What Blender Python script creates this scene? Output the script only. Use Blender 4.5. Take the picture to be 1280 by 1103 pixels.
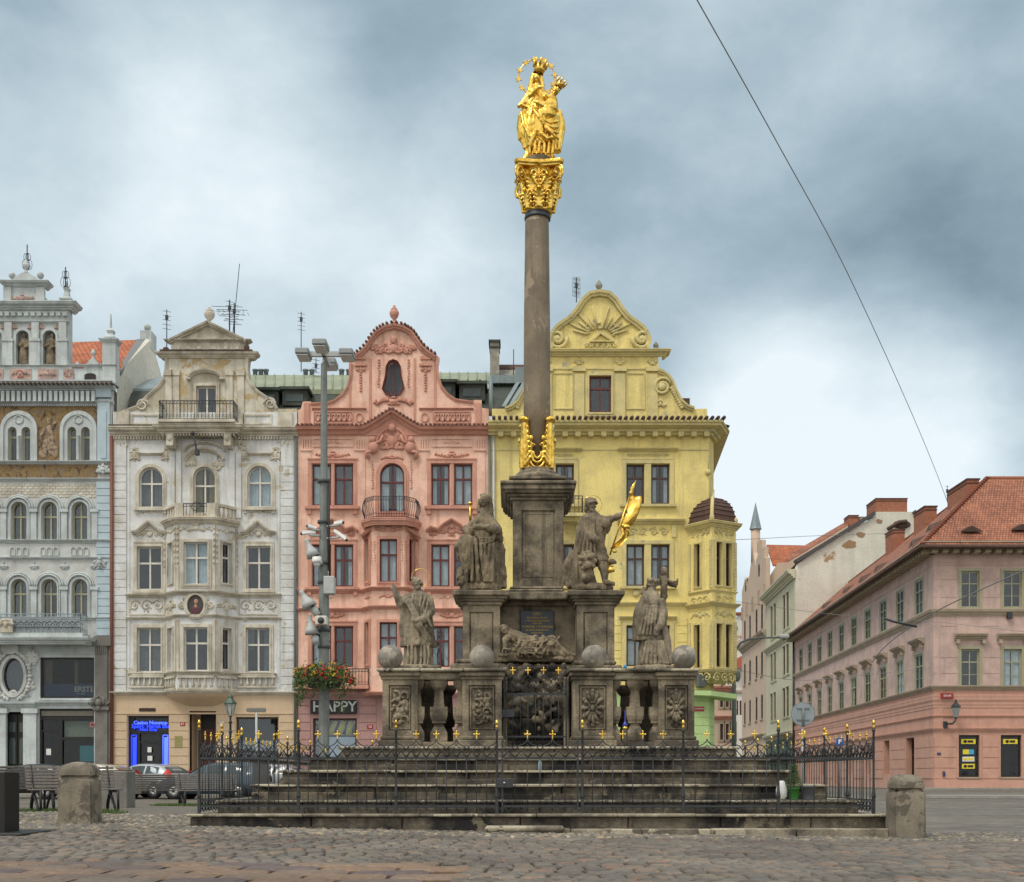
import bpy, bmesh, math, random
import numpy as np
from math import sin, cos, pi, radians, sqrt, atan2, hypot
from mathutils import Vector, Matrix, noise, Euler
from mathutils.geometry import delaunay_2d_cdt
random.seed(7)
for o in list(bpy.data.objects): bpy.data.objects.remove(o)
SC = bpy.context.scene; COL = SC.collection
# ---------------------------------------------------------------- camera
EYE, FP, HZ = 0.9, 1525.0, 972.0
cd = bpy.data.cameras.new('camera'); cam = bpy.data.objects.new('camera', cd); COL.objects.link(cam)
cam.location = (0, 0, EYE); cam.rotation_euler = (radians(90), 0, 0)
cd.sensor_width = 36; cd.sensor_fit = 'HORIZONTAL'; cd.lens = FP/1280*36
cd.shift_y = (HZ-551.5)/1280; cd.clip_end = 4000; cd.clip_start = .1
SC.camera = cam
SC.render.resolution_x, SC.render.resolution_y = 1024, 882
# ---------------------------------------------------------------- world: overcast sky
SUN_EL, SUN_AZ = 56, 222      # degrees; azimuth clockwise from +Y: behind the camera, to its left
W = bpy.data.worlds.new('World'); SC.world = W; W.use_nodes = True
nt = W.node_tree; N = nt.nodes; L = nt.links; N.clear()
def nd(t, **k):
 n = N.new(t)
 for a, b in k.items(): setattr(n, a, b)
 return n
out = nd('ShaderNodeOutputWorld'); bg = nd('ShaderNodeBackground'); L.new(bg.outputs[0], out.inputs[0])
sky = nd('ShaderNodeTexSky', sky_type='NISHITA', sun_disc=False, sun_elevation=radians(SUN_EL), sun_rotation=radians(SUN_AZ))
tc = nd('ShaderNodeTexCoord')
def wmath(op, a, b=None, clamp=False):
 m = nd('ShaderNodeMath', operation=op, use_clamp=clamp)
 for i, v in enumerate((a, b)):
  if v is None: continue
  if isinstance(v, (int, float)): m.inputs[i].default_value = v
  else: L.new(v, m.inputs[i])
 return m.outputs[0]
def wnoise(scale, det, rough, dist, msc, loc=(0, 0, 0)):
 mp = nd('ShaderNodeMapping'); mp.inputs['Scale'].default_value = msc; mp.inputs['Location'].default_value = loc
 L.new(tc.outputs['Generated'], mp.inputs['Vector'])
 n = nd('ShaderNodeTexNoise'); n.inputs['Scale'].default_value = scale; n.inputs['Detail'].default_value = det
 n.inputs['Roughness'].default_value = rough; n.inputs['Distortion'].default_value = dist
 L.new(mp.outputs[0], n.inputs['Vector']); return n.outputs['Fac']
n1 = wnoise(3.2, 7, .52, .15, (1, 1, 2.0), (3.1, 0, .4)); n2 = wnoise(6.0, 10, .60, .15, (1, 1, 1.6), (1, 5, 2))
lum = wmath('MULTIPLY', wmath('SUBTRACT', n1, .5), .55)
lum = wmath('ADD', lum, wmath('MULTIPLY', wmath('SUBTRACT', n2, .5), .52))
lum = wmath('ADD', lum, .565)
def blob(px, py, rad, amp, stretch=1.0):
 global lum
 d = Vector((px-640, FP, HZ-py)).normalized()
 dp = nd('ShaderNodeVectorMath', operation='DOT_PRODUCT'); dp.inputs[1].default_value = d
 L.new(tc.outputs['Generated'], dp.inputs[0])
 mr = nd('ShaderNodeMapRange', interpolation_type='SMOOTHSTEP'); mr.inputs[1].default_value = cos(rad/FP)
 mr.inputs[2].default_value = 1.0; mr.inputs[3].default_value = 0; mr.inputs[4].default_value = amp
 L.new(dp.outputs['Value'], mr.inputs[0]); lum = wmath('ADD', lum, mr.outputs[0])
for b in [(120, 110, 330, .16), (330, 420, 400, .24), (110, 370, 220, -.06), (1040, 590, 260, .44), (1240, 600, 220, .22), (1130, 430, 300, -.18), (1180, 230, 360, .10),
          (1290, 330, 300, -.08), (930, 520, 160, .12), (1150, 60, 330, -.02), (560, 160, 330, .02), (-20, 260, 220, -.08), (0, 10, 160, -.10)]:
 blob(*b)
cr = nd('ShaderNodeValToRGB'); L.new(lum, cr.inputs[0]); el = cr.color_ramp.elements
el[0].position = .05; el[0].color = (.10, .155, .205, 1); el[1].position = .97; el[1].color = (.76, .84, .88, 1)
for p, c in ((.33, (.19, .265, .315)), (.55, (.325, .43, .49)), (.75, (.52, .62, .675))):
 e = el.new(p); e.color = (*c, 1)
# overcast vault: the cloud deck is brighter high up and on the sun's side
sx = nd('ShaderNodeSeparateXYZ'); L.new(tc.outputs['Generated'], sx.inputs[0])
up = nd('ShaderNodeMapRange', interpolation_type='SMOOTHSTEP'); up.inputs[1].default_value = .55; up.inputs[2].default_value = .95; up.inputs[3].default_value = 1; up.inputs[4].default_value = 2.5
L.new(sx.outputs['Z'], up.inputs[0])
bk = nd('ShaderNodeMapRange', interpolation_type='SMOOTHSTEP'); bk.inputs[1].default_value = .35; bk.inputs[2].default_value = -.5; bk.inputs[3].default_value = 1; bk.inputs[4].default_value = 1.45
L.new(sx.outputs['Y'], bk.inputs[0])
gain = wmath('MULTIPLY', up.outputs[0], bk.outputs[0])
vm = nd('ShaderNodeVectorMath', operation='SCALE'); L.new(cr.outputs[0], vm.inputs[0]); L.new(gain, vm.inputs['Scale'])
nf = wmath('MAXIMUM', wmath('MULTIPLY', wmath('SUBTRACT', up.outputs[0], 1), .5), wmath('MULTIPLY', wmath('SUBTRACT', bk.outputs[0], 1), 1.6))
wm = nd('ShaderNodeMix', data_type='RGBA'); L.new(nf, wm.inputs[0]); L.new(vm.outputs[0], wm.inputs[6]); wm.inputs[7].default_value = (1.15, 1.07, .97, 1)
sv = nd('ShaderNodeVectorMath', operation='SCALE'); L.new(sky.outputs[0], sv.inputs[0]); sv.inputs['Scale'].default_value = .1
mx = nd('ShaderNodeMix', data_type='RGBA'); mx.inputs[0].default_value = .93
L.new(sv.outputs[0], mx.inputs[6]); L.new(wm.outputs[2], mx.inputs[7]); L.new(mx.outputs[2], bg.inputs[0]); bg.inputs[1].default_value = 1.0
sd = bpy.data.lights.new('sun', 'SUN'); sd.energy = 1.5; sd.angle = radians(14); sd.color = (1, .93, .82)
sun = bpy.data.objects.new('sun', sd); COL.objects.link(sun)
sdir = Vector((sin(radians(SUN_AZ))*cos(radians(SUN_EL)), cos(radians(SUN_AZ))*cos(radians(SUN_EL)), sin(radians(SUN_EL))))
sun.rotation_euler = sdir.to_track_quat('Z', 'Y').to_euler(); sun.location = sdir*50
SC.view_settings.view_transform = 'Standard'; SC.view_settings.look = 'None'; SC.view_settings.gamma = 1
SC.view_settings.exposure = 0.22
SC.render.engine = 'CYCLES'
# ---------------------------------------------------------------- helpers
def tag(o, label=None, cat=None, group=None, kind=None):
 for k, v in (('label', label), ('category', cat), ('group', group), ('kind', kind)):
  if v: o[k] = v
 return o
WO = {}
def empty(name, loc=(0, 0, 0), label=None, cat=None, group=None, parent=None):
 o = bpy.data.objects.new(name, None); COL.objects.link(o); o.empty_display_size = .2
 WO[o.name] = Vector(loc)
 if parent: o.parent = parent; o.location = Vector(loc)-WO[parent.name]
 else: o.location = loc
 return tag(o, label, cat, group)
def copy_tree(o, parent=None):
 c = o.copy(); COL.objects.link(c)
 if parent: c.parent = parent
 for ch in list(o.children): copy_tree(ch, c)
 return c
def pip(x, y, poly):
 r = False; n = len(poly); j = n-1
 for i in range(n):
  xi, yi = poly[i]; xj, yj = poly[j]
  if (yi > y) != (yj > y) and x < (xj-xi)*(y-yi)/(yj-yi)+xi: r = not r
  j = i
 return r
def dedupe(p):
 r = []
 for q in p:
  if not r or hypot(q[0]-r[-1][0], q[1]-r[-1][1]) > 1e-4: r.append(tuple(q))
 if hypot(r[0][0]-r[-1][0], r[0][1]-r[-1][1]) < 1e-4: r.pop()
 return r
class MB:
 def __init__(s, M=None): s.v = []; s.f = []; s.sm = []; s.M = M or Matrix.Identity(4)
 def add(s, vs, fs, smooth=False):
  b = len(s.v); M = s.M
  s.v += [M @ Vector(v) for v in vs]; s.f += [tuple(i+b for i in f) for f in fs]; s.sm += [smooth]*len(fs)
  return s
 def box(s, x0, x1, y0, y1, z0, z1, R=None, c=None):
  vs = [Vector((x, y, z)) for z in (z0, z1) for y in (y0, y1) for x in (x0, x1)]
  if R is not None:
   c = Vector(c); vs = [R @ v + c for v in vs]
  return s.add(vs, [(0, 2, 3, 1), (4, 5, 7, 6), (0, 1, 5, 4), (2, 6, 7, 3), (0, 4, 6, 2), (1, 3, 7, 5)])
 def bbox(s, x0, x1, y0, y1, z0, z1, b=.02):   # box with chamfered edges
  vs = []; xs = ((x0, x0+b), (x1, x1-b)); ys = ((y0, y0+b), (y1, y1-b)); zs = ((z0, z0+b), (z1, z1-b))
  def cidx(i, j, k, a): return ((i*2+j)*2+k)*3+a
  for i in (0, 1):
   for j in (0, 1):
    for k in (0, 1):
     vs += [(xs[i][0], ys[j][1], zs[k][1]), (xs[i][1], ys[j][0], zs[k][1]), (xs[i][1], ys[j][1], zs[k][0])]
  fs = []
  for a in (0, 1):
   fs.append([cidx(a, 0, 0, 0), cidx(a, 0, 1, 0), cidx(a, 1, 1, 0), cidx(a, 1, 0, 0)])
   fs.append([cidx(0, a, 0, 1), cidx(1, a, 0, 1), cidx(1, a, 1, 1), cidx(0, a, 1, 1)])
   fs.append([cidx(0, 0, a, 2), cidx(0, 1, a, 2), cidx(1, 1, a, 2), cidx(1, 0, a, 2)])
  for a in (0, 1):
   for c in (0, 1):
    fs.append([cidx(a, c, 0, 0), cidx(a, c, 1, 0), cidx(a, c, 1, 1), cidx(a, c, 0, 1)])
    fs.append([cidx(a, 0, c, 0), cidx(a, 1, c, 0), cidx(a, 1, c, 2), cidx(a, 0, c, 2)])
    fs.append([cidx(0, a, c, 1), cidx(1, a, c, 1), cidx(1, a, c, 2), cidx(0, a, c, 2)])
  for i in (0, 1):
   for j in (0, 1):
    for k in (0, 1): fs.append([cidx(i, j, k, 0), cidx(i, j, k, 1), cidx(i, j, k, 2)])
  return s.add(vs, fs)
 def tube(s, pts, r, n=6, closed=False, smooth=True, flat=None):
  pts = [Vector(p) for p in pts]; m = len(pts); rs = r if isinstance(r, (list, tuple)) else [r]*m
  vs = []; fs = []; pn = None
  for i, p in enumerate(pts):
   a = pts[(i-1) % m] if (closed or i) else p; b = pts[(i+1) % m] if (closed or i < m-1) else p
   t = (b-a); t = t.normalized() if t.length > 1e-9 else Vector((0, 0, 1))
   if pn is None: pn = Vector((0, 1, 0)) if abs(t.y) < .9 else Vector((1, 0, 0))
   u = (pn - t*pn.dot(t)); u = u.normalized() if u.length > 1e-6 else t.orthogonal().normalized(); pn = u; w = t.cross(u)
   for k in range(n):
    th = 2*pi*k/n + pi/n; vs.append(p + (u*cos(th)*(flat or 1) + w*sin(th))*rs[i])
  for i in range(m if closed else m-1):
   j = (i+1) % m
   for k in range(n): fs.append((i*n+k, i*n+(k+1) % n, j*n+(k+1) % n, j*n+k))
  if not closed: fs += [tuple(range(n))[::-1], tuple((m-1)*n+k for k in range(n))]
  return s.add(vs, fs, smooth)
 def lathe(s, prof, c=(0, 0, 0), n=20, smooth=True, sx=1, sy=1, rot=0, cap=True, fn=None):
  vs = []; fs = []; m = len(prof)
  for r, z in prof:
   for k in range(n):
    th = 2*pi*k/n+rot; rr = r*(fn(th, z) if fn else 1)
    vs.append((c[0]+rr*cos(th)*sx, c[1]+rr*sin(th)*sy, c[2]+z))
  for i in range(m-1):
   for k in range(n): fs.append((i*n+k, i*n+(k+1) % n, (i+1)*n+(k+1) % n, (i+1)*n+k))
  if cap: fs += [tuple(range(n))[::-1], tuple((m-1)*n+k for k in range(n))]
  return s.add(vs, fs, smooth)
 def sqlathe(s, prof, c, sx=1, sy=1):   # square section profile, r = half width
  return s.lathe([(r*sqrt(2), z) for r, z in prof], c, n=4, smooth=False, sx=sx, sy=sy, rot=pi/4)
 def ell(s, c, r, n=12, m=8, R=None, smooth=True):
  if isinstance(r, (int, float)): r = (r, r, r)
  c = Vector(c); vs = []; fs = []
  for i in range(1, m):
   ph = pi*i/m
   for k in range(n):
    th = 2*pi*k/n; v = Vector((r[0]*sin(ph)*cos(th), r[1]*sin(ph)*sin(th), r[2]*cos(ph)))
    vs.append((R @ v if R is not None else v)+c)
  t = Vector((0, 0, r[2])); t = R @ t if R is not None else t
  vs += [c+t, c-t]; a = len(vs)-2
  for i in range(m-2):
   for k in range(n): fs.append((i*n+k, (i+1)*n+k, (i+1)*n+(k+1) % n, i*n+(k+1) % n))
  for k in range(n): fs += [(a, k, (k+1) % n), (a+1, (m-2)*n+(k+1) % n, (m-2)*n+k)]
  return s.add(vs, fs, smooth)
 def cap(s, p0, r0, p1, r1, n=12):
  s.tube([p0, p1], [r0, r1], n); s.ell(p0, r0, n, 7); s.ell(p1, r1, n, 7); return s
 def limb(s, pts, rs, n=12):
  for i in range(len(pts)-1): s.cap(pts[i], rs[i], pts[i+1], rs[i+1], n)
  return s
 def plate(s, outer, holes=(), y0=0., y1=.3, back=True, front=True):
  loops = [dedupe(outer)]+[dedupe(h) for h in holes]
  pts = []; ed = []
  for lp in loops:
   b = len(pts); pts += [Vector(p) for p in lp]; k = len(lp); ed += [(b+i, b+(i+1) % k) for i in range(k)]
  r = delaunay_2d_cdt(pts, ed, [], 0, 1e-5); vo, fo = r[0], r[2]
  keep = []
  for f in fo:
   cx = sum(vo[i][0] for i in f)/len(f); cy = sum(vo[i][1] for i in f)/len(f)
   if pip(cx, cy, loops[0]) and not any(pip(cx, cy, h) for h in loops[1:]): keep.append(tuple(f))
  nv = len(vo)
  if front: s.add([(p[0], y0, p[1]) for p in vo], keep)
  if back: s.add([(p[0], y1, p[1]) for p in vo], [f[::-1] for f in keep])
  for lp in loops:
   k = len(lp); s.add([(p[0], y0, p[1]) for p in lp]+[(p[0], y1, p[1]) for p in lp], [(i, (i+1) % k, k+(i+1) % k, k+i) for i in range(k)])
  return s
 def sweep(s, path, prof, plane='xy', closed=False, cap=True, smooth=False):
  """prof: closed list of (a = out along the path's left normal, b = third axis)."""
  n = len(path); P = [Vector(p[:2]) for p in path]; base = [p[2] if len(p) > 2 else 0 for p in path]; vs = []; m = len(prof)
  for i in range(n):
   if closed: a, b = P[(i-1) % n], P[(i+1) % n]; d0 = (P[i]-a).normalized(); d1 = (b-P[i]).normalized()
   else:
    d0 = (P[i]-P[i-1]).normalized() if i else (P[1]-P[0]).normalized(); d1 = (P[i+1]-P[i]).normalized() if i < n-1 else d0
   n0 = Vector((-d0.y, d0.x)); n1 = Vector((-d1.y, d1.x)); q = n0+n1
   q = q/max(q.dot(n0), .35) if q.length > 1e-6 else n0
   for (u, w) in prof:
    v = P[i]+q*u
    vs.append((v.x, v.y, base[i]+w) if plane == 'xy' else (v.x, -w, v.y))
  fs = []
  for i in range(n if closed else n-1):
   j = (i+1) % n
   for k in range(m): fs.append((i*m+k, i*m+(k+1) % m, j*m+(k+1) % m, j*m+k))
  if cap and not closed: fs += [tuple(range(m)), tuple((n-1)*m+k for k in range(m))[::-1]]
  return s.add(vs, fs, smooth)
 def build(s, name, mat, parent=None, origin=None, fix=True):
  po = WO[parent.name] if parent else Vector((0, 0, 0))
  o0 = Vector(origin) if origin is not None else (po if parent else Vector((0, 0, 0)))
  me = bpy.data.meshes.new(name); me.from_pydata([v-o0 for v in s.v], [], s.f)
  me.polygons.foreach_set('use_smooth', s.sm)
  if fix:
   bm = bmesh.new(); bm.from_mesh(me); bmesh.ops.recalc_face_normals(bm, faces=bm.faces); bm.to_mesh(me); bm.free()
  me.update()
  if mat: me.materials.append(mat)
  o = bpy.data.objects.new(name, me); COL.objects.link(o); o.location = o0-po if parent else o0
  if parent: o.parent = parent
  WO[o.name] = o0
  return o
def remeshed(mb, name, mat, parent=None, origin=None, vox=.014, smooth=2, fold=None):
 me = bpy.data.meshes.new('tmp'); me.from_pydata(mb.v, [], mb.f)
 bm = bmesh.new(); bm.from_mesh(me); bmesh.ops.recalc_face_normals(bm, faces=bm.faces); bm.to_mesh(me); bm.free()
 t = bpy.data.objects.new('tmp', me); COL.objects.link(t)
 m = t.modifiers.new('r', 'REMESH'); m.mode = 'VOXEL'; m.voxel_size = vox
 if smooth: m2 = t.modifiers.new('s', 'SMOOTH'); m2.iterations = smooth; m2.factor = .5
 dg = bpy.context.evaluated_depsgraph_get(); dg.update()
 r = bpy.data.meshes.new_from_object(t.evaluated_get(dg)); bpy.data.objects.remove(t)
 if fold:
  q = [(v.co.copy(), v.normal.copy()) for v in r.vertices]; r.vertices.foreach_set('co', [x for c, n in q for x in c+n*fold(c, n)]); r.update()
 po = WO[parent.name] if parent else Vector((0, 0, 0)); o0 = Vector(origin) if origin is not None else po
 r.transform(Matrix.Translation(-o0)); r.polygons.foreach_set('use_smooth', [True]*len(r.polygons)); r.materials.clear(); r.materials.append(mat); r.name = name
 o = bpy.data.objects.new(name, r); COL.objects.link(o); o.location = o0-po if parent else o0
 if parent: o.parent = parent
 WO[o.name] = o0
 return o
def textobj(body, size, mat, parent, origin, name='lettering', M=None, ext=.008, align='CENTER', bold=0.0):
 c = bpy.data.curves.new('t', 'FONT'); c.body = body; c.size = size; c.align_x = align; c.align_y = 'CENTER'; c.extrude = ext; c.offset = bold; c.resolution_u = 3
 t = bpy.data.objects.new('t', c); COL.objects.link(t)
 dg = bpy.context.evaluated_depsgraph_get(); dg.update()
 me = bpy.data.meshes.new_from_object(t.evaluated_get(dg)); bpy.data.objects.remove(t)
 me.transform(Matrix.Rotation(pi/2, 4, 'X'))
 if M is not None: me.transform(M)
 me.materials.clear(); me.materials.append(mat)
 o = bpy.data.objects.new(name, me); COL.objects.link(o); o.parent = parent; o.location = Vector(origin)-WO[parent.name]; WO[o.name] = Vector(origin)
 return o
# ---------------------------------------------------------------- materials
def newmat(name):
 m = bpy.data.materials.new(name); m.use_nodes = True; n = m.node_tree; n.nodes.clear()
 o = n.nodes.new('ShaderNodeOutputMaterial'); b = n.nodes.new('ShaderNodeBsdfPrincipled'); n.links.new(b.outputs[0], o.inputs[0])
 return m, n, b
def texnoise(n, coord, scale, det=5, rough=.55, msc=(1, 1, 1), dist=0):
 mp = n.nodes.new('ShaderNodeMapping'); mp.inputs['Scale'].default_value = msc; n.links.new(coord, mp.inputs['Vector'])
 t = n.nodes.new('ShaderNodeTexNoise'); t.inputs['Scale'].default_value = scale; t.inputs['Detail'].default_value = det; t.inputs['Roughness'].default_value = rough; t.inputs['Distortion'].default_value = dist
 n.links.new(mp.outputs[0], t.inputs['Vector']); return t.outputs['Fac']
def ramp(n, fac, stops):
 r = n.nodes.new('ShaderNodeValToRGB'); n.links.new(fac, r.inputs[0]); e = r.color_ramp.elements
 e[0].position, e[0].color = stops[0][0], (*stops[0][1], 1); e[1].position, e[1].color = stops[-1][0], (*stops[-1][1], 1)
 for p, c in stops[1:-1]: k = e.new(p); k.color = (*c, 1)
 return r.outputs[0]
def mixc(n, fac, a, b, mode='MIX'):
 m = n.nodes.new('ShaderNodeMix'); m.data_type = 'RGBA'; m.blend_type = mode
 for i, v in ((0, fac), (6, a), (7, b)):
  if isinstance(v, (int, float)): m.inputs[i].default_value = v
  elif isinstance(v, tuple): m.inputs[i].default_value = (*v, 1)
  else: n.links.new(v, m.inputs[i])
 return m.outputs[2]
def bumpn(n, b, fac, strength, dist=.02):
 u = n.nodes.new('ShaderNodeBump'); u.inputs['Strength'].default_value = strength; u.inputs['Distance'].default_value = dist
 n.links.new(fac, u.inputs['Height']); n.links.new(u.outputs[0], b.inputs['Normal'])
def coordof(n):
 return n.nodes.new('ShaderNodeNewGeometry').outputs['Position']
def k3(c, k): return tuple(min(1, x*k) for x in c)
def stain_mat(name, col, dark, patch=None, amt=.5, streak=.5, scale=1.0, rough=.85, bump=.25, patchamt=.62, fine=14):
 m, n, b = newmat(name); P = coordof(n)
 a = texnoise(n, P, .8*scale, 6, .6); c1 = mixc(n, ramp(n, a, [(.42, (0, 0, 0)), (.60, (amt, amt, amt))]), col, dark)
 s = texnoise(n, P, 1.6*scale, 5, .6, (1.6, 1.6, .16)); c2 = mixc(n, ramp(n, s, [(.52, (0, 0, 0)), (.72, (streak, streak, streak))]), c1, k3(dark, .9))
 if patch:
  p = texnoise(n, P, 1.1*scale, 7, .68, (1, 1, 1.1), .4); c2 = mixc(n, ramp(n, p, [(patchamt-.06, (0, 0, 0)), (patchamt-.035, (1, 1, 1))]), c2, patch)
 f = texnoise(n, P, fine*scale, 6, .7); q = (.62, 1.28) if bump > .28 else (.82, 1.12); c3 = mixc(n, 1.0, c2, ramp(n, f, [(.3, (q[0],)*3), (.7, (q[1],)*3)]), 'MULTIPLY')
 n.links.new(c3, b.inputs['Base Color']); b.inputs['Roughness'].default_value = rough
 bumpn(n, b, f, bump, .03); return m
def plain(name, col, rough=.6, metal=0.0, var=.12, scale=6, bump=.05, emit=None, es=1):
 m, n, b = newmat(name); P = coordof(n); f = texnoise(n, P, scale, 5, .6)
 c = mixc(n, 1.0, tuple(col), ramp(n, f, [(.3, (1-var,)*3), (.7, (1+var,)*3)]), 'MULTIPLY')
 n.links.new(c, b.inputs['Base Color']); b.inputs['Roughness'].default_value = rough; b.inputs['Metallic'].default_value = metal
 if bump: bumpn(n, b, f, bump)
 if emit: b.inputs['Emission Color'].default_value = (*emit, 1); b.inputs['Emission Strength'].default_value = es
 return m
def glass(name, tint=(.45, .5, .52), fac=.25, rough=.03):
 m, n, b = newmat(name); n.nodes.remove(b); o = [x for x in n.nodes if x.type == 'OUTPUT_MATERIAL'][0]
 t = n.nodes.new('ShaderNodeBsdfTransparent'); t.inputs[0].default_value = (*tint, 1); g = n.nodes.new('ShaderNodeBsdfGlossy'); g.inputs['Roughness'].default_value = rough; g.inputs[0].default_value = (.9, .95, 1, 1)
 mx = n.nodes.new('ShaderNodeMixShader'); mx.inputs[0].default_value = fac
 f = texnoise(n, coordof(n), .9, 3, .5); bu = n.nodes.new('ShaderNodeBump'); bu.inputs['Strength'].default_value = .12; bu.inputs['Distance'].default_value = .1; n.links.new(f, bu.inputs['Height']); n.links.new(bu.outputs[0], g.inputs['Normal'])
 n.links.new(t.outputs[0], mx.inputs[1]); n.links.new(g.outputs[0], mx.inputs[2]); n.links.new(mx.outputs[0], o.inputs[0]); return m
M_ = {}
M_['cream'] = stain_mat('cream_plaster', (.68, .70, .70), (.42, .40, .34), (.46, .41, .30), .5, .7, 1.0, patchamt=.66)
M_['creamtrim'] = stain_mat('cream_trim', (.63, .59, .49), (.30, .26, .19), None, .6, .6, 1.5)
M_['peach'] = stain_mat('peach_plaster', (.60, .46, .31), (.46, .32, .2), None, .25, .2)
M_['pink'] = stain_mat('salmon_plaster', (.83, .54, .42), (.50, .27, .19), (.70, .50, .42), .5, .7, 1.2, patchamt=.68)
M_['pinktrim'] = stain_mat('rose_trim', (.60, .31, .23), (.38, .16, .12), None, .4, .4, 1.6)
M_['mauve'] = stain_mat('mauve_plaster', (.42, .25, .23), (.30, .18, .17), None, .3, .2)
M_['yellow'] = stain_mat('yellow_plaster', (.82, .68, .25), (.52, .43, .19), (.40, .39, .32), .5, .7, 1.0, patchamt=.70)
M_['yellowtrim'] = stain_mat('yellow_trim', (.66, .56, .25), (.36, .33, .18), (.33, .32, .27), .4, .45, 1.5, patchamt=.70)
M_['green'] = stain_mat('lime_plaster', (.42, .57, .25), (.34, .5, .18), None, .2, .1)
M_['grey'] = stain_mat('grey_blue_plaster', (.60, .62, .60), (.34, .35, .33), None, .5, .5, 1.2)
M_['greytrim'] = stain_mat('pale_blue_trim', (.53, .58, .58), (.28, .29, .28), None, .4, .5, 1.6)
M_['greystone'] = stain_mat('grey_pilaster_stone', (.20, .19, .17), (.12, .11, .1), None, .5, .4, 2)
M_['rpink'] = stain_mat('dusty_pink_plaster', (.58, .42, .365), (.36, .265, .24), None, .5, .5, 1.1)
M_['rpinkbase'] = stain_mat('salmon_base_plaster', (.58, .33, .25), (.44, .25, .19), None, .45, .5, 1.1)
M_['rtrim'] = stain_mat('buff_trim', (.42, .35, .26), (.27, .22, .17), None, .4, .4, 1)
M_['mint'] = stain_mat('mint_plaster', (.54, .52, .38), (.38, .41, .3), None, .3, .3, .7)
M_['tan'] = stain_mat('tan_plaster', (.58, .44, .33), (.44, .32, .25), None, .35, .3, .7)
M_['white'] = stain_mat('white_gable_plaster', (.66, .64, .55), (.48, .45, .38), (.36, .23, .13), .4, .4, .35, patchamt=.70)
M_['dstone'] = stain_mat('sandstone', (.29, .24, .165), (.045, .038, .028), None, .85, .8, 2.2, bump=.5, fine=14)
M_['statue'] = stain_mat('statue_sandstone', (.265, .210, .135), (.09, .072, .048), None, .8, .7, 3.5, bump=.5, fine=10)
M_['saint'] = stain_mat('weathered_statue_stone', (.34, .285, .20), (.13, .108, .075), None, .8, .6, 3.5, bump=.5, fine=10)
M_['ball'] = stain_mat('grey_ball_granite', (.29, .265, .225), (.12, .105, .085), (.38, .34, .28), .8, .4, 3.5, bump=.5, patchamt=.60, fine=30)
M_['step'] = stain_mat('blackened_step_stone', (.14, .118, .085), (.012, .011, .010), (.17, .145, .10), 1.0, .9, 1.5, bump=.8, patchamt=.64, fine=12)
M_['coping'] = stain_mat('lit_step_edge', (.31, .27, .20), (.05, .044, .035), (.42, .375, .28), .9, .4, 1.4, bump=.6, patchamt=.58, fine=24)  # colour lightened so the step edges look lit; mottling is the stone's own
M_['bollard'] = stain_mat('granite_bollard', (.33, .285, .215), (.12, .105, .082), (.15, .13, .10), .6, .5, 2.5, bump=.9, patchamt=.60, fine=30)
M_['concrete'] = stain_mat('exposed_concrete', (.24, .23, .21), (.15, .145, .13), None, .5, .4, 3, bump=.5, fine=40)
M_['shaft'] = stain_mat('column_shaft_stone', (.25, .195, .125), (.10, .080, .055), (.31, .24, .16), .6, .75, 1.8, rough=.6, bump=.15, patchamt=.64, fine=24)
M_['slate'] = plain('slate_tablet', (.035, .045, .06), .5)
M_['iron'] = plain('wrought_iron', (.042, .047, .052), .55, .3, .3, 30)
M_['black'] = plain('black_metal', (.01, .01, .011), .5)
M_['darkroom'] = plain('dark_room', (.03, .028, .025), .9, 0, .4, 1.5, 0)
M_['whitef'] = plain('white_window_frame', (.62, .60, .54), .5)
M_['creamf'] = plain('olive_cream_frame', (.34, .33, .22), .5)
M_['redf'] = plain('oxblood_frame', (.105, .02, .018), .5)
M_['brownf'] = plain('dark_brown_frame', (.06, .032, .022), .5)
M_['curtain'] = plain('net_curtain', (.62, .66, .66), .9, 0, .2, 3)
M_['curtain2'] = plain('grey_drape', (.15, .155, .155), .9, 0, .25, 3)
M_['ochre'] = plain('ochre_drape', (.30, .2, .03), .9)
M_['glass'] = glass('window_glass', (.82, .86, .88), .05)
M_['glassdark'] = glass('dark_glass', (.74, .76, .76), .025)
M_['post'] = stain_mat('galvanised_post', (.21, .23, .215), (.11, .12, .115), None, .5, .5, 4, rough=.6, bump=.1)
M_['lightgrey'] = plain('pale_grey_plastic', (.42, .44, .43), .5)
M_['white_'] = plain('white_plastic', (.7, .7, .68), .4)
M_['zinc'] = stain_mat('zinc_flashing', (.22, .28, .30), (.13, .17, .19), None, .5, .5, 2, rough=.5, bump=.1)
M_['copper'] = stain_mat('green_copper_roof', (.27, .30, .19), (.17, .20, .14), None, .6, .5, 1, rough=.6, bump=.1)
M_['roofdark'] = stain_mat('dark_bitumen_roof', (.06, .075, .062), (.028, .034, .03), None, .7, .5, 1.2, bump=.3)
M_['brick'] = stain_mat('chimney_brick', (.35, .14, .08), (.25, .09, .05), None, .6, .3, 3)
M_['chimstone'] = stain_mat('rendered_chimney', (.30, .29, .25), (.16, .15, .13), (.4, .38, .33), .6, .5, 2.5)
M_['downpipe'] = plain('rust_downpipe', (.16, .055, .03), .6)
M_['zpipe'] = plain('zinc_downpipe', (.12, .14, .14), .5)
M_['redsign'] = plain('red_enamel', (.30, .018, .02), .35)
M_['bluesign'] = plain('navy_enamel', (.03, .04, .12), .35)
M_['yellowsign'] = plain('yellow_poster', (.75, .62, .03), .5)
M_['cyansign'] = plain('cyan_poster', (.05, .38, .62), .5)
M_['brass'] = plain('brass_plaque', (.30, .27, .1), .45)
M_['leaf'] = plain('leaves', (.07, .125, .03), .7, 0, .5, 40)
M_['grass'] = plain('grass_blades', (.075, .12, .03), .8, 0, .5, 20)
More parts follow.
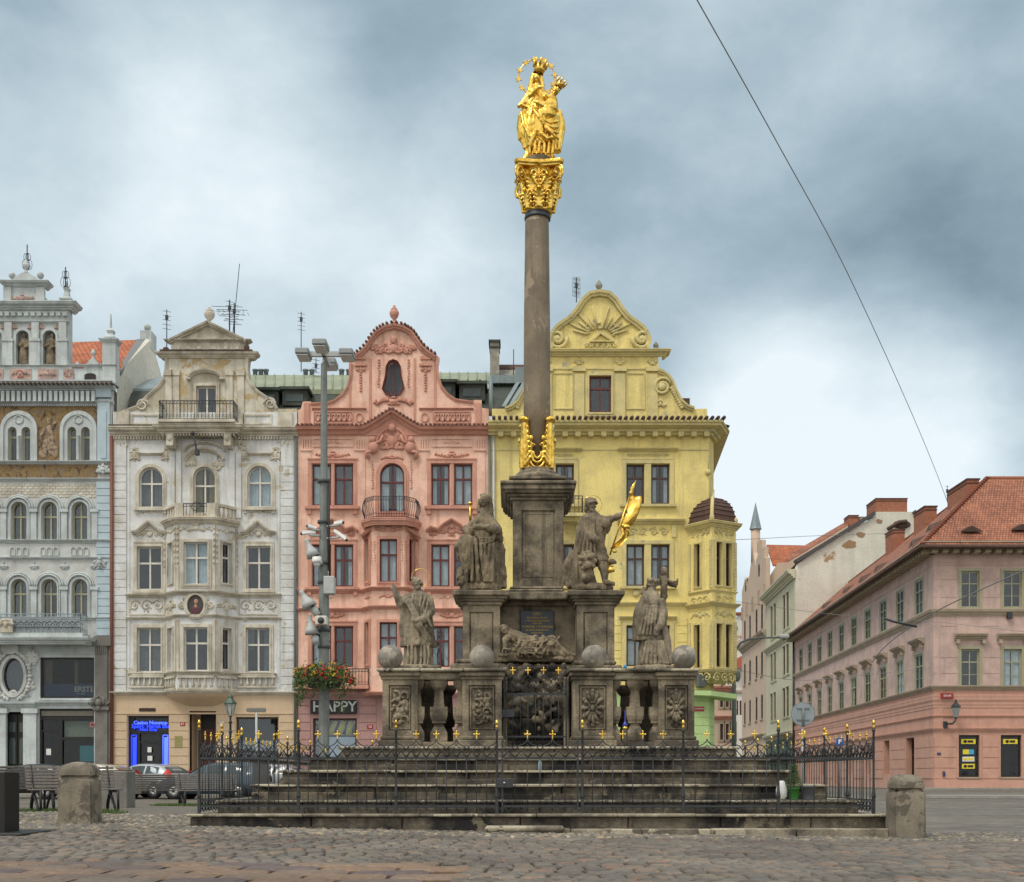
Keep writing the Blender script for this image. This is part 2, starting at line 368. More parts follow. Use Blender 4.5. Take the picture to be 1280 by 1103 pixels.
M_['redfl'] = plain('red_petals', (.42, .03, .015), .7); M_['yelfl'] = plain('yellow_petals', (.55, .36, .02), .7)
M_['neon'] = plain('blue_neon', (.02, .04, .5), .5, 0, 0, 1, 0, (.015, .05, .9), 1.3)
M_['neonpale'] = plain('pale_blue_neon', (.1, .2, .8), .5, 0, 0, 1, 0, (.06, .12, 1.0), 1.4)
M_['tyre'] = plain('tyre_rubber', (.015, .015, .015), .8); M_['alloy'] = plain('alloy_rim', (.4, .41, .42), .35, .8)
M_['carglass'] = glass('car_glass', (.30, .36, .35), .34)
M_['redlight'] = plain('tail_lamp', (.45, .012, .012), .25); M_['wood'] = plain('grey_bench_slat', (.16, .145, .13), .8, 0, .35, 25)
M_['darkglass_car'] = plain('tinted_car_glass', (.035, .055, .055), .06, 0, .3, 1.2, 0)
def goldm():
 m, n, b = newmat('gilding'); P = coordof(n); f = texnoise(n, P, 9, 5, .6)
 c = ramp(n, f, [(.3, (.42, .23, .03)), (.5, (.85, .55, .10)), (.75, (1.0, .74, .24))])
 n.links.new(c, b.inputs['Base Color']); b.inputs['Metallic'].default_value = .95; b.inputs['Roughness'].default_value = .27; bumpn(n, b, f, .12); return m
M_['gold'] = goldm()
def carpaint(name, col):
 m, n, b = newmat(name); b.inputs['Base Color'].default_value = (*col, 1); b.inputs['Metallic'].default_value = .35; b.inputs['Roughness'].default_value = .35
 b.inputs['Coat Weight'].default_value = .8; b.inputs['Coat Roughness'].default_value = .08
 f = texnoise(n, coordof(n), 2.5, 5); bumpn(n, b, f, .05); return m
def tiles(name, c1, c2, mortar, bw, rh, rot=None, bumpd=.03, off=.5):
 m, n, b = newmat(name); tcn = n.nodes.new('ShaderNodeUVMap')
 br = n.nodes.new('ShaderNodeTexBrick'); br.offset = off; br.inputs['Color1'].default_value = (*c1, 1); br.inputs['Color2'].default_value = (*c2, 1); br.inputs['Mortar'].default_value = (*mortar, 1)
 br.inputs['Scale'].default_value = 1; br.inputs['Mortar Size'].default_value = rh*.09; br.inputs['Brick Width'].default_value = bw; br.inputs['Row Height'].default_value = rh; br.inputs['Mortar Smooth'].default_value = .4
 n.links.new(tcn.outputs[0], br.inputs['Vector'])
 f = texnoise(n, tcn.outputs[0], .5, 7, .65); c = mixc(n, 1.0, br.outputs['Color'], ramp(n, f, [(.3, (.62, .6, .6)), (.7, (1.2, 1.2, 1.2))]), 'MULTIPLY')
 n.links.new(c, b.inputs['Base Color']); b.inputs['Roughness'].default_value = .85
 inv = n.nodes.new('ShaderNodeMath'); inv.operation = 'SUBTRACT'; inv.inputs[0].default_value = 1; n.links.new(br.outputs['Fac'], inv.inputs[1]); bumpn(n, b, inv.outputs[0], .9, bumpd); return m
M_['rooftile'] = tiles('terracotta_tiles', (.44, .17, .09), (.28, .105, .06), (.12, .05, .035), .22, .30)
M_['rooforange'] = tiles('bright_orange_tiles', (.52, .165, .065), (.40, .115, .045), (.2, .06, .03), .25, .32)
M_['tileedge'] = stain_mat('dark_eaves_tiles', (.10, .055, .04), (.045, .03, .025), None, .6, .3, 3)
def uvplane(o, us, vs):
 """give an object UVs in metres from two world axes"""
 me = o.data; uv = me.uv_layers.new(name='UVMap'); us = Vector(us); vs = Vector(vs)
 for l in me.loops:
  p = me.vertices[l.vertex_index].co; uv.data[l.index].uv = (p.dot(us), p.dot(vs))
 return o
def islandmat(name, stops, rough=.8, mott=.3, joint=None):
 m, n, b = newmat(name); g = n.nodes.new('ShaderNodeNewGeometry')
 c = ramp(n, g.outputs['Random Per Island'], stops); f = texnoise(n, g.outputs['Position'], 14, 6, .65); big = texnoise(n, g.outputs['Position'], .45, 4, .5)
 c = mixc(n, 1.0, c, ramp(n, f, [(.3, (1-mott,)*3), (.7, (1+mott,)*3)]), 'MULTIPLY'); c = mixc(n, 1.0, c, ramp(n, big, [(.35, (.75, .75, .75)), (.65, (1.15, 1.15, 1.15))]), 'MULTIPLY')
 n.links.new(c, b.inputs['Base Color']); b.inputs['Roughness'].default_value = rough; bumpn(n, b, f, .4, .01); return m
M_['paver'] = islandmat('concrete_pavers', [(0, (.085, .072, .060)), (.35, (.145, .122, .098)), (.6, (.118, .108, .095)), (.85, (.175, .142, .108)), (.96, (.185, .13, .092)), (1, (.20, .115, .08))], .75)
M_['bigpaver'] = islandmat('coloured_slabs', [(0, (.10, .075, .075)), (.3, (.17, .12, .085)), (.6, (.21, .125, .075)), (.8, (.15, .12, .09)), (1, (.24, .15, .09))], .75)
M_['cobble'] = islandmat('field_cobbles', [(0, (.09, .08, .065)), (.25, (.16, .14, .11)), (.5, (.13, .125, .12)), (.75, (.21, .175, .125)), (.92, (.28, .22, .15)), (1, (.34, .30, .24))], .8)
# ================================================================ ground
def gz(x, y):
 return .25*math.exp(-((x+10)**2/60+(y-25)**2/90)) - .05*math.exp(-((x-6)**2/20+(y-18)**2/40))
def smoothnoise(x, y, s, k=0): return noise.noise(Vector((x*s, y*s, k)))
def groundmat():
 m, n, b = newmat('plaza_setts'); P = coordof(n)
 br = n.nodes.new('ShaderNodeTexBrick'); br.inputs['Scale'].default_value = 1; br.inputs['Brick Width'].default_value = .24; br.inputs['Row Height'].default_value = .16; br.inputs['Mortar Size'].default_value = .012
 br.inputs['Color1'].default_value = (.125, .115, .10, 1); br.inputs['Color2'].default_value = (.19, .17, .145, 1); br.inputs['Mortar'].default_value = (.04, .037, .03, 1)
 w = texnoise(n, P, .35, 3); mp = n.nodes.new('ShaderNodeVectorMath'); mp.operation = 'ADD'; n.links.new(P, mp.inputs[0])
 cv = n.nodes.new('ShaderNodeCombineXYZ'); n.links.new(w, cv.inputs[1]); n.links.new(cv.outputs[0], mp.inputs[1]); n.links.new(mp.outputs[0], br.inputs['Vector'])
 f = texnoise(n, P, 1.3, 7, .7); f2 = texnoise(n, P, .22, 4, .6, (.4, 1, 1))
 c = mixc(n, 1.0, br.outputs['Color'], ramp(n, f, [(.25, (.55, .54, .52)), (.75, (1.4, 1.38, 1.33))]), 'MULTIPLY')
 c = mixc(n, 1.0, c, ramp(n, f2, [(.35, (.75, .75, .76)), (.65, (1.2, 1.18, 1.12))]), 'MULTIPLY')
 n.links.new(c, b.inputs['Base Color']); b.inputs['Roughness'].default_value = .7
 inv = n.nodes.new('ShaderNodeMath'); inv.operation = 'SUBTRACT'; inv.inputs[0].default_value = 1; n.links.new(br.outputs['Fac'], inv.inputs[1])
 ad = n.nodes.new('ShaderNodeMath'); ad.operation = 'ADD'; n.links.new(inv.outputs[0], ad.inputs[0]); n.links.new(f, ad.inputs[1]); bumpn(n, b, ad.outputs[0], .9, .03); return m
def make_ground():
 xs = sorted(set([-1500, -700, -300, -120, -70, -45]+[-30+i*1.0 for i in range(61)]+[45, 70, 120, 300, 700, 1500]))
 ys = sorted(set([-200, -60, -20, -5, 0, 3]+[5+i*.8 for i in range(60)]+[55, 60, 70, 90, 120, 160, 220, 300, 500, 900, 1600]))
 mb = MB(); nx = len(xs)
 mb.add([(x, y, gz(x, y)) for y in ys for x in xs], [(j*nx+i, j*nx+i+1, (j+1)*nx+i+1, (j+1)*nx+i) for j in range(len(ys)-1) for i in range(nx-1)], True)
 tag(mb.build('ground', groundmat()), kind='structure')
make_ground()
def stones(name, mat, cells, h=.03, dome=.012, top=0.0):
 """cells: (cx, cy, wx, wy, rot). each stone a little domed block, all one paving surface"""
 mb = MB()
 for cx, cy, wx, wy, a in cells:
  g = gz(cx, cy)+top+random.uniform(-.004, .005)*(1 if dome > .02 else .4); ca, sa = cos(a), sin(a); vs = []
  q_ = 1 if dome > .02 else .3; tx, ty = random.uniform(-.008, .008)*q_, random.uniform(-.006, .006)*q_
  for (k, z) in ((1.0, -.03), (1.0, h*.45), (.82, h+dome*.6), (.4, h+dome)):
   for (u, v) in ((-1, -1), (1, -1), (1, 1), (-1, 1)):
    px, py = u*wx/2*k, v*wy/2*k
    if dome > .02: px *= 1+random.uniform(-.18, .18); py *= 1+random.uniform(-.18, .18)
    vs.append((cx+px*ca-py*sa, cy+px*sa+py*ca, g+z+(tx*u+ty*v if z > 0 else 0)))
  fs = [(i*4+k, i*4+(k+1) % 4, i*4+4+(k+1) % 4, i*4+4+k) for i in range(3) for k in range(4)]+[(12, 13, 14, 15)]
  mb.add(vs, fs, dome > .02)
 return tag(mb.build(name, mat, fix=False), kind='structure')
def tile_edge_y(x): return 12.0+.10*(x+6) if x < -.6 else 9.0     # near edge of the coloured slabs (left only)
cells = []; y = 9.6; r = 0
while y < 17.55:
 off = random.random()*.3; x = -8.5-.012*r
 while x < 9.5:
  wx = random.choice((.19, .21, .23, .26))
  if y > tile_edge_y(x)-.35: cells.append((x+wx/2, y+.03*sin(x*.5), wx-.034, .222, random.uniform(-.008, .008)))
  x += wx
 y += .25; r += 1
stones('brick_paving', M_['paver'], cells, .03, .003, .006)
cells = []; y = 9.2; r = 0
while y < 12.3:
 x = -8.5-(r % 2)*.35
 while x < 1.5:
  if y < tile_edge_y(x)-.15: cells.append((x, y, .70, .42, .02))
  x += .74
 y += .46; r += 1
stones('slab_paving', M_['bigpaver'], cells, .034, .002, .006)
# irregular cobbles round the monument
cells = []
for j in range(60):
 for i in range(230):
  x = -12+i*.125+(j % 2)*.06+random.uniform(-.03, .03); y = 17.6+j*.115+random.uniform(-.03, .03)
  inside = (-4.95 < x < 5.8 and y > 18.9)
  far = y > 18.9+ (3.5+.8*smoothnoise(x, y, .5) if x < 0 else 1.0+.6*smoothnoise(x, y, .6))
  if inside or far or x > 13: continue
  s = random.uniform(.75, 1.15); cells.append((x, y, .118*s, .105*random.uniform(.8, 1.15), random.uniform(-.5, .5)))
stones('cobblestones', M_['cobble'], cells, .022, .028, -.002)
# roadway on the right with rails, kerb and pavement
def strip(name, pts, w, z, mat, h=0):
 mb = MB(); mb.sweep([(x, y, gz(x, y)) for x, y in pts], [(-w/2, z-.05), (w/2, z-.05), (w/2, z+h), (-w/2, z+h)], 'xy'); return tag(mb.build(name, mat), kind='structure')
M_['rail'] = plain('worn_rail_steel', (.33, .33, .32), .35, .5); M_['kerb'] = stain_mat('kerb_granite', (.30, .29, .26), (.17, .16, .15), None, .5, .3, 2)
M_['asphalt'] = stain_mat('road_setts', (.125, .125, .12), (.075, .075, .075), None, .6, .1, 1.2, rough=.6, bump=.8, fine=9)
strip('tram_rail', [(10.2, 30.2), (16, 27.6), (24, 25.2), (40, 22)], .09, .012, M_['rail'], .004)
strip('tram_rail', [(11.2, 36), (18, 33), (30, 30), (46, 28)], .08, .012, M_['rail'], .004)
strip('tram_rail', [(12.6, 44), (22, 41), (36, 38.5), (56, 37)], .08, .012, M_['rail'], .004)
mb = MB(); mb.plate([(17.5, 52), (60, 43), (60, 46.5), (18.6, 54.4)], [], 0, .12)
mb.v = [Vector((v.x, v.z, .13-v.y)) for v in mb.v]; tag(mb.build('traffic_island_kerb', M_['kerb']), kind='structure')
mb = MB(); mb.box(-70, 13.6, 56.2, 60.6, -.1, .12); tag(mb.build('pavement', M_['kerb']), kind='structure')
mb = MB(); mb.box(29, 130, 87.6, 92, -.1, .13); tag(mb.build('pavement', M_['kerb']), kind='structure')
# ================================================================ facade kit
class Frame:
 """wall frame: local x along the wall, y into the building, z up. D: distance used to turn photo rows into heights"""
 def __init__(s, M=None, D=60.): s.M = M or Matrix.Translation((0, D, 0)); s.D = D; s.k = D/FP
 def x(s, px): return (px-640)*s.k
 def z(s, py): return EYE+(HZ-py)*s.k
 def pt(s, px, py): return (s.x(px), s.z(py))
 def world(s, x, y, z): return s.M @ Vector((x, y, z))
 def mb(s): return MB(s.M)
def facet(a, b, D):
 """frame of a wall running from plan point a to plan point b (seen with a on the left)"""
 d = Vector((b[0]-a[0], b[1]-a[1], 0)); l = d.length; d.normalize(); yv = Vector((-d.y, d.x, 0))
 M = Matrix(((d.x, yv.x, 0, a[0]), (d.y, yv.y, 0, a[1]), (0, 0, 1, 0), (0, 0, 0, 1))); f = Frame(M, D); f.len = l; return f
def arc(cx, cz, rx, rz, a0, a1, n=12): return [(cx+rx*cos(radians(a0+(a1-a0)*i/n)), cz+rz*sin(radians(a0+(a1-a0)*i/n))) for i in range(n+1)]
def opening(x0, x1, z0, z1, arch=0.0):
 if not arch: return [(x0, z0), (x1, z0), (x1, z1), (x0, z1)]
 h = (x1-x0)/2*arch; return [(x0, z0), (x1, z0), (x1, z1-h)]+arc((x0+x1)/2, z1-h, (x1-x0)/2, h, 0, 180, 14)[1:-1]+[(x0, z1-h)]
def grow(lp, d):
 cx = sum(p[0] for p in lp)/len(lp); r = []
 n = len(lp)
 for i in range(n):
  a, b, c = Vector(lp[i-1]), Vector(lp[i]), Vector(lp[(i+1) % n]); d0 = (b-a).normalized(); d1 = (c-b).normalized(); q = Vector((d0.y+d1.y, -d0.x-d1.x)); q = q/max(q.length_squared/2, .3); r.append((b.x+q.x*d, b.y+q.y*d))
 return r
class Bld:
 def __init__(s, name, label, cat, fr, glass='glass', frame='whitef', curtain='curtain', reveal='darkroom', group=None, base=None):
  s.fr = fr; s.root = empty(name, base if base else fr.world(0, 0, 0), label, cat, group); s.glass = glass; s.frame = frame; s.curtain = curtain; s.room = {}; s.trimmb = {}
 def part(s, name, mb, mat, label=None, parent=None, origin=None):
  o = mb.build(name, M_[mat] if isinstance(mat, str) else mat, parent or s.root, origin); return tag(o, label) if label else o
 def win(s, x0, x1, z0, z1, arch=0, fr=None, frame=None, curtain='d', mull=1, trans=.64, rec=.14, sur=None, sill=None, lab=None, name='window', ft=.07, glass=None, depth=.55, cols=0, boxed=0):
  """window assembly; returns the opening outline for the wall plate"""
  fr = fr or s.fr; op = opening(x0, x1, z0, z1, arch); org = fr.world((x0+x1)/2, rec, z0); fm = M_[frame or s.frame]; h = z1-z0; w = x1-x0
  mb = fr.mb(); mb.plate(op, [grow(op, -ft)], rec, rec+.07)
  zt = z0+h*trans
  if trans < 1: mb.box(x0+ft*.6, x1-ft*.6, rec-.012, rec+.06, zt-.045, zt+.045)
  for i in range(mull):
   xc = x0+w*(i+1)/(mull+1); mb.box(xc-.04, xc+.04, rec-.004, rec+.065, z0+ft*.6, z1-(.02 if not arch else ft*.6))
  if cols:
   for i in range(cols): zz = z0+(zt-z0)*(i+1)/(cols+1); mb.box(x0+ft, x1-ft, rec+.01, rec+.05, zz-.018, zz+.018)
  wo = mb.build(name, fm, s.root, org)
  if lab: wo['label'] = lab
  g = fr.mb(); g.plate(grow(op, -ft*.7), [], rec+.035, rec+.045); g.build('pane', M_[glass or s.glass], wo, org)
  cu = s.curtain if curtain == 'd' else curtain; rr_ = random.random()
  if curtain == 'd' and cu: cu = (None if rr_ < .18 else 'curtain2' if rr_ < .35 else cu) if cu == 'curtain' else (None if rr_ < .35 else 'curtain' if rr_ > .82 else cu)
  if cu:
   c = fr.mb(); rnd = random.random(); nn = 22; gap = random.choice((0, 0, .12, .3, .42)); segs = [(x0+.04, (x0+x1)/2-gap*w/2), ((x0+x1)/2+gap*w/2, x1-.04)]
   for (a, b) in segs:
    vs = []; top = z1-.05; lowz = z0+(h*.52 if random.random() < .07 else .03)
    for i in range(nn+1):
     xx = a+(b-a)*i/nn; yy = rec+.12+.022*sin(i*1.9+rnd*6)+.012*sin(i*.7)
     tz = min(top, z1-(w/2*arch)*(1-sqrt(max(0, 1-((xx-(x0+x1)/2)/(w/2))**2)))-.05) if arch else top
     vs += [(xx, yy, min(lowz, tz-.02)), (xx, yy, tz)]
    c.add(vs, [(2*i, 2*i+2, 2*i+3, 2*i+1) for i in range(nn)], True)
   c.build('curtain', M_[cu], wo, org, fix=False)
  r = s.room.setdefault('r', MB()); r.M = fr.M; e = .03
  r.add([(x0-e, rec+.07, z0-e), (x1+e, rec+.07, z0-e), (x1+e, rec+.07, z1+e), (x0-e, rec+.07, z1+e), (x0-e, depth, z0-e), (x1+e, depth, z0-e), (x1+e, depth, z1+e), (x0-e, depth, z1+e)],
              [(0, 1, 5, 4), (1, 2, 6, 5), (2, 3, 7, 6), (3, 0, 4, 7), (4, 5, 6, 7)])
  if sur:
   sw, sp, sm = sur; m = fr.mb(); o2 = grow(op, sw); i2 = grow(op, .002)
   m.plate(o2, [i2], -sp, .02)
   m.plate(grow(op, sw*.45), [grow(op, .001)], -sp-.03, .0)
   m.build('surround', M_[sm], wo, org)
  if sill:
   sw, sm = sill; m = fr.mb(); m.sweep([(x0-sw, 0), (x1+sw, 0)], prof_sill(.12, .16, z0), 'xy', cap=True) if False else m.box(x0-sw, x1+sw, -.16, .05, z0-.17, z0-.06); m.box(x0-sw+.05, x1+sw-.05, -.11, .04, z0-.06, z0-.001); m.box(x0-sw+.04, x0-sw+.18, -.1, .04, z0-.32, z0-.17); m.box(x1+sw-.18, x1+sw-.04, -.1, .04, z0-.32, z0-.17)
   m.build('sill', M_[sm], wo, org)
  return op
 def finish(s):
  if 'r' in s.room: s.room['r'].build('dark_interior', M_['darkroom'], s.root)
def cornice_prof(w, h):
 """classical stepped section, out = a (towards viewer), b = height, sits with its foot at 0"""
 return [(-.05, 0), (w*.22, 0), (w*.25, h*.18), (w*.42, h*.24), (w*.45, h*.42), (w*.7, h*.52), (w*.88, h*.6), (w*.9, h*.78), (w, h*.84), (w, h), (-.05, h)]
def cornice(mb, path, z, w, h): mb.sweep([(p[0], p[1], z) for p in path][::-1], cornice_prof(w, h), 'xy')
def dentils(mb, x0, x1, z0, z1, p, step, w):
 n = max(1, int((x1-x0)/step)); st = (x1-x0)/n
 for i in range(n): c = x0+(i+.5)*st; mb.box(c-w/2, c+w/2, -p, .02, z0, z1)
def quoins(mb, x0, x1, z0, z1, h, p=.05, gap=.035):
 n = max(1, round((z1-z0)/h)); hh = (z1-z0)/n
 for i in range(n): mb.box(x0, x1, -p, .02, z0+i*hh+gap/2, z0+(i+1)*hh-gap/2)
def edge_mould(mb, path, w, p, t=.0):
 """moulding following an outline in the wall plane: w across, p out"""
 mb.sweep(path, [(-w, -.02), (-w, p*.45), (-w*.6, p*.55), (-w*.5, p*.9), (0, p), (0, -.02)], 'xz')
def tileedge(mb, path, r=.075, step=.24, out=.35):
 """little round eaves tiles along an xz path"""
 for i in range(len(path)-1):
  a, b = Vector(path[i]), Vector(path[i+1]); l = (b-a).length; n = max(1, round(l/step))
  for k in range(n):
   p = a+(b-a)*((k+.5)/n); mb.tube([(p.x, -out, p.y), (p.x, .25, p.y+.1)], r, 6)
def spiral(cx, cz, r0, r1, a0, turns, y, n=14, sgn=1):
 return [(cx+sgn*(r0+(r1-r0)*i/n)*cos(a0+turns*2*pi*i/n), y, cz+(r0+(r1-r0)*i/n)*sin(a0+turns*2*pi*i/n)) for i in range(n+1)]
def relief(mb, cx, cz, w, h, seed=0, t=.05, kind='cartouche', y=0.0):
 """mirror-symmetric stucco ornament, w x h metres"""
 R = random.Random(seed); n = max(3, int(w*h*4.5)+4)
 if kind == 'frieze':
  k = max(2, round(w/h/.9)); st = w/k
  for i in range(k):
   c = cx-w/2+(i+.5)*st; sg = 1 if i < k/2 else -1
   mb.tube(spiral(c, cz, h*.40, h*.08, .4, 1.35, y-.02, 14, sg), [t*.8]*8+[t*.6]*7, 5)
   mb.ell((c, y-.02, cz), (t*1.2, t, t*1.2), 6, 4)
   for q in range(5):
    a = R.uniform(0, 2*pi); mb.ell((c+st*.42*cos(a), y, cz+h*.42*sin(a)), (t*R.uniform(.7, 1.5), t*.8, t*R.uniform(.7, 1.5)), 6, 4)
  return
 if kind == 'garland':
  for i in range(int(h/.13)+1): mb.ell((cx+R.uniform(-.02, .02), y-.01, cz+h/2-i*.13), (t*R.uniform(.7, 1.3), t, t*1.1), 6, 4)
  return
 mb.ell((cx, y, cz+h*.05), (w*.13, t*1.6, h*.26), 10, 6); mb.ell((cx, y, cz+h*.40), (w*.08, t*1.8, h*.12), 8, 5)
 for i in range(n):
  u = (i+.6)/n*w/2; zz = cz+h*.30*(1-2*u/w)*R.choice((1, -.5, .6))+R.uniform(-.12, .12)*h; r = R.uniform(.10, .20)*h*(1-.5*u/(w/2))
  a0 = R.uniform(0, 6.28)
  for sg in (-1, 1):
   mb.tube([(cx+sg*(p[0]), p[1], p[2]) for p in spiral(u, zz, r, r*.3, a0, .9, y-.015, 9)], [t*1.0]*5+[t*.6]*5, 5)
   mb.ell((cx+sg*(u+r*.5), y, zz-r*.7), (t*1.3, t, t*1.1), 6, 4); mb.ell((cx+sg*(u-r*.6), y, zz+r*.8), (t*.8, t*.8, t*1.5), 6, 4)
def balustrade(mb, x0, x1, z0, z1, y0=-.12, n=None, posts=True, t=.16):
 h = z1-z0; n = n or max(2, int((x1-x0)/.27)); mb.box(x0, x1, y0-t/2, y0+t/2, z0, z0+h*.14); mb.box(x0, x1, y0-t/2-.03, y0+t/2+.03, z1-h*.16, z1)
 st = (x1-x0)/n
 for i in range(n):
  c = x0+(i+.5)*st; mb.lathe([(.05, 0), (.075, h*.12), (.085, h*.25), (.045, h*.45), (.05, h*.6), (.07, h*.72)], (c, y0, z0+h*.13), 8)
def ironrail(mb, path, z0, z1, step=.14, r=.013, belly=0.0, scroll=True):
 """railing along a plan path (local x,y)"""
 for z in (z0+.03, z0+(z1-z0)*.82, z1): mb.tube([(p[0], p[1], z) for p in path], .02 if z == z1 else .013, 5)
 for i in range(len(path)-1):
  a, b = Vector(path[i]), Vector(path[i+1]); l = (b-a).length; n = max(1, round(l/step)); nn = Vector(((b-a).y, -(b-a).x)).normalized()
  for k in range(n+1):
   p = a+(b-a)*(k/n); pts = []
   for q in range(5):
    f = q/4; o = belly*sin(pi*min(1, (1-f)*1.25)) if belly else 0; pts.append((p.x+nn.x*o, p.y+nn.y*o, z0+(z1-z0)*f))
   mb.tube(pts, r, 4)
   if scroll and k < n:
    c = a+(b-a)*((k+.5)/n); q = (b-a).normalized()
    for zc in (z0+(z1-z0)*.9, z0+(z1-z0)*.18): mb.tube([(c.x+q.x*step*.36*cos(t), c.y+q.y*step*.36*cos(t), zc+step*.36*sin(t)) for t in [i*pi/4 for i in range(8)]], .009, 4, closed=True)
def urn(mb, x, y, z, h, r):
 mb.lathe([(r*.55, 0), (r*.55, h*.08), (r*.25, h*.14), (r*.3, h*.22), (r*.8, h*.38), (r, h*.55), (r*.9, h*.66), (r*.62, h*.72), (r*.7, h*.76), (r*.5, h*.82), (r*.28, h*.9), (r*.3, h*.95), (.01, h)], (x, y, z), 12)
def antenna(px, py0, py1, D, lab, yagi=True, r=.025, lean=0):
 f = Frame(D=D); mb = MB(); x = f.x(px); z0, z1 = f.z(py0), f.z(py1)
 t = empty('roof_antenna', (x, D, z0), lab, 'antenna', None)
 mb.tube([(x, D, z0), (x+lean, D, z1)], r, 5); mb.build('mast', M_['iron'], t)
 if yagi:
  m = MB()
  for k in range(5): zz = z1-.1-k*.22; m.tube([(x+lean-.18, D-.1, zz), (x+lean+.18, D+.1, zz)], .012, 4)
  m.box(x+lean-.07, x+lean+.07, D-.05, D+.05, z1-.5, z1-.3); m.build('dipoles', M_['iron'], t)
 return t
def body(b, fr, x0, x1, z1, mat, depth=12, skip=.3):
 """side walls, back and ceiling behind a facade"""
 mb = fr.mb(); mb.box(x0, x0+.3, skip+.001, depth, 0, z1); mb.box(x1-.3, x1, skip+.001, depth, 0, z1); mb.box(x0+.3, x1-.3, depth-.3, depth, 0, z1); mb.box(x0+.3, x1-.3, skip+.05, depth-.3, z1-.3, z1-.02)
 b.part('side_wall', mb, mat)
def circ(cx, cz, rx, rz, n=24): return [(cx+rx*cos(2*pi*i/n), cz+rz*sin(2*pi*i/n)) for i in range(n)]
F0 = Frame(D=60.)
def at3(px, py, D=60.): return Vector(((px-640)/FP*D, D, EYE+(HZ-py)/FP*D))
def quad(b, name, mat, pts, seams=0, dep=.25):
 """roof plane with thickness from (px, py, distance) corners a b c d, optional standing seams"""
 P = [at3(*p) for p in pts]; m = MB(); m.add(P+[p-Vector((0, 0, dep)) for p in P], [(0, 1, 2, 3), (7, 6, 5, 4), (0, 1, 5, 4), (1, 2, 6, 5), (2, 3, 7, 6), (3, 0, 4, 7)]); o = b.part(name, m, mat)
 for i in range(seams): u = (i+.5)/seams; s_ = MB(); s_.tube([P[0].lerp(P[1], u)+Vector((0, 0, .03)), P[3].lerp(P[2], u)+Vector((0, 0, .03))], .04, 4); b.part('roof_seam', s_, mat, parent=o)
 return o
def dormer(b, a, c, t, bo, D, mat='roofdark'):
 f = Frame(D=D); m = MB(); m.box(f.x(a), f.x(c), D, D+3, f.z(bo), f.z(t)); o = b.part('roof_dormer', m, mat); m = MB(); m.box(f.x(a)-.12, f.x(c)+.12, D-.2, D+3.2, f.z(t), f.z(t)+.14); b.part('dormer_roof', m, mat, parent=o); m = MB(); m.box(f.x(a)+.2, f.x(c)-.2, D-.03, D, f.z(bo)+.2, f.z(t)-.2); b.part('dormer_pane', m, 'darkglass_car', parent=o)
PX, PZ = F0.x, F0.z
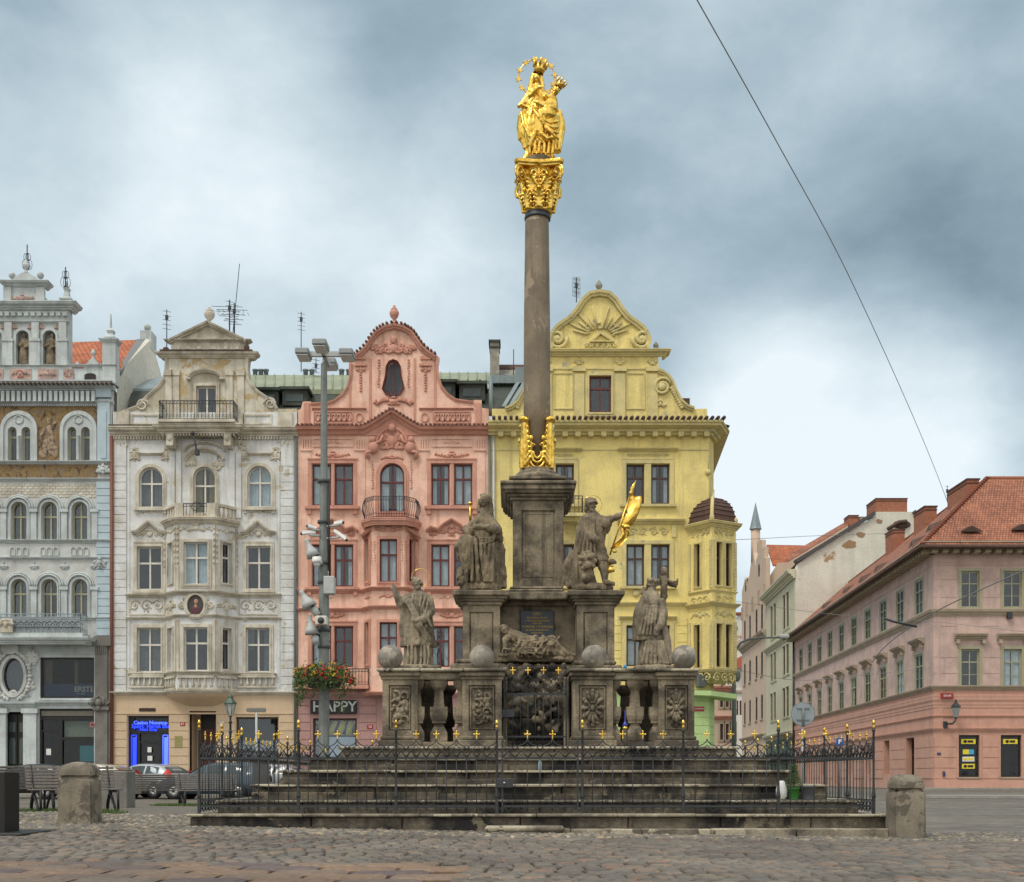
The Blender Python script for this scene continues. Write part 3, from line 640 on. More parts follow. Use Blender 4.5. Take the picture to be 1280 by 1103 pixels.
# ================================================================ cream house with the oriel
def cream_house():
 b = Bld('town_house', 'narrow cream stucco house with a central oriel, triangular pediment and peach ground floor', 'house', F0, frame='whitef', curtain='curtain2', base=(PX(255), 60, 0))
 X, Z = PX, PZ; xl, xr = X(141), X(371.5); H = []; sur = (.16, .06, 'creamtrim')
 for (a, c, t, bo, ar) in [(171.5, 201.5, 785, 840.5, 0), (307.5, 337.5, 785, 840.5, 0), (171.5, 202, 683.5, 737.5, 0), (308, 338.5, 683, 737, 0), (174, 203.5, 584.5, 634.5, 1), (309.5, 339.5, 583, 634, 1), (242, 269.5, 584, 642, 1)]:
  H.append(b.win(X(a), X(c), Z(bo), Z(t), ar, sur=sur, sill=(.22, 'creamtrim'), trans=.62 if not ar else .6, lab='arched window' if ar else None, curtain=('ochre' if a == 242 else 'd')))
 zt = Z(868)
 # ground floor
 G = [opening(X(159.5), X(211), .1, Z(895)), opening(X(237), X(270), .1, Z(889)), opening(X(295), X(348), Z(963), Z(896.5))]
 m = F0.mb(); m.plate([(xl, 0), (xr, 0), (xr, zt), (xl, zt)], G, 0, .4); b.part('ground_floor_wall', m, 'peach')
 m = F0.mb()
 for (a, c) in ((142, 158.5), (212, 236), (271, 294), (349, 371)): quoins(m, X(a), X(c), .3, Z(893), .41, .035, .04)
 m.box(xl, xr, -.06, .02, Z(893), Z(891)); m.box(xl, xr, -.09, .02, .0, .28); b.part('rustication', m, 'peach')
 m = F0.mb(); cornice(m, [(xl-.1, 0), (xr+.02, 0)], Z(869), .22, .16); b.part('string_course', m, 'creamtrim')
 # neon shop front
 org = F0.world(X(185), .2, .1); m = F0.mb(); x0, x1 = X(160), X(210.5); zz = Z(895.5)
 m.plate([(x0, .1), (x1, .1), (x1, zz), (x0, zz)], [[(x0+.25, Z(914)), (x1-.12, Z(914)), (x1-.12, Z(897.5)), (x0+.25, Z(897.5))], [(X(173), Z(926.5)), (X(198), Z(926.5)), (X(198), Z(917)), (X(173), Z(917))], [(X(173.5), .15), (X(198), .15), (X(198), Z(929)), (X(173.5), Z(929))], [(X(162), .4), (X(170), .4), (X(170), Z(917)), (X(162), Z(917))], [(X(201.5), .4), (X(209.5), .4), (X(209.5), Z(917)), (X(201.5), Z(917))]], .2, .3)
 sh = b.part('shop_front', m, 'black', 'black shop front with blue neon', origin=org)
 m = F0.mb(); m.box(x0, x1, .31, .33, .1, zz); b.part('pane', m, 'glassdark', parent=sh)
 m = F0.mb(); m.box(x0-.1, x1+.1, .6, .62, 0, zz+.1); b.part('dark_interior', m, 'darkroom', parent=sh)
 for i, (bd, zz_, sz, mt) in enumerate((('Casino Nonstop', 903.5, .25, 'neonpale'), ('Sport  Herna Bar', 908, .27, 'neon'), ('Non Stop', 912, .22, 'neon'))):
  textobj(bd, sz, M_[mt], sh, (X(187)-.1*(i == 2), 60.17, Z(zz_)), 'neon_lettering', ext=.02, bold=.004)
 m = F0.mb(); m.box(X(164), X(192), .3, .305, Z(913), Z(901)); m2 = b.part('neon_panel', m, plain('dim_blue_panel', (.01, .02, .2), .5, 0, .3, 8, 0, (.01, .03, .6), .07), parent=sh)
 for c in (166, 205.5):
  m = F0.mb(); zt2, zb2 = Z(919), Z(958)
  for dx in (-.12, .12): m.tube([(X(c)+dx, .18, zb2), (X(c)+dx, .18, zt2)], .02, 6)
  m.tube([(X(c)-.12, .18, zt2), (X(c)+.12, .18, zt2)], .02, 6); m.box(X(c)-.07, X(c)+.09, .2, .22, zb2, zt2-.1); b.part('neon_tube', m, 'neonpale' if c > 200 else 'neon', parent=sh)
 m = F0.mb(); m.box(X(183), X(188), .18, .19, Z(940.5), Z(934)); m.box(X(183), X(189), .18, .19, Z(951), Z(945)); b.part('notice', m, 'white_', parent=sh)
 for (a, c) in ((174, 194.5), (310, 331)):
  m = F0.mb(); m.box(X(a), X(c), -.03, .05, Z(889.5), Z(885.5))
  for i in range(5): m.box(X(a)+.02, X(c)-.02, -.045, -.03, Z(889.5)+.02+i*.032, Z(889.5)+.035+i*.032)
  b.part('vent_grille', m, 'brownf')
 # passage door
 m = F0.mb(); m.box(X(237)-.05, X(270)+.05, 1.4, 1.5, 0, Z(889)); m.box(X(237)-.1, X(237), .05, 1.4, 0, Z(889)); m.box(X(270), X(270)+.1, .05, 1.4, 0, Z(889)); m.box(X(237), X(270), .05, 1.4, Z(889), Z(889)+.1); b.part('door_recess', m, 'peach')
 m = F0.mb(); m.bbox(X(243), X(270), 1.2, 1.38, .1, Z(910)); m.box(X(243)+.12, X(256), 1.17, 1.2, .4, Z(915)); m.box(X(257), X(270)-.1, 1.17, 1.2, .4, Z(915)); dr = b.part('door', m, plain('mahogany_door', (.10, .028, .014), .5), origin=F0.world(X(256), 1.2, .1))
 m = F0.mb(); m.box(X(243), X(270), 1.25, 1.3, Z(910), Z(889)-.02); b.part('fanlight', m, 'black', parent=dr)
 # right shop window
 w = b.win(X(295), X(348), Z(963), Z(896.5), 0, mull=0, trans=.35, frame='brownf', curtain=None, rec=.18, name='shop_window', ft=.09, depth=1.2)
 m = F0.mb(); m.box(X(296), X(347), .34, .36, Z(962), Z(926)); b.part('frosted_film', m, plain('grey_blue_film', (.28, .33, .38), .5))
 for px_, t, lb in ((228.5, '87', 'house number plate'), (277, '156', 'white number plate')):
  m = F0.mb(); m.bbox(X(px_-3.2), X(px_+3.2), -.05, 0, Z(908), Z(902.8), .01); pl = b.part('number_plate', m, 'redsign' if t == '87' else 'white_', origin=F0.world(X(px_), -.05, Z(908)))
  textobj(t, .17, M_['white_' if t == '87' else 'redsign'], pl, (X(px_), 59.945, Z(905.4)), 'number', ext=.004)
 m = F0.mb(); m.bbox(X(218.5), X(228.5), -.05, 0, Z(935), Z(920), .015)
 for i in range(6): m.box(X(220), X(227), -.056, -.05, Z(932.5)+i*.08, Z(932.5)+i*.08+.02)
 b.part('brass_plaque', m, 'brass')
 # upper wall
 za = Z(515.5); m = F0.mb(); m.plate([(xl, zt), (xr, zt), (xr, za), (xl, za)], H, 0, .4); b.part('upper_wall', m, 'cream')
 body(b, F0, xl, xr, Z(516), 'cream')
 m = F0.mb()
 for (a, c) in ((142, 158), (351.5, 368)): quoins(m, X(a), X(c), Z(866), Z(583), .40, .05, .03)
 for (a, c) in ((142, 158), (351.5, 368)): m.box(X(a), X(c), -.06, .02, Z(583), Z(546))
 for c in (215.5, 223.5, 290.5, 298.5): m.box(X(c)-.13, X(c)+.13, -.07, .02, Z(648), Z(565))
 for c in (161, 348.5): m.box(X(c)-.05, X(c)+.05, -.03, .02, Z(860), Z(560))
 b.part('pilasters_and_quoins', m, 'cream')
 # oriel: plan
 k1 = .55; bx, w1, w0, pr = 251.5, 24, 45, 1.0
 a0 = (X(bx-w0), 0); a1 = (X(bx-w1), -pr); a2 = (X(bx+w1), -pr); a3 = (X(bx+w0), 0)
 z0, z1 = Z(866), Frame(D=59).z(652); oriel = None
 plan = [a0, a1, a2, a3]
 def wpl(p, dy=0): return (p[0], 60+p[1]+dy)
 zs = Frame(D=59.); zc = lambda py: zs.z(py)
 fl = facet(wpl(a0), wpl(a1), 59.5); ff = facet(wpl(a1), wpl(a2), 59); frr = facet(wpl(a2), wpl(a3), 59.5)
 for fr in (fl, ff, frr):
  hs = []; Lf = fr.len
  for (t_, b_) in ((784.5, 839), (678, 731)):
   if fr is ff: hw = 15*zs.k; hs.append(b.win(Lf/2-hw, Lf/2+hw, zc(b_), zc(t_), 0, fr=fr, sur=sur, trans=.64, depth=.5))
   else: hs.append(b.win(Lf/2-.27, Lf/2+.27, fr.z(b_-1), fr.z(t_+1), 0, fr=fr, sur=(.1, .04, 'creamtrim'), trans=.64, mull=0, depth=.5, lab='narrow oriel side window', curtain='d' if fr is fl or t_ > 700 else None))
  m = fr.mb(); m.plate([(0, z0), (Lf, z0), (Lf, z1), (0, z1)], hs, 0, .25); b.part('oriel_wall', m, 'cream')
  m = fr.mb()
  for q in (.0, Lf-.12): m.box(q, q+.12, -.05, .02, zc(742), zc(656)); m.box(q, q+.12, -.05, .02, zc(845), zc(775))
  if fr is ff: relief(m, Lf/2, zc(661), Lf*.8, .5, 3, .045)
  else: relief(m, Lf/2, zc(663), Lf*.7, .4, 4, .035)
  relief(m, Lf/2, zc(757), Lf*.85, .75, 9, .05) if fr is not ff else [relief(m, q, zc(757), .45, .75, 11, .05) for q in (.35, Lf-.35)]
  for zz in [zc(660)-i*.28 for i in range(7)]: m.ell((.06, -.07, zz), (.05, .04, .09), 6, 4); m.ell((Lf-.06, -.07, zz), (.05, .04, .09), 6, 4)
  b.part('stucco_relief', m, 'creamtrim')
  m = fr.mb(); balustrade(m, .06, Lf-.06, zc(862), zc(845), -.03, t=.1); b.part('blind_balustrade', m, 'creamtrim')
 m = F0.mb(); pl0 = [(xl+.9*0+X(160)-xl, 0)] if False else [(X(158), 0), a0, a1, a2, a3, (X(352), 0)]
 cornice(m, pl0, zc(744), .22, .20); cornice(m, pl0, zc(772), .14, .14); cornice(m, [(X(160), 0), a0, a1, a2, a3, (X(346), 0)], zc(843), .18, .14); cornice(m, pl0, zc(866.5), .12, .16)
 b.part('oriel_cornice', m, 'creamtrim')
 m = F0.mb(); cornice(m, [a0, a1, a2, a3], zc(655), .28, .30); m.plate([(0, 0)], [], 0, .1) if False else None; b.part('oriel_top_cornice', m, 'creamtrim')
 m = MB(); P3 = [wpl(p) for p in plan]; m.add([(p[0], p[1], z) for z in (z1, z1+.28) for p in P3], [(0, 1, 2, 3), (7, 6, 5, 4), (0, 1, 5, 4), (1, 2, 6, 5), (2, 3, 7, 6)])
 # rounded corbel
 rings = []
 for i in range(7):
  t = i/6; k = cos(t*pi/2*.95); rings += [(X(bx)+(p[0]-X(bx))*(.35+.65*k), 60+p[1]*k+.01, z0-.02-t*.62) for p in plan]
 m.add(rings, [(i*4+j, i*4+j+1, i*4+5+j, i*4+4+j) for i in range(6) for j in range(3)], True); b.part('oriel_corbel', m, 'peach')
 # medallion
 m = ff.mb(); cxx = ff.len/2; czz = zc(757); m.plate(circ(cxx, czz, .58, .68), [circ(cxx, czz, .40, .50)], -.1, .0); m.plate(circ(cxx, czz, .50, .60), [circ(cxx, czz, .40, .50)], -.14, -.1); md = b.part('medallion_frame', m, 'creamtrim', origin=ff.world(cxx, 0, czz))
 m = ff.mb(); m.plate(circ(cxx, czz, .40, .50), [], -.06, 0); b.part('painted_oval', m, plain('dark_brown_painting', (.05, .045, .045), .6), parent=md)
 m = ff.mb(); m.ell((cxx+.02, -.06, czz+.18), (.10, .03, .12)); m.ell((cxx, -.06, czz-.05), (.07, .03, .1)); b.part('painted_face', m, plain('painted_skin', (.42, .24, .15), .7), parent=md)
 m = ff.mb(); m.ell((cxx, -.055, czz-.22), (.25, .03, .22)); b.part('painted_robe', m, plain('painted_robe', (.10, .035, .045), .7), parent=md)
 # friezes & side balustrades
 m = F0.mb()
 for (a, c) in ((160, 206), (298, 348)):
  relief(m, X((a+c)/2), Z(757), (c-a)*F0.k*.95, .72, int(a), .05, 'frieze'); m.plate([(X(a), Z(769)), (X(c), Z(769)), (X(c), Z(745)), (X(a), Z(745))], [[(X(a)+.06, Z(769)+.06), (X(c)-.06, Z(769)+.06), (X(c)-.06, Z(745)-.06), (X(a)+.06, Z(745)-.06)]], -.05, 0)
 b.part('scroll_frieze', m, 'creamtrim')
 m = F0.mb()
 for (a, c) in ((163, 206), (298, 345)): balustrade(m, X(a), X(c), Z(860), Z(845), -.08, t=.12)
 b.part('blind_balustrade', m, 'creamtrim')
 # pedimented hoods of second row, cartouches
 for c in (187, 323):
  m = F0.mb(); x0, x1 = X(c-22), X(c+22); zb = Z(665); pk = Z(651)
  edge_mould(m, [(x0, zb), (x0+.25, zb+.05), (X(c), pk), (x1-.25, zb+.05), (x1, zb)], .16, .25); m.box(x0+.1, x1-.1, -.08, .02, Z(679), Z(677)); relief(m, X(c), Z(669), 1.25, .55, 21, .05); b.part('window_pediment', m, 'creamtrim', origin=F0.world(X(c), 0, zb))
 for c in (188.5, 324.5):
  m = F0.mb(); cornice(m, [(X(c-16), 0), (X(c+16), 0)], Z(570), .14, .12)
  for sg in (-1, 1): relief(m, X(c+sg*20), Z(572), .42, 1.1, 31, .055)
  relief(m, X(c), Z(641), 1.0, .25, 8, .03); b.part('stucco_relief', m, 'creamtrim')
 m = F0.mb()
 for c in (216, 299, 151, 360):
  relief(m, X(c), Z(556), .55, .8, 14, .06);
  if c in (216, 299): relief(m, X(c), Z(572), .2, .9, 5, .05, 'garland')
 b.part('pilaster_capitals', m, 'creamtrim')
 m = F0.mb(); a_ = arc(X(256), Z(580), 1.05, .75, 15, 165, 12)[::-1]; edge_mould(m, a_, .16, .3); relief(m, X(240), Z(580), .5, .8, 51, .06); relief(m, X(272), Z(580), .5, .8, 52, .06)
 a_ = arc(X(256), Z(567), 1.05, .55, 10, 170, 12)[::-1]; edge_mould(m, a_, .1, .22); b.part('arched_hood', m, 'creamtrim')
 # balcony above the oriel
 zb, ztp = zc(650), zc(629); m = MB()
 for fr in (fl, frr): m.M = fr.M; balustrade(m, .12, fr.len-.05, zb, ztp, .06, n=4); m.box(fr.len-.16 if fr is fl else 0, fr.len if fr is fl else .16, -.03, .16, zb, ztp+.02)
 m.M = ff.M; m.box(0, .32, -.02, .16, zb, ztp); m.box(ff.len-.42, ff.len, -.02, .16, zb, ztp); b.part('balcony_parapet', m, 'creamtrim')
 m = ff.mb(); ironrail(m, [(.32, .02), (ff.len-.42, .02)], zb, ztp-.02, .16); m.tube(spiral(ff.len/2, ztp-.2, .3, .12, 0, 1, .0), .02, 5); b.part('balcony_railing', m, 'iron')
 # main cornice + upper balcony
 m = F0.mb(); sx0, sx1, sp = X(206), X(297.5), -1.05
 cornice(m, [(xl-.12, 0), (sx0, 0), (sx0, -.5), (sx1, -.5), (sx1, 0), (xr+.05, 0)], Z(546), .42, .42); m.box(sx0, sx1, -.5, 0, Z(546), Z(535)); dentils(m, xl, sx0, Z(550), Z(546.5), .14, .14, .08); dentils(m, sx1, xr, Z(550), Z(546.5), .14, .14, .08); dentils(m, sx0, sx1, Z(549), Z(546.5), .62, .14, .08)
 b.part('main_cornice', m, 'creamtrim')
 m = F0.mb(); m.box(sx0-.05, sx1+.05, sp, 0, Z(535), Z(531.5)); b.part('balcony_slab', m, 'creamtrim')
 m = F0.mb()
 for c in (217, 288): m.bbox(X(c)-.17, X(c)+.17, -.7, 0, Z(562), Z(546)); m.ell((X(c), -.55, Z(552)), (.2, .25, .25), 8, 6)
 b.part('balcony_bracket', m, 'creamtrim')
 m = F0.mb(); ironrail(m, [(sx0, -.1), (sx0, sp+.1), (sx1, sp+.1), (sx1, -.1)], Z(531), Z(508.5), .17, .016); b.part('balcony_railing', m, 'iron')
 # lantern bracket
 m = F0.mb(); m.tube([(X(247), -.5, Z(546)), (X(247), -.95, Z(548)), (X(251), -1.1, Z(560)), (X(253), -1.1, Z(571))], .04, 6); m.bbox(X(251), X(256), -1.15, -.95, Z(576.5), Z(569.5)); m.ell((X(247), -1.0, Z(549)), .1, 6, 4); b.part('hanging_lantern', m, 'iron')
 # attic gable
 dz = opening(X(245.5), X(270.5), Z(531.5), Z(483));
 L_ = [(148, 515), (154, 512.5), (160, 511), (170, 507.5), (176, 503), (182, 495.5), (190, 488), (198, 481), (203.5, 473), (206, 462), (206.5, 448), (204, 447.5)]
 R_ = [(315, 447.5), (311, 448), (310, 458), (311.5, 473), (317, 482), (324, 489), (333, 495), (341, 500), (346, 507), (347, 511), (371.5, 511)]
 outl = [(xl, Z(537)), (xl, Z(514.5))]+[F0.pt(*p) for p in L_]+[F0.pt(*p) for p in R_]+[(xr, Z(537))]
 dz = b.win(X(245.5), X(270.5), Z(531.5), Z(483), 0, sur=(.14, .05, 'creamtrim'), trans=.98, curtain=None, lab='balcony door', name='balcony_door')
 m = F0.mb(); m.plate(outl, [dz], .02, .5); b.part('gable_wall', m, 'creamtrim' if False else stain_mat('stained_gable_plaster', (.60, .57, .47), (.36, .31, .22), (.44, .33, .17), .7, .8, 1.2, patchamt=.6))
 m = F0.mb(); cornice(m, [(X(203), .4), (X(203), 0), (X(316), 0), (X(316), .4)], Z(448), .3, .26); m.plate([F0.pt(*p) for p in ((214, 442), (307, 442), (307, 427), (214, 427))], [], -.02, .45)
 edge_mould(m, [F0.pt(*p) for p in L_[2:-1]], .14, .08); edge_mould(m, [F0.pt(*p) for p in R_[1:-1]], .14, .08)
 m.plate([F0.pt(*p) for p in ((218, 424), (302, 424), (260, 406))], [], .02, .4); edge_mould(m, [F0.pt(*p) for p in ((211, 427.5), (215, 425), (260.5, 403), (306, 425), (309, 427.5))], .16, .3)
 cornice(m, [(X(211), .3), (X(211), 0), (X(309), 0), (X(309), .3)], Z(428.5), .22, .12)
 edge_mould(m, arc(X(257.5), Z(476), .9, .52, 0, 180, 12)[::-1], .13, .28); m.box(X(234), X(239), -.28, 0, Z(476), Z(474)); m.box(X(276), X(281), -.28, 0, Z(476), Z(474))
 for c in (211, 220, 287, 301): m.box(X(c)-.16, X(c)+.16, -.05, .03, Z(531), Z(470)); m.box(X(c)-.2, X(c)+.2, -.09, .03, Z(470), Z(463))
 for (a, c) in ((222, 226), (233, 238), (246, 252), (262, 270), (280, 285), (294, 299)): m.box(X(a), X(c), -.06, 0, Z(437), Z(433))
 for (a, c) in ((146, 162), (348, 366)): m.box(X(a), X(c), -.08, .03, Z(533), Z(516)); relief(m, X((a+c)/2), Z(525), .5, .4, 3, .05)
 for (a, c) in ((164, 200), (304, 340)): m.plate([(X(a), Z(531)), (X(c), Z(531)), (X(c), Z(518)), (X(a), Z(518))], [[(X(a)+.08, Z(531)+.08), (X(c)-.08, Z(531)+.08), (X(c)-.08, Z(518)-.08), (X(a)+.08, Z(518)-.08)]], -.05, .02)
 m.tube(spiral(X(178), Z(507), .32, .08, 0, 1.6, -.02), .05, 6); m.tube(spiral(X(338), Z(505), .32, .08, 0, 1.6, -.02, sgn=-1), .05, 6)
 b.part('gable_mouldings', m, 'creamtrim')
 m = F0.mb(); urn(m, X(261), .15, Z(404), .85, .27); b.part('gable_urn', m, 'creamtrim')
 m = F0.mb(); m.box(X(202), X(317), -.36, .4, Z(441.2), Z(440)); m.box(xl-.1, X(204), -.42, .1, Z(535)+.02, Z(535)+.05); b.part('lead_flashing', m, 'tileedge')
 m = F0.mb(); m.ell((X(208), -.1, Z(438)), (.16, .12, .13)); m.ell((X(309), -.1, Z(436)), (.14, .1, .18)); b.part('gable_finial', m, 'tileedge')
 # little roofs beside the gable
 quad(b, 'side_roof', 'zinc', [(160, 486, 63), (206, 486, 63), (206, 470, 66), (174, 478, 66)]); quad(b, 'side_roof', 'roofdark', [(158, 513, 61), (206, 513, 61), (206, 489, 63), (165, 489, 63)])
 quad(b, 'lower_roof_slope', 'roofdark', [(313, 514, 61), (446, 514, 61), (446, 489, 63), (313, 489, 63)])
 quad(b, 'metal_roof', 'copper', [(313, 487, 62.6), (446, 487, 62.6), (446, 469, 67), (313, 469, 67)], 11)
 dormer(b, 322, 348, 489, 508, 61.3); dormer(b, 353, 384, 488, 507, 61.3)
 for i, c in enumerate((319, 326, 332.5, 382, 390, 427, 436)):
  m = MB(); q = at3(c, 469, 67.2); m.lathe([(.13, -.4), (.13, .22), (.17, .23), (.17, .3)], q, 10); b.part('flue_pipe', m, 'zinc')
 m = F0.mb(); m.tube([(xr-.08, -.1, Z(546)), (xr-.08, -.1, .3)], .07, 8); b.part('downpipe', m, 'zpipe')
 m = F0.mb(); m.tube([(xl-.02, -.1, Z(546)), (xl-.02, -.1, .3)], .09, 8); b.part('downpipe', m, 'downpipe')
 b.finish()
cream_house()
antenna(291, 418, 330, 63, 'tall thin whip aerial rising behind the cream gable, right of its stone urn', False, .02, .35)
def comb(px, top, bot, D, lab):
 t = antenna(px, bot, top, D, lab, True, .035); f = Frame(D=D); m = MB()
 for i in range(4): m.tube([(f.x(px)-.9+.2*i, D, f.z(top+8+i*6)), (f.x(px)+.7-.1*i, D-.2, f.z(top+11+i*6))], .014, 4)
 for i in range(7): m.tube([(f.x(px)-.8+i*.25, D-.2, f.z(top+14)), (f.x(px)-.8+i*.25, D+.2, f.z(top+14))], .01, 4)
 m.build('cross_arms', M_['iron'], t)
comb(287, 375, 418, 62, 'cluster of dark yagi aerials on the cream house ridge, just right of the urn')
comb(293, 379, 418, 61.4, 'shorter pole of aerials at the right of the urn cluster')
antenna(208.5, 436, 387, 61, 'aerial mast at the left end of the cream house gable')
antenna(376.5, 465, 390, 66, 'tall aerial between the cream and salmon houses, behind the lamp post')
antenna(395, 466, 448, 66, 'short aerial to the right of the lamp post mast')
# ================================================================ salmon house
M_['pinktile'] = stain_mat('weathered_pink_tiles', (.26, .115, .085), (.09, .05, .04), None, .8, .3, 3)
def salmon_house():
 b = Bld('town_house', 'salmon pink house with a curved tiled gable, vase-shaped attic window and bowed iron balcony', 'house', F0, frame='redf', curtain='curtain', base=(PX(492), 60, 0))
 X, Z = PX, PZ; xl, xr = X(372.3), X(611.3); H = []; T = 'pinktrim'; zt = Z(868)
 for (t, bo, tr) in ((580, 632, .64), (681, 733.5, .64), (783, 834, .64)):
  for (a, c) in ((390, 414), (418, 441.5), (539, 562), (567.5, 590.5)):
   H.append(b.win(X(a), X(c), Z(bo), Z(t), 0, trans=tr, ft=.08))
 H.append(b.win(X(475), X(505.5), Z(640), Z(579.5), 1, sur=(.2, .06, T), trans=.62, curtain='curtain', lab='arched balcony door', name='balcony_door'))
 m = F0.mb(); G = [opening(X(391), X(446), .3, Z(898))]
 m.plate([(xl, 0), (xr, 0), (xr, zt), (xl, zt)], G, 0, .4); b.part('ground_floor_wall', m, 'mauve')
 m = F0.mb(); quoins(m, X(373), X(388), .3, Z(872), .41, .035, .04); quoins(m, X(449), X(470), .3, Z(872), .41, .035, .04); m.box(xl, xr, -.1, 0, 0, .3); b.part('rustication', m, 'mauve')
 w = b.win(X(391), X(446), .3, Z(898), 0, mull=0, trans=.44, frame='brownf', curtain=None, rec=.2, name='shop_window', ft=.1, depth=1.5, glass='glass')
 m = F0.mb(); m.box(X(392), X(445), .36, .37, .4, Z(921)); b.part('white_reflection', m, plain('pale_blue_reflection', (.50, .55, .62), .5))  # pale panel painting the white reflection in the shop glass
 m = F0.mb(); m.box(X(393), X(444), .40, .41, Z(919), Z(899.5)); bk = b.part('window_reflection', m, plain('cream_reflection', (.62, .58, .45), .6))  # cream panel standing in for the reflection in the upper glass
 for k in range(9):
  m = F0.mb(); c = 395+k*5.6; m.tube([(X(c), .38, Z(918)), (X(c+2), .38, Z(910)), (X(c+4.5+k % 3), .38, Z(901))], [.12, .05+.04*(k % 3), .09], 4, flat=.2); b.part('reflection_shape', m, 'yellowsign' if k % 2 else 'black', parent=bk)  # yellow and black streaks of the painted reflection
 m = F0.mb(); m.bbox(X(389), X(446.5), -.18, 0, Z(892.5), Z(875.5), .03); sg = b.part('shop_sign', m, 'black', 'dark fascia with raised pale capitals', origin=F0.world(X(418), -.18, Z(884)))
 textobj('HAPPY', .72, M_['lightgrey'], sg, (X(419), 59.80, Z(884.2)), 'sign_lettering', ext=.03, bold=.01)
 m = F0.mb(); m.bbox(X(459), X(466.5), -.06, 0, Z(911.5), Z(906), .01); pl = b.part('number_plate', m, 'redsign', origin=F0.world(X(462), -.05, Z(909))); textobj('58', .17, M_['white_'], pl, (X(462.8), 59.935, Z(908.8)), 'number', ext=.004)
 m = F0.mb(); cornice(m, [(xl, 0), (xr, 0)], Z(872), .3, .22); b.part('string_course', m, 'mauve')
 # upper walls
 m = F0.mb(); m.plate([(xl, zt), (xr, zt), (xr, Z(534)), (xl, Z(534))], H, 0, .4); b.part('upper_wall', m, 'pink'); body(b, F0, xl, xr, Z(520), 'pink')
 # window surrounds for the pairs
 for (t, bo) in ((580, 632), (681, 733.5), (783, 834)):
  for (a, c) in ((390, 441.5), (539, 590.5)):
   m = F0.mb(); x0, x1, z0, z1 = X(a)-.02, X(c)+.02, Z(bo), Z(t)+.02; mid0, mid1 = X(a+24)+.02, X(a+28)-.02
   for q in ((x0-.17, x0), (x1, x1+.17)): m.box(*q, -.07, .02, z0-.05, z1+.17)
   m.box(x0, x1, -.07, .02, z1, z1+.17); m.box(mid0, mid1, -.05, .02, z0, z1); m.box(x0-.2, x1+.2, -.1, .02, z1+.17, z1+.24)
   if t < 700: m.box(x0-.3, x1+.3, -.2, .03, z0-.2, z0-.06); m.box(x0-.2, x0, -.14, .02, z0-.45, z0-.2); m.box(x1, x1+.2, -.14, .02, z0-.45, z0-.2)
   xc = (x0+x1)/2
   if t == 580: relief(m, xc, z1+.42, 1.7, .35, 61, .05); relief(m, X(a+26), (z0+z1)/2+.6, .1, .7, 2, .03, 'garland')
   if t == 681:
    zz = z1+.25; pth = [(x0-.25, zz+.42), (x0, zz+.62), (x0+.35, zz+.50), (xc-.45, zz+.72), (xc, zz+1.0), (xc+.45, zz+.72), (x1-.35, zz+.50), (x1, zz+.62), (x1+.25, zz+.42)]
    edge_mould(m, pth, .15, .28); relief(m, xc, zz+.32, 1.5, .55, 71, .055); relief(m, x0+.1, zz+.2, .3, .5, 5, .05); relief(m, x1-.1, zz+.2, .3, .5, 6, .05)
    for q in (x0-.13, x1+.13): relief(m, q, z1-.5, .1, .5, 2, .045, 'garland')
   if t == 783: relief(m, xc, z1+.5, 1.1, .6, 81, .06); m.box(x0-.25, x1+.25, -.1, .02, z1+.8, z1+.87)
   b.part('window_surround', m, T, origin=F0.world(xc, 0, z0))
 # fluted strips, frieze under cornice
 m = F0.mb()
 for c in (383, 450, 530, 600): m.box(X(c)-.25, X(c)+.25, -.04, .02, Z(860), Z(563));
 b.part('pilaster_strips', m, 'pink')
 m = F0.mb()
 for c in (383, 450, 530, 600):
  for i in range(4): m.box(X(c)-.22+i*.12, X(c)-.16+i*.12, -.07, -.03, Z(562), Z(549))
  m.box(X(c)-.28, X(c)+.28, -.1, 0, Z(564), Z(562))
 for (a, c) in ((391, 441), (539, 590)): m.plate([(X(a), Z(559)), (X(c), Z(559)), (X(c), Z(548)), (X(a), Z(548))], [[(X(a)+.06, Z(559)+.06), (X(c)-.06, Z(559)+.06), (X(c)-.06, Z(548)-.06), (X(a)+.06, Z(548)-.06)]], -.05, 0); relief(m, X((a+c)/2), Z(553.5), .8, .22, 3, .03)
 b.part('capital_frieze', m, 'pink')
 m = F0.mb()
 for (a, c) in ((378, 389), (443, 452), (521, 536), (593, 610)): quoins(m, X(a), X(c), Z(850), Z(770), .41, .035, .035)
 b.part('rustication', m, 'pink')
 # string courses
 bx, w1, w0, pr = 488, 19.5, 34, .95; a0, a1, a2, a3 = (X(bx-w0), 0), (X(bx-w1), -pr), (X(bx+w1), -pr), (X(bx+w0), 0)
 zs = Frame(D=60-pr); zc = zs.z; z0, z1 = zc(868), zc(655); plan = [a0, a1, a2, a3]
 wpl = lambda p: (p[0], 60+p[1]); fl = facet(wpl(a0), wpl(a1), 59.5); ff = facet(wpl(a1), wpl(a2), 60-pr); fr_ = facet(wpl(a2), wpl(a3), 59.5)
 for fr in (fl, ff, fr_):
  hs = []; Lf = fr.len
  for (t_, b_) in ((674, 727.5), (778, 831)):
   hw = 11*zs.k if fr is ff else .24
   hs.append(b.win(Lf/2-hw, Lf/2+hw, fr.z(b_), fr.z(t_), 0, fr=fr, sur=(.14, .05, T), mull=1 if fr is ff else 0, depth=.5))
  m = fr.mb(); m.plate([(0, z0), (Lf, z0), (Lf, z1), (0, z1)], hs, 0, .25); b.part('oriel_wall', m, 'pink')
  m = fr.mb(); relief(m, Lf/2, zc(662), Lf*.9, .5, 91, .05); relief(m, Lf/2, zc(746), Lf*.6, .25, 93, .035)
  for q in (.1, Lf-.1): relief(m, q, zc(690), .1, 1.0, 3, .035, 'garland')
  b.part('stucco_relief', m, T)
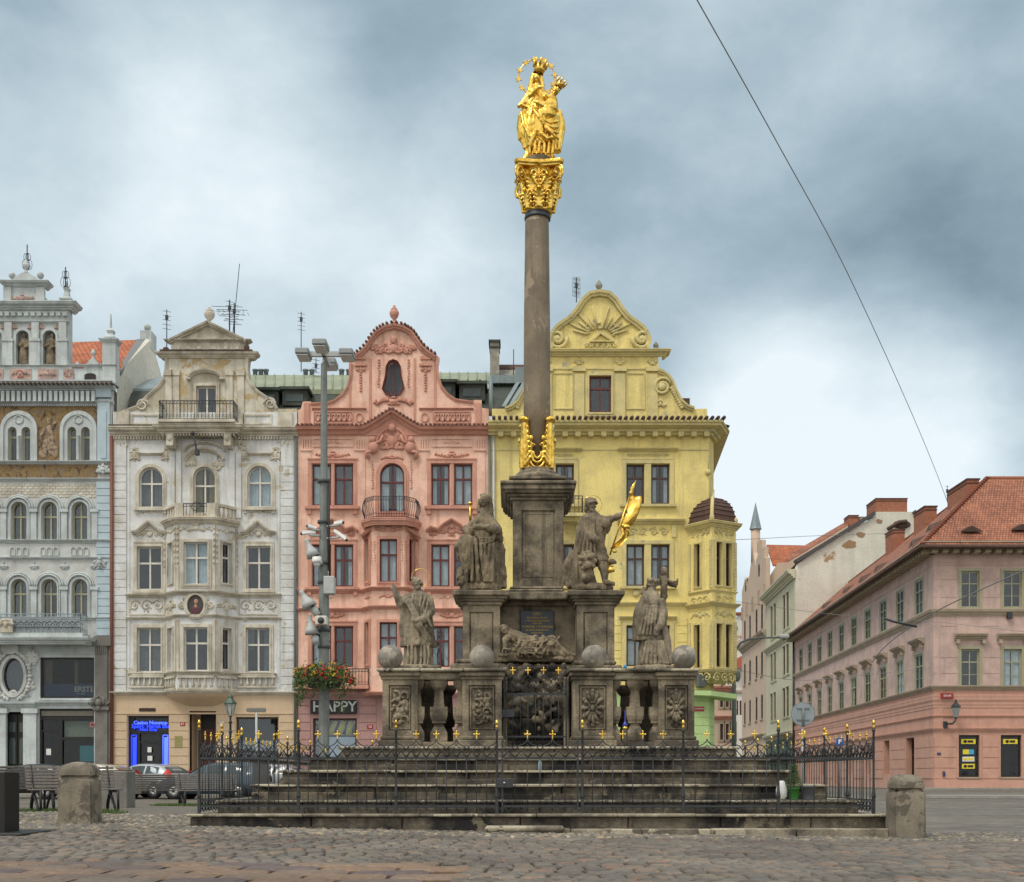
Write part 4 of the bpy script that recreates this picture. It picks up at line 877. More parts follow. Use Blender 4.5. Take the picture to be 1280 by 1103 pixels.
 m = F0.mb(); pl0 = [(xl, 0), a0, a1, a2, a3, (xr, 0)]
 cornice(m, pl0, zc(738.5), .2, .17); cornice(m, pl0, zc(762), .2, .18); cornice(m, [(X(450), 0), a0, a1, a2, a3, (X(525), 0)], zc(869), .2, .16); b.part('oriel_cornice', m, T)
 m = F0.mb()
 for c in (405, 560, 580): relief(m, X(c), Z(747), .8, .3, int(c), .03)
 b.part('stucco_relief', m, 'pink')
 # bowed balcony
 zb = zc(649); prof = []; bw = X(523)-X(455); cx = X(489.5)
 path = [(cx-bw/2, 0), (cx-bw/2+.12, -.75), (cx-.75, -1.28), (cx+.75, -1.28), (cx+bw/2-.12, -.75), (cx+bw/2, 0)]
 m = MB(F0.M); m.add([(p[0], p[1], z) for z in (zb-.1, zb+.02) for p in path], [tuple(range(6)), tuple(range(6, 12))[::-1]]+[(i, i+1, i+7, i+6) for i in range(5)]); cornice(m, path, zb-.35, .16, .34); b.part('balcony_slab', m, T)
 m = MB(F0.M); ironrail(m, path, zb+.02, zc(622.5), .13, .014, .12); b.part('balcony_railing', m, 'iron')
 m = MB(F0.M); edge_mould(m, [(cx-bw/2-.1, zb-.75), (cx-1.0, zb-.45), (cx-.5, zb-.2), (cx+.5, zb-.2), (cx+1.0, zb-.45), (cx+bw/2+.1, zb-.75)], .2, .9); b.part('balcony_moulding', m, T)
 # low balcony on the string course
 m = F0.mb(); m.box(X(373), X(463), -.85, 0, Z(862.5), Z(858.5)); b.part('lower_balcony_slab', m, T)
 m = F0.mb(); ironrail(m, [(X(374), -.1), (X(374), -.78), (X(462.5), -.78), (X(462.5), -.1)], Z(858), Z(838), .15, .016); b.part('lower_balcony_railing', m, 'iron')
 # big cartouche over the arch
 m = F0.mb(); relief(m, X(490), Z(553), 2.0, 1.2, 101, .09); a_ = arc(X(490), Z(556), .75, .8, 0, 180, 12); m.tube([(p[0], -.06, p[1]) for p in a_], .09, 6); m.ell((X(490), -.12, Z(536)), (.22, .16, .24), 10, 6)
 for sg in (-1, 1):
  q = X(490)+sg*.95; m.ell((q, -.16, Z(551)), (.16, .14, .17)); m.ell((q-sg*.05, -.14, Z(560)), (.26, .16, .3)); m.tube([(q, -.15, Z(557)), (q-sg*.4, -.2, Z(553)), (q-sg*.5, -.1, Z(545))], .08, 6); m.tube([(q, -.15, Z(565)), (q+sg*.3, -.2, Z(567)), (q+sg*.2, -.1, Z(574))], .1, 6)
  relief(m, q, Z(595), .15, 1.4, 4, .045, 'garland')
 relief(m, X(490), Z(573), 1.1, .25, 5, .05); b.part('putti_cartouche', m, T)
 # cornice with central peak
 pth = [(X(371), Z(541)), (X(455), Z(541)), (X(468), Z(534)), (X(490), Z(520)), (X(512), Z(534)), (X(525), Z(541)), (X(612), Z(541))]
 m = F0.mb(); m.sweep(pth, [(-.1, -.02), (-.1, .12), (.05, .2), (.07, .38), (.2, .45), (.22, .5), (.22, -.02)], 'xz'); m.plate([(xl, Z(545)), (xr, Z(545))]+pth[::-1], [], -.06, .3); b.part('main_cornice', m, T)
 m = F0.mb(); tileedge(m, [(p[0], p[1]+.27) for p in pth], .07, .22, .5); b.part('eaves_tiles', m, 'pinktile')
 # parapet & gable
 L_ = [(372.5, 534), (372.5, 513), (376, 511), (378.5, 502), (388.5, 502), (388.5, 504), (410, 503), (418, 500), (427, 493), (433, 484), (437, 470), (438, 455), (435, 446), (442, 444)]
 R_ = [(2*493-p[0], p[1]) for p in L_][::-1]; R_[0:2] = [(545, 444), (550, 446)]
 R_ = [(545, 444), (549, 446), (547.5, 456), (549, 471), (553, 483), (560, 492), (570, 499), (592, 502), (592, 500), (602, 500), (602, 510), (611, 511), (611, 534)]
 top = [(449, 440), (456, 432), (462, 422), (469, 413), (480, 406), (493, 403.5), (506, 406), (517, 413), (523, 422), (529, 431), (537, 438)]
 out = [F0.pt(*p) for p in L_+top+R_]; cx = 493
 vs = [(483.5, 458), (487, 451.5), (493, 449), (499, 451.5), (502.5, 458), (503.5, 470), (507.5, 486), (503, 493.5), (493, 498), (483, 493.5), (478.5, 486), (482.5, 470)]
 vs = [F0.pt(p[0]-1.5, p[1]) for p in vs]
 m = F0.mb(); m.plate(out, [vs], .02, .5); b.part('gable_wall', m, 'pink')
 m = F0.mb(); c_ = (X(491.5), Z(474)); m.plate(vs, [[(c_[0]+(p[0]-c_[0])*.80, c_[1]+(p[1]-c_[1])*.88) for p in vs]], .1, .2); m.box(X(491)-.04, X(491)+.05, .15, .22, Z(497), Z(450)); wo = m.build('window', M_['redf'], b.root, F0.world(X(491), .15, Z(497))); wo['label'] = 'vase-shaped attic window'
 m = F0.mb(); m.plate(vs, [], .18, .19); m.build('pane', M_['glassdark'], wo, WO[wo.name]); m = F0.mb(); m.plate(grow(vs, .05), [], .4, .42); b.part('pane_backing', m, plain('blue_grey_backing', (.22, .26, .30), .8))  # pale backing added behind the pane so the glazing looks blue-grey
 m = F0.mb(); m.plate(grow(vs, .17), [grow(vs, .01)], -.06, .03)
 relief(m, X(492), Z(437), 2.1, .9, 111, .07); relief(m, X(492), Z(503), 1.9, .55, 112, .07); m.ell((X(492), -.05, Z(425)), (.16, .08, .2), 8, 5)
 for c in (473.5, 510.5): relief(m, X(c), Z(468), .15, 1.4, 5, .05, 'garland')
 for (c) in (451, 532): m.box(X(c)-.3, X(c)+.3, -.1, .03, Z(458), Z(455)); m.box(X(c)-.26, X(c)+.26, -.08, .03, Z(450), Z(446)); relief(m, X(c), Z(476), .2, 1.1, 6, .06, 'garland'); relief(m, X(c), Z(462), .4, .4, 9, .05)
 b.part('gable_stucco', m, T)
 m = F0.mb(); pm = [F0.pt(*p) for p in [(441, 447), (449, 442), (457, 434), (463, 424), (470, 415.5), (481, 409), (493, 406.5), (505, 409), (516, 415.5), (522, 424), (528, 433), (537, 441), (546, 447)]]
 edge_mould(m, pm, .2, .28); edge_mould(m, [F0.pt(*p) for p in L_[5:12]], .12, .1); edge_mould(m, [F0.pt(*p) for p in R_[2:8]], .12, .1)
 for (a, c) in ((380, 387), (594, 601)): m.box(X(a), X(c), -.05, .03, Z(530), Z(504))
 for c in (450, 531): m.box(X(c)-.55, X(c)-.45, -.02, .03, Z(532), Z(448)); m.box(X(c)+.45, X(c)+.55, -.02, .03, Z(532), Z(448))
 cornice(m, [(X(390), .02), (X(458), .02)], Z(513), .12, .1); cornice(m, [(X(524), .02), (X(592), .02)], Z(513), .12, .1); b.part('gable_mouldings', m, T)
 m = F0.mb(); tileedge(m, [(p[0], p[1]+.07) for p in pm], .07, .2, .34); b.part('gable_tiles', m, 'pinktile')
 m = F0.mb()
 for (a, c) in ((392, 441), (541, 588)):
  m.plate([(X(a), Z(530)), (X(c), Z(530)), (X(c), Z(514.5)), (X(a), Z(514.5))], [[(X(a)+.05, Z(530)+.05), (X(c)-.05, Z(530)+.05), (X(c)-.05, Z(514.5)-.05), (X(a)+.05, Z(514.5)-.05)]], -.04, .03)
  for i in range(7):
   cc = X(a)+.2+i*.26
   m.tube([(cc+.1*cos(t), -.01, Z(522.5)+.17*sin(t)) for t in [q*pi/4 for q in range(8)]], .035, 5, closed=True);
 for c in (449, 531): m.plate(circ(X(c), Z(522), .2, .24), [circ(X(c), Z(522), .14, .18)], -.04, .03)
 b.part('pierced_parapet_panel', m, T)
 m = F0.mb()
 for (a, c) in ((392, 441), (541, 588)):
  for i in range(6): cc = X(a)+.33+i*.26; m.ell((cc, .0, Z(520)), (.05, .035, .08), 6, 4); m.ell((cc, .0, Z(526)), (.03, .03, .05), 6, 4)
 b.part('parapet_slots', m, 'tileedge')
 m = F0.mb(); urn(m, X(492.5), .15, Z(404), .95, .24); b.part('gable_urn', m, T)
 # roof right of the gable
 quad(b, 'lower_roof_slope', 'roofdark', [(545, 512, 61), (613, 512, 61), (613, 486, 63), (545, 486, 63)])
 quad(b, 'metal_roof', 'copper', [(545, 476, 62.6), (613, 476, 62.6), (613, 466, 67), (545, 466, 67)], 6)
 dormer(b, 548, 569, 479, 500, 61.3); dormer(b, 574, 606, 481, 501, 61.3)
 m = F0.mb(); m.tube([(xr+.02, -.1, Z(546)), (xr+.02, -.1, .3)], .06, 8); b.part('downpipe', m, 'zpipe')
 b.finish()
salmon_house()
def satellite():
 t = empty('satellite_dish', (PX(603), 63, PZ(463)), 'small pale satellite dish on the ridge left of the tall chimney', 'satellite dish')
 m = MB(); m.lathe([(.0, .06), (.18, .04), (.3, 0)], (0, 0, 0), 14, cap=False); m.v = [Matrix.Rotation(radians(75), 4, 'X') @ v + Vector((PX(603), 62.6, PZ(461))) for v in m.v]; m.build('dish', M_['lightgrey'], t)
 m = MB(); m.tube([(PX(603), 63, PZ(466)), (PX(603), 62.7, PZ(461))], .03); m.tube([(PX(601), 62.7, PZ(465)), (PX(598.5), 62.2, PZ(457.5))], .02); m.ell((PX(598.5), 62.2, PZ(457.5)), .06, 6, 4); m.build('arm', M_['iron'], t)
satellite()
# ================================================================ yellow corner house
def yellow_house():
 b = Bld('corner_house', 'yellow corner house with a bell-shaped gable, lime green ground floor and domed corner oriel', 'house', F0, frame='brownf', curtain='curtain', base=(PX(755), 60, 0))
 X, Z = PX, PZ; xl, xr = X(612.5), X(886); T = 'yellowtrim'; H = []; zt = Z(862)
 for (t, bo) in ((580, 630), (680.5, 732.5), (782, 833)):
  for (a, c) in ((664, 687), (694.5, 717.5), (783, 805.5), (814, 837)): H.append(b.win(X(a), X(c), Z(bo), Z(t), 0, trans=.66, ft=.09, rec=.2))
 m = F0.mb(); m.plate([(xl, 0), (xr, 0), (xr, zt), (xl, zt)], [opening(X(790), X(860), .3, Z(905))], 0, .4); b.part('ground_floor_wall', m, 'green')
 b.win(X(790), X(860), .3, Z(905), 0, mull=1, trans=.6, curtain=None, name='shop_window', depth=1.4)
 m = F0.mb(); quoins(m, X(862), xr, .2, Z(866), .42, .03, .03); b.part('rustication', m, 'green')
 m = F0.mb(); m.plate([(xl, zt), (xr, zt), (xr, Z(540)), (xl, Z(540))], H, 0, .4); b.part('upper_wall', m, 'yellow'); body(b, F0, xl, xr, Z(530), 'yellow')
 # chamfered corner and side
 fc = facet((xr, 60), (X(897), 61.2), 60.5); m = fc.mb(); m.plate([(0, 0), (fc.len, 0), (fc.len, Z(540)), (0, Z(540))], [], 0, .3); b.part('corner_wall', m, 'yellow')
 fs = facet((X(897), 61.2), (X(897)+.9, 75), 66); m = fs.mb(); m.plate([(0, Z(866)), (fs.len, Z(866)), (fs.len, Z(540)), (0, Z(540))], [], 0, .3); b.part('street_side_wall', m, 'yellow')
 m = fs.mb(); m.plate([(0, 0), (fs.len, 0), (fs.len, Z(866)), (0, Z(866))], [], 0, .3); m.M = fc.M; m.box(0, fc.len, -.02, .01, 0, Z(866)); quoins(m, 0, fc.len, .2, Z(867), .42, .05, .03); b.part('green_side_wall', m, 'green')
 m = F0.mb(); m.box(X(868), X(880), -.06, 0, Z(889.5), Z(883.5)); pl = b.part('street_name_plate', m, 'redsign', origin=F0.world(X(874), -.06, Z(886)))
 textobj('FRANTIŠKÁNSKÁ', .055, M_['white_'], pl, (X(874), 59.935, Z(886.2)), 'street_name', ext=.003, bold=.002)
 # window surrounds
 for (t, bo) in ((580, 630), (680.5, 732.5), (782, 833)):
  for (a, c) in ((664, 717.5), (783, 837)):
   m = F0.mb(); x0, x1, z0, z1 = X(a), X(c), Z(bo), Z(t); mid = (X(a+23), X(a+31)) if a == 783 else (X(687), X(694.5)); xc = (x0+x1)/2
   for q in ((x0-.2, x0-.01), (x1+.01, x1+.2)): m.box(*q, -.07, .02, z0-.05, z1+.18)
   m.box(x0-.01, x1+.01, -.07, .02, z1+.01, z1+.18); m.box(mid[0]+.01, mid[1]-.01, -.05, .02, z0, z1)
   m.box(x0-.32, x1+.32, -.2, .03, z0-.16, z0-.04)
   if t == 580: m.box(x0-.2, x1+.2, -.05, .02, Z(572), z1+.2); relief(m, xc, Z(569), x1-x0-.1, .16, 4, .03, 'frieze'); cornice(m, [(x0-.4, 0), (x1+.4, 0)], Z(565), .26, .16)
   if t == 680.5: relief(m, xc, Z(665), x1-x0-.1, .5, 5, .045, 'frieze'); cornice(m, [(x0-.45, 0), (x1+.75 if a == 783 else x1+.45, 0)], Z(656), .3, .24); m.box(x0-.3, x0-.1, -.12, 0, Z(672), Z(657)); m.box(x1+.1, x1+.3, -.12, 0, Z(672), Z(657)); m.ell((X(a+12), -.03, Z(742)), (.2, .1, .2), 8, 5); m.ell((X(a+43), -.03, Z(742)), (.2, .1, .2), 8, 5)
   if t == 782: cornice(m, [(x0-.35, 0), (x1+.35, 0)], Z(775), .22, .16)
   b.part('window_surround', m, T, origin=F0.world(xc, 0, z0))
 m = F0.mb(); cornice(m, [(xl, 0), (X(858), 0)], Z(758), .2, .18); m.box(xl, xr, -.03, .01, Z(563.5), Z(562)); cornice(m, [(xl, 0), (X(858), 0)], Z(866), .2, .16); b.part('string_course', m, T)
 m = F0.mb()
 for (a, c) in ((757, 776), (846, 859), (616, 640), (725, 745)): quoins(m, X(a), X(c), Z(855), Z(772), .42, .035, .035)
 b.part('rustication', m, 'yellow')
 # little balcony next to the plinth
 m = F0.mb(); m.box(X(655), X(727.5), -1.0, 0, Z(650.5), Z(646.5)); cornice(m, [(X(655), -.6), (X(727), -.6)], Z(655), .2, .15); b.part('balcony_slab', m, T)
 m = F0.mb(); ironrail(m, [(X(656), -.1), (X(656), -.92), (X(727), -.92), (X(727), -.1)], Z(646), Z(625.5), .2, .016); b.part('balcony_railing', m, 'iron')
 # main cornice
 m = F0.mb(); pth = [(X(610.5), 0), (X(886), 0), (X(897), 1.2), (X(897)+.9, 14)]; cornice(m, pth, Z(545), .78, .56); dentils(m, X(618), X(890), Z(548), Z(542.5), .42, .62, .26); b.part('main_cornice', m, T)
 m = F0.mb(); tileedge(m, [(X(614), Z(528.5)), (X(905), Z(528.5))], .09, .28, .9); b.part('eaves_tiles', m, 'tileedge')
 m = F0.mb(); m.add([(X(884), -.8, Z(530)), (X(914), .3, Z(530)), (X(908), 13, Z(530)), (X(885), 1.5, Z(515)), (X(898), 3, Z(514)), (X(895), 13, Z(514)), (X(870), 1, Z(530))], [(0, 1, 4, 3), (1, 2, 5, 4), (0, 3, 6)]); b.part('corner_roof', m, 'tileedge')
 # attic storey
 c0 = 749.5; hw = lambda L: [(2*c0-p[0], p[1]) for p in L][::-1]
 R_ = [(823, 462), (829, 464), (836, 469), (842, 477), (847, 490), (853, 501), (860, 507), (868, 510), (868, 511), (884, 511), (884, 529)]
 az = b.win(X(736.5), X(764), Z(516), Z(470), 0, trans=.66, frame='redf', sur=(.2, .05, T), curtain=None, ft=.1, lab='attic window')
 out = [(2*c0-p[0], p[1]) for p in R_][::-1]; out = [F0.pt(*p) for p in out]+[F0.pt(2*c0-823, 445), F0.pt(823, 445)]+[F0.pt(*p) for p in R_]; out = [(max(p[0], xl), p[1]) for p in out]
 m = F0.mb(); m.plate(out, [az], .02, .5); b.part('attic_wall', m, 'yellow')
 bell = [(811, 437), (814, 428), (812, 418), (806, 409), (797, 402), (787, 395), (779, 385), (772, 374), (763, 366), (c0, 363.5)]
 pb = [F0.pt(2*c0-p[0], p[1]) for p in bell]+[F0.pt(*p) for p in bell[::-1][1:]]
 m = F0.mb(); m.plate(pb, [], .05, .5); b.part('bell_gable_wall', m, 'yellow')
 m = F0.mb(); cornice(m, [(X(666), .5), (X(666), 0), (X(830), 0), (X(830), .5)], Z(446), .32, .3); m.box(X(676), X(823), -.03, .02, Z(462), Z(460)); edge_mould(m, pb, .26, .2); edge_mould(m, [F0.pt(*p) for p in R_[:8]], .2, .2); edge_mould(m, [F0.pt(2*c0-p[0], p[1]) for p in R_[:8]][::-1], .2, .2)
 for c in (724, 775, 815.5, 683):
  m.box(X(c)-.25, X(c)+.25, -.08, .03, Z(527), Z(468)); m.box(X(c)-.32, X(c)+.32, -.14, .03, Z(465), Z(459)); relief(m, X(c), Z(452), .4, .45, 12, .05)
 for (a, c) in ((692, 717), (783, 806)): m.plate([(X(a), Z(512)), (X(c), Z(512)), (X(c), Z(466)), (X(a), Z(466))], [[(X(a)+.06, Z(512)+.06), (X(c)-.06, Z(512)+.06), (X(c)-.06, Z(466)-.06), (X(a)+.06, Z(466)-.06)]], -.03, .03)
 for sg in (-1, 1):
  q = c0+sg*78.5; m.tube(spiral(X(q), Z(484), .48, .1, .2, 1.7, -.04, 20, sg), .09, 6); m.ell((X(q), -.05, Z(484)), (.2, .12, .2), 10, 6)
  for i in range(9): m.ell((X(c0+sg*(90+i*1.6)), -.03, Z(486+i*3.0)), (.12, .08, .09), 6, 4)
  relief(m, X(c0+sg*76), Z(506), .5, .5, 3, .05)
  qq = c0+sg*45; m.tube(spiral(X(c0+sg*53), Z(424), .5, .1, 3.0, 1.6, -.06, 20, sg), .10, 6); m.ell((X(c0+sg*53), -.05, Z(424)), (.18, .12, .18), 10, 6)
 b.part('attic_mouldings', m, T)
 m = F0.mb(); m.plate([F0.pt(*p) for p in ((737, 428), (768, 428), (c0+1, 415))], [[F0.pt(*p) for p in ((742, 426.5), (763, 426.5), (c0+1, 418))]], -.1, .05)
 for i in range(13):
  a = radians(18+i*12); r0, r1 = .55, 1.25+.45*(i % 2); cc = (X(c0+1), Z(428));
  if abs(a-pi/2) > .0: m.tube([(cc[0]+r0*1.2*cos(a), -.01, cc[1]+.25+r0*.8*sin(a)), (cc[0]+r1*1.15*cos(a), -.01, cc[1]+.25+r1*.9*sin(a))], [.07, .035], 4)
 relief(m, X(c0+1), Z(432), 1.6, .28, 7, .04, 'frieze')
 for i in range(22): a = random.uniform(.4, 2.74); r = random.uniform(.7, 1.3); m.ell((X(c0+1)+r*cos(a), 0, Z(426)+r*sin(a)*.8), (.1, .06, .07), 6, 4)
 b.part('eye_and_rays_relief', m, T)
 m = F0.mb(); urn(m, X(c0-.5), .2, Z(364), .62, .18); urn(m, X(820.5), .2, Z(436), .42, .14); m.box(X(817), X(824), 0, .4, Z(438), Z(434)); b.part('gable_urn', m, 'chimstone')
 m = F0.mb(); m.box(X(820), X(846), 2, 4, Z(470), Z(462)); m.add([(X(820), 1.5, Z(527)), (X(870), 1.5, Z(527)), (X(846), 3, Z(462)), (X(820), 3, Z(462))], [(0, 1, 2, 3)]); m.box(X(850), X(866), 1, 3, Z(512), Z(490)); b.part('rear_roof', m, 'tileedge')
 # left roofs seen beside the column
 quad(b, 'left_roof', 'roofdark', [(613, 514, 61), (672, 514, 61), (672, 476, 63.5), (613, 476, 63.5)]); quad(b, 'rear_slope', 'chimstone', [(616, 474, 63.6), (672, 474, 63.6), (672, 461, 64.5), (616, 461, 64.5)]); quad(b, 'ridge_cover', 'tileedge', [(622, 461, 64.4), (672, 461, 64.4), (672, 456, 64.6), (622, 456, 64.6)])
 m = MB(); q = [at3(616, 479, 62.8), at3(656, 472, 63.2), at3(644, 474, 63), at3(662, 463, 63.4)]; m.box(q[0].x, q[1].x, 62.8, 63.2, q[0].z, q[1].z); m.box(q[2].x, q[3].x, 62.9, 63.4, q[2].z, q[3].z); m.tube([at3(613.5, 520, 60.6), at3(613.5, 470, 60.6)], .1, 6)
 for d in (0, 8): m.add([at3(627+d, 508, 60.8), at3(632+d, 508, 60.8), at3(650+d, 478, 62.6), at3(645+d, 478, 62.6)], [(0, 1, 2, 3)])
 b.part('zinc_flashings', m, 'zinc')
 m = F0.mb(); m.tube([(xl+.18, -.1, Z(546)), (xl+.18, -.1, .3)], .06, 8); b.part('downpipe', m, 'lightgrey')
 # corner oriel: plan faces
 p0, p1, p2, p3 = (X(861), 60), (X(884.5), 58.7), (X(918), 59.6), (X(917), 62); zs = Frame(D=59); zc = zs.z
 fa = facet(p0, p1, 59.3); fb = facet(p1, p2, 59.1); fd = facet(p2, p3, 60.5)
 for fr in (fa, fb, fd):
  hs = []; Lf = fr.len
  for (t_, b_) in ((678, 732), (780, 834)):
   cs = [Lf*.40] if fr is fa else ([Lf*.27, Lf*.66] if fr is fb else [Lf*.5])
   for c in cs: hs.append(b.win(c-.2, c+.2, zc(b_), zc(t_), 0, fr=fr, mull=0, sur=(.1, .05, T), depth=.45, curtain='d' if fr is fa else None))
  m = fr.mb(); m.plate([(0, zc(838)), (Lf, zc(838)), (Lf, zc(656)), (0, zc(656))], hs, 0, .22); b.part('oriel_wall', m, 'yellow')
  m = fr.mb()
  for zz, h in ((665, .45), (750, .6), (763, .0)):
   if h: relief(m, Lf/2, zc(zz), Lf*.85, h*.9, int(zz), .04, 'frieze')
  relief(m, Lf/2, zc(769), Lf*.8, .5, 4, .04); relief(m, Lf/2, zc(847), Lf*.9, .6, 17, .04, 'frieze')
  for q in (.07, Lf-.07): m.box(q-.07, q+.07, -.05, 0, zc(736), zc(676)); m.box(q-.07, q+.07, -.05, 0, zc(835), zc(776))
  for i in range(16): m.ell((Lf-.06, -.07, zc(735)+i*.13), .035, 5, 4); m.ell((Lf-.06, -.07, zc(834)+i*.13), .035, 5, 4)
  b.part('stucco_relief', m, T)
 plan = [(p[0], p[1]-60) for p in (p0, p1, p2, p3)]
 m = F0.mb(); cornice(m, plan, zc(660), .3, .3); cornice(m, plan, zc(741), .1, .12); cornice(m, plan, zc(758.5), .25, .2); cornice(m, plan, zc(840), .12, .14); b.part('oriel_cornice', m, T)
 m = MB(); P4 = [p0, p1, p2, p3]; cx, cy = sum(p[0] for p in P4)/4-.05, sum(p[1] for p in P4)/4+.3
 m.add([(p[0], p[1], z) for z in (zc(652.5), zc(650)) for p in P4], [(0, 1, 2, 3), (4, 5, 6, 7)]); rings = []
 for i in range(9): t = i/8*pi/2; k = cos(t)**.8 if i < 8 else .02; rings += [(cx+(p[0]-cx)*k, cy+(p[1]-cy)*k, zc(651)+1.32*sin(t)) for p in P4]
 m.add(rings, [(i*4+j, i*4+(j+1) % 4, i*4+4+(j+1) % 4, i*4+4+j) for i in range(8) for j in range(4)]); dome = b.part('oriel_dome', m, 'tileedge')
 m = MB()
 for i in range(7):
  t = (i+.3)/8*pi/2; k = cos(t)**.8+.012; m.tube([(cx+(p[0]-cx)*k, cy+(p[1]-cy)*k, zc(651)+1.32*sin(t)) for p in P4], .035, 5)
 b.part('dome_tile_courses', m, plain('oxide_tiles', (.10, .045, .04), .6))
 m = MB(); m.tube([(cx+(p1[0]-cx)*cos(t)**.8, cy+(p1[1]-cy)*cos(t)**.8, zc(650)+1.34*sin(t)) for t in [i*pi/17 for i in range(8)]]+[(cx, cy, zc(650)+1.75)], [.09]*7+[.06, .03], 6); m.ell((p1[0], p1[1], zc(648)), (.12, .12, .2)); m.ell((p2[0], p2[1], zc(648)), (.1, .1, .16)); b.part('dome_rib', m, T)
 m = MB(); rings = []
 for i in range(6): t = i/5; k = 1-.45*t; rings += [(cx+(p[0]-cx)*k, cy+(p[1]-cy)*k+.2*t, zc(838)-.62*t) for p in P4]
 m.add(rings, [(i*4+j, i*4+1+j, i*4+5+j, i*4+4+j) for i in range(5) for j in range(3)], True); b.part('oriel_corbel', m, T)
 m = MB(); m.add([(p[0]+dx, p[1]+dy, z) for z in (zc(868), zc(862)) for p, dx, dy in ((p0, -.5, -.2), (p1, 0, .2), (p2, .05, .1), (p3, .05, 0), ((X(897), 61.2), 0, 0), ((xr, 60), 0, .05))], [tuple(range(6)), tuple(range(6, 12))[::-1]]+[(i, (i+1) % 6, (i+1) % 6+6, i+6) for i in range(6)]); m.v = [Vector((v.x, v.y, v.z+(.22*(v.x-p0[0])*-.35))) for v in m.v]; b.part('green_corner_slab', m, 'green')
 m = F0.mb(); m.ell((X(885), -.05, Z(591)), (.16, .14, .16), 8, 6); m.tube([(X(885), -.1, Z(589)), (X(885), -.1, Z(568))], .025, 4); b.part('corner_mask', m, T)
 m = MB(); m.bbox(X(869), X(880), 59.2, 59.9, zc(858), zc(842), .03)
 for i in range(8): m.box(X(870), X(879), 59.17, 59.2, zc(857)+i*.07, zc(857)+i*.07+.03)
 b.part('air_unit', m, 'zpipe')
 b.finish()
yellow_house()
def chimney(name, px0, px1, pt, pb, D, dep, mat, lab, capm=None):
 f = Frame(D=D); t = empty(name, (f.x((px0+px1)/2), D, f.z(pb)), lab, 'chimney'); mb = MB(); mb.box(f.x(px0), f.x(px1), D, D+dep, f.z(pb), f.z(pt)); mb.build('stack', M_[mat], t)
 mb = MB(); e = .07; mb.box(f.x(px0)-e, f.x(px1)+e, D-e, D+dep+e, f.z(pt), f.z(pt)+.12); mb.box(f.x(px0)-e/2, f.x(px1)+e/2, D-e/2, D+dep+e/2, f.z(pt)-.3, f.z(pt)-.2); mb.build('cap', M_[capm or mat], t); return t
chimney('chimney', 612.5, 624, 428, 500, 63.6, .9, 'chimstone', 'tall grey rendered chimney between the salmon and yellow houses', 'roofdark')
antenna(642, 478, 437, 63.5, 'thin roof rod just left of the stone column', False)
antenna(720.5, 378, 347, 62, 'grid-style aerial beside the yellow bell gable')
mb = MB(); f_ = Frame(D=61.8)
for i in range(6): mb.tube([(f_.x(716+i*1.8), 61.8, f_.z(370)), (f_.x(716+i*1.8), 61.8, f_.z(346))], .012, 4)
o_ = mb.build('aerial_grid', M_['iron'], [o for o in bpy.data.objects if o.get('label', '').startswith('grid-style')][0])
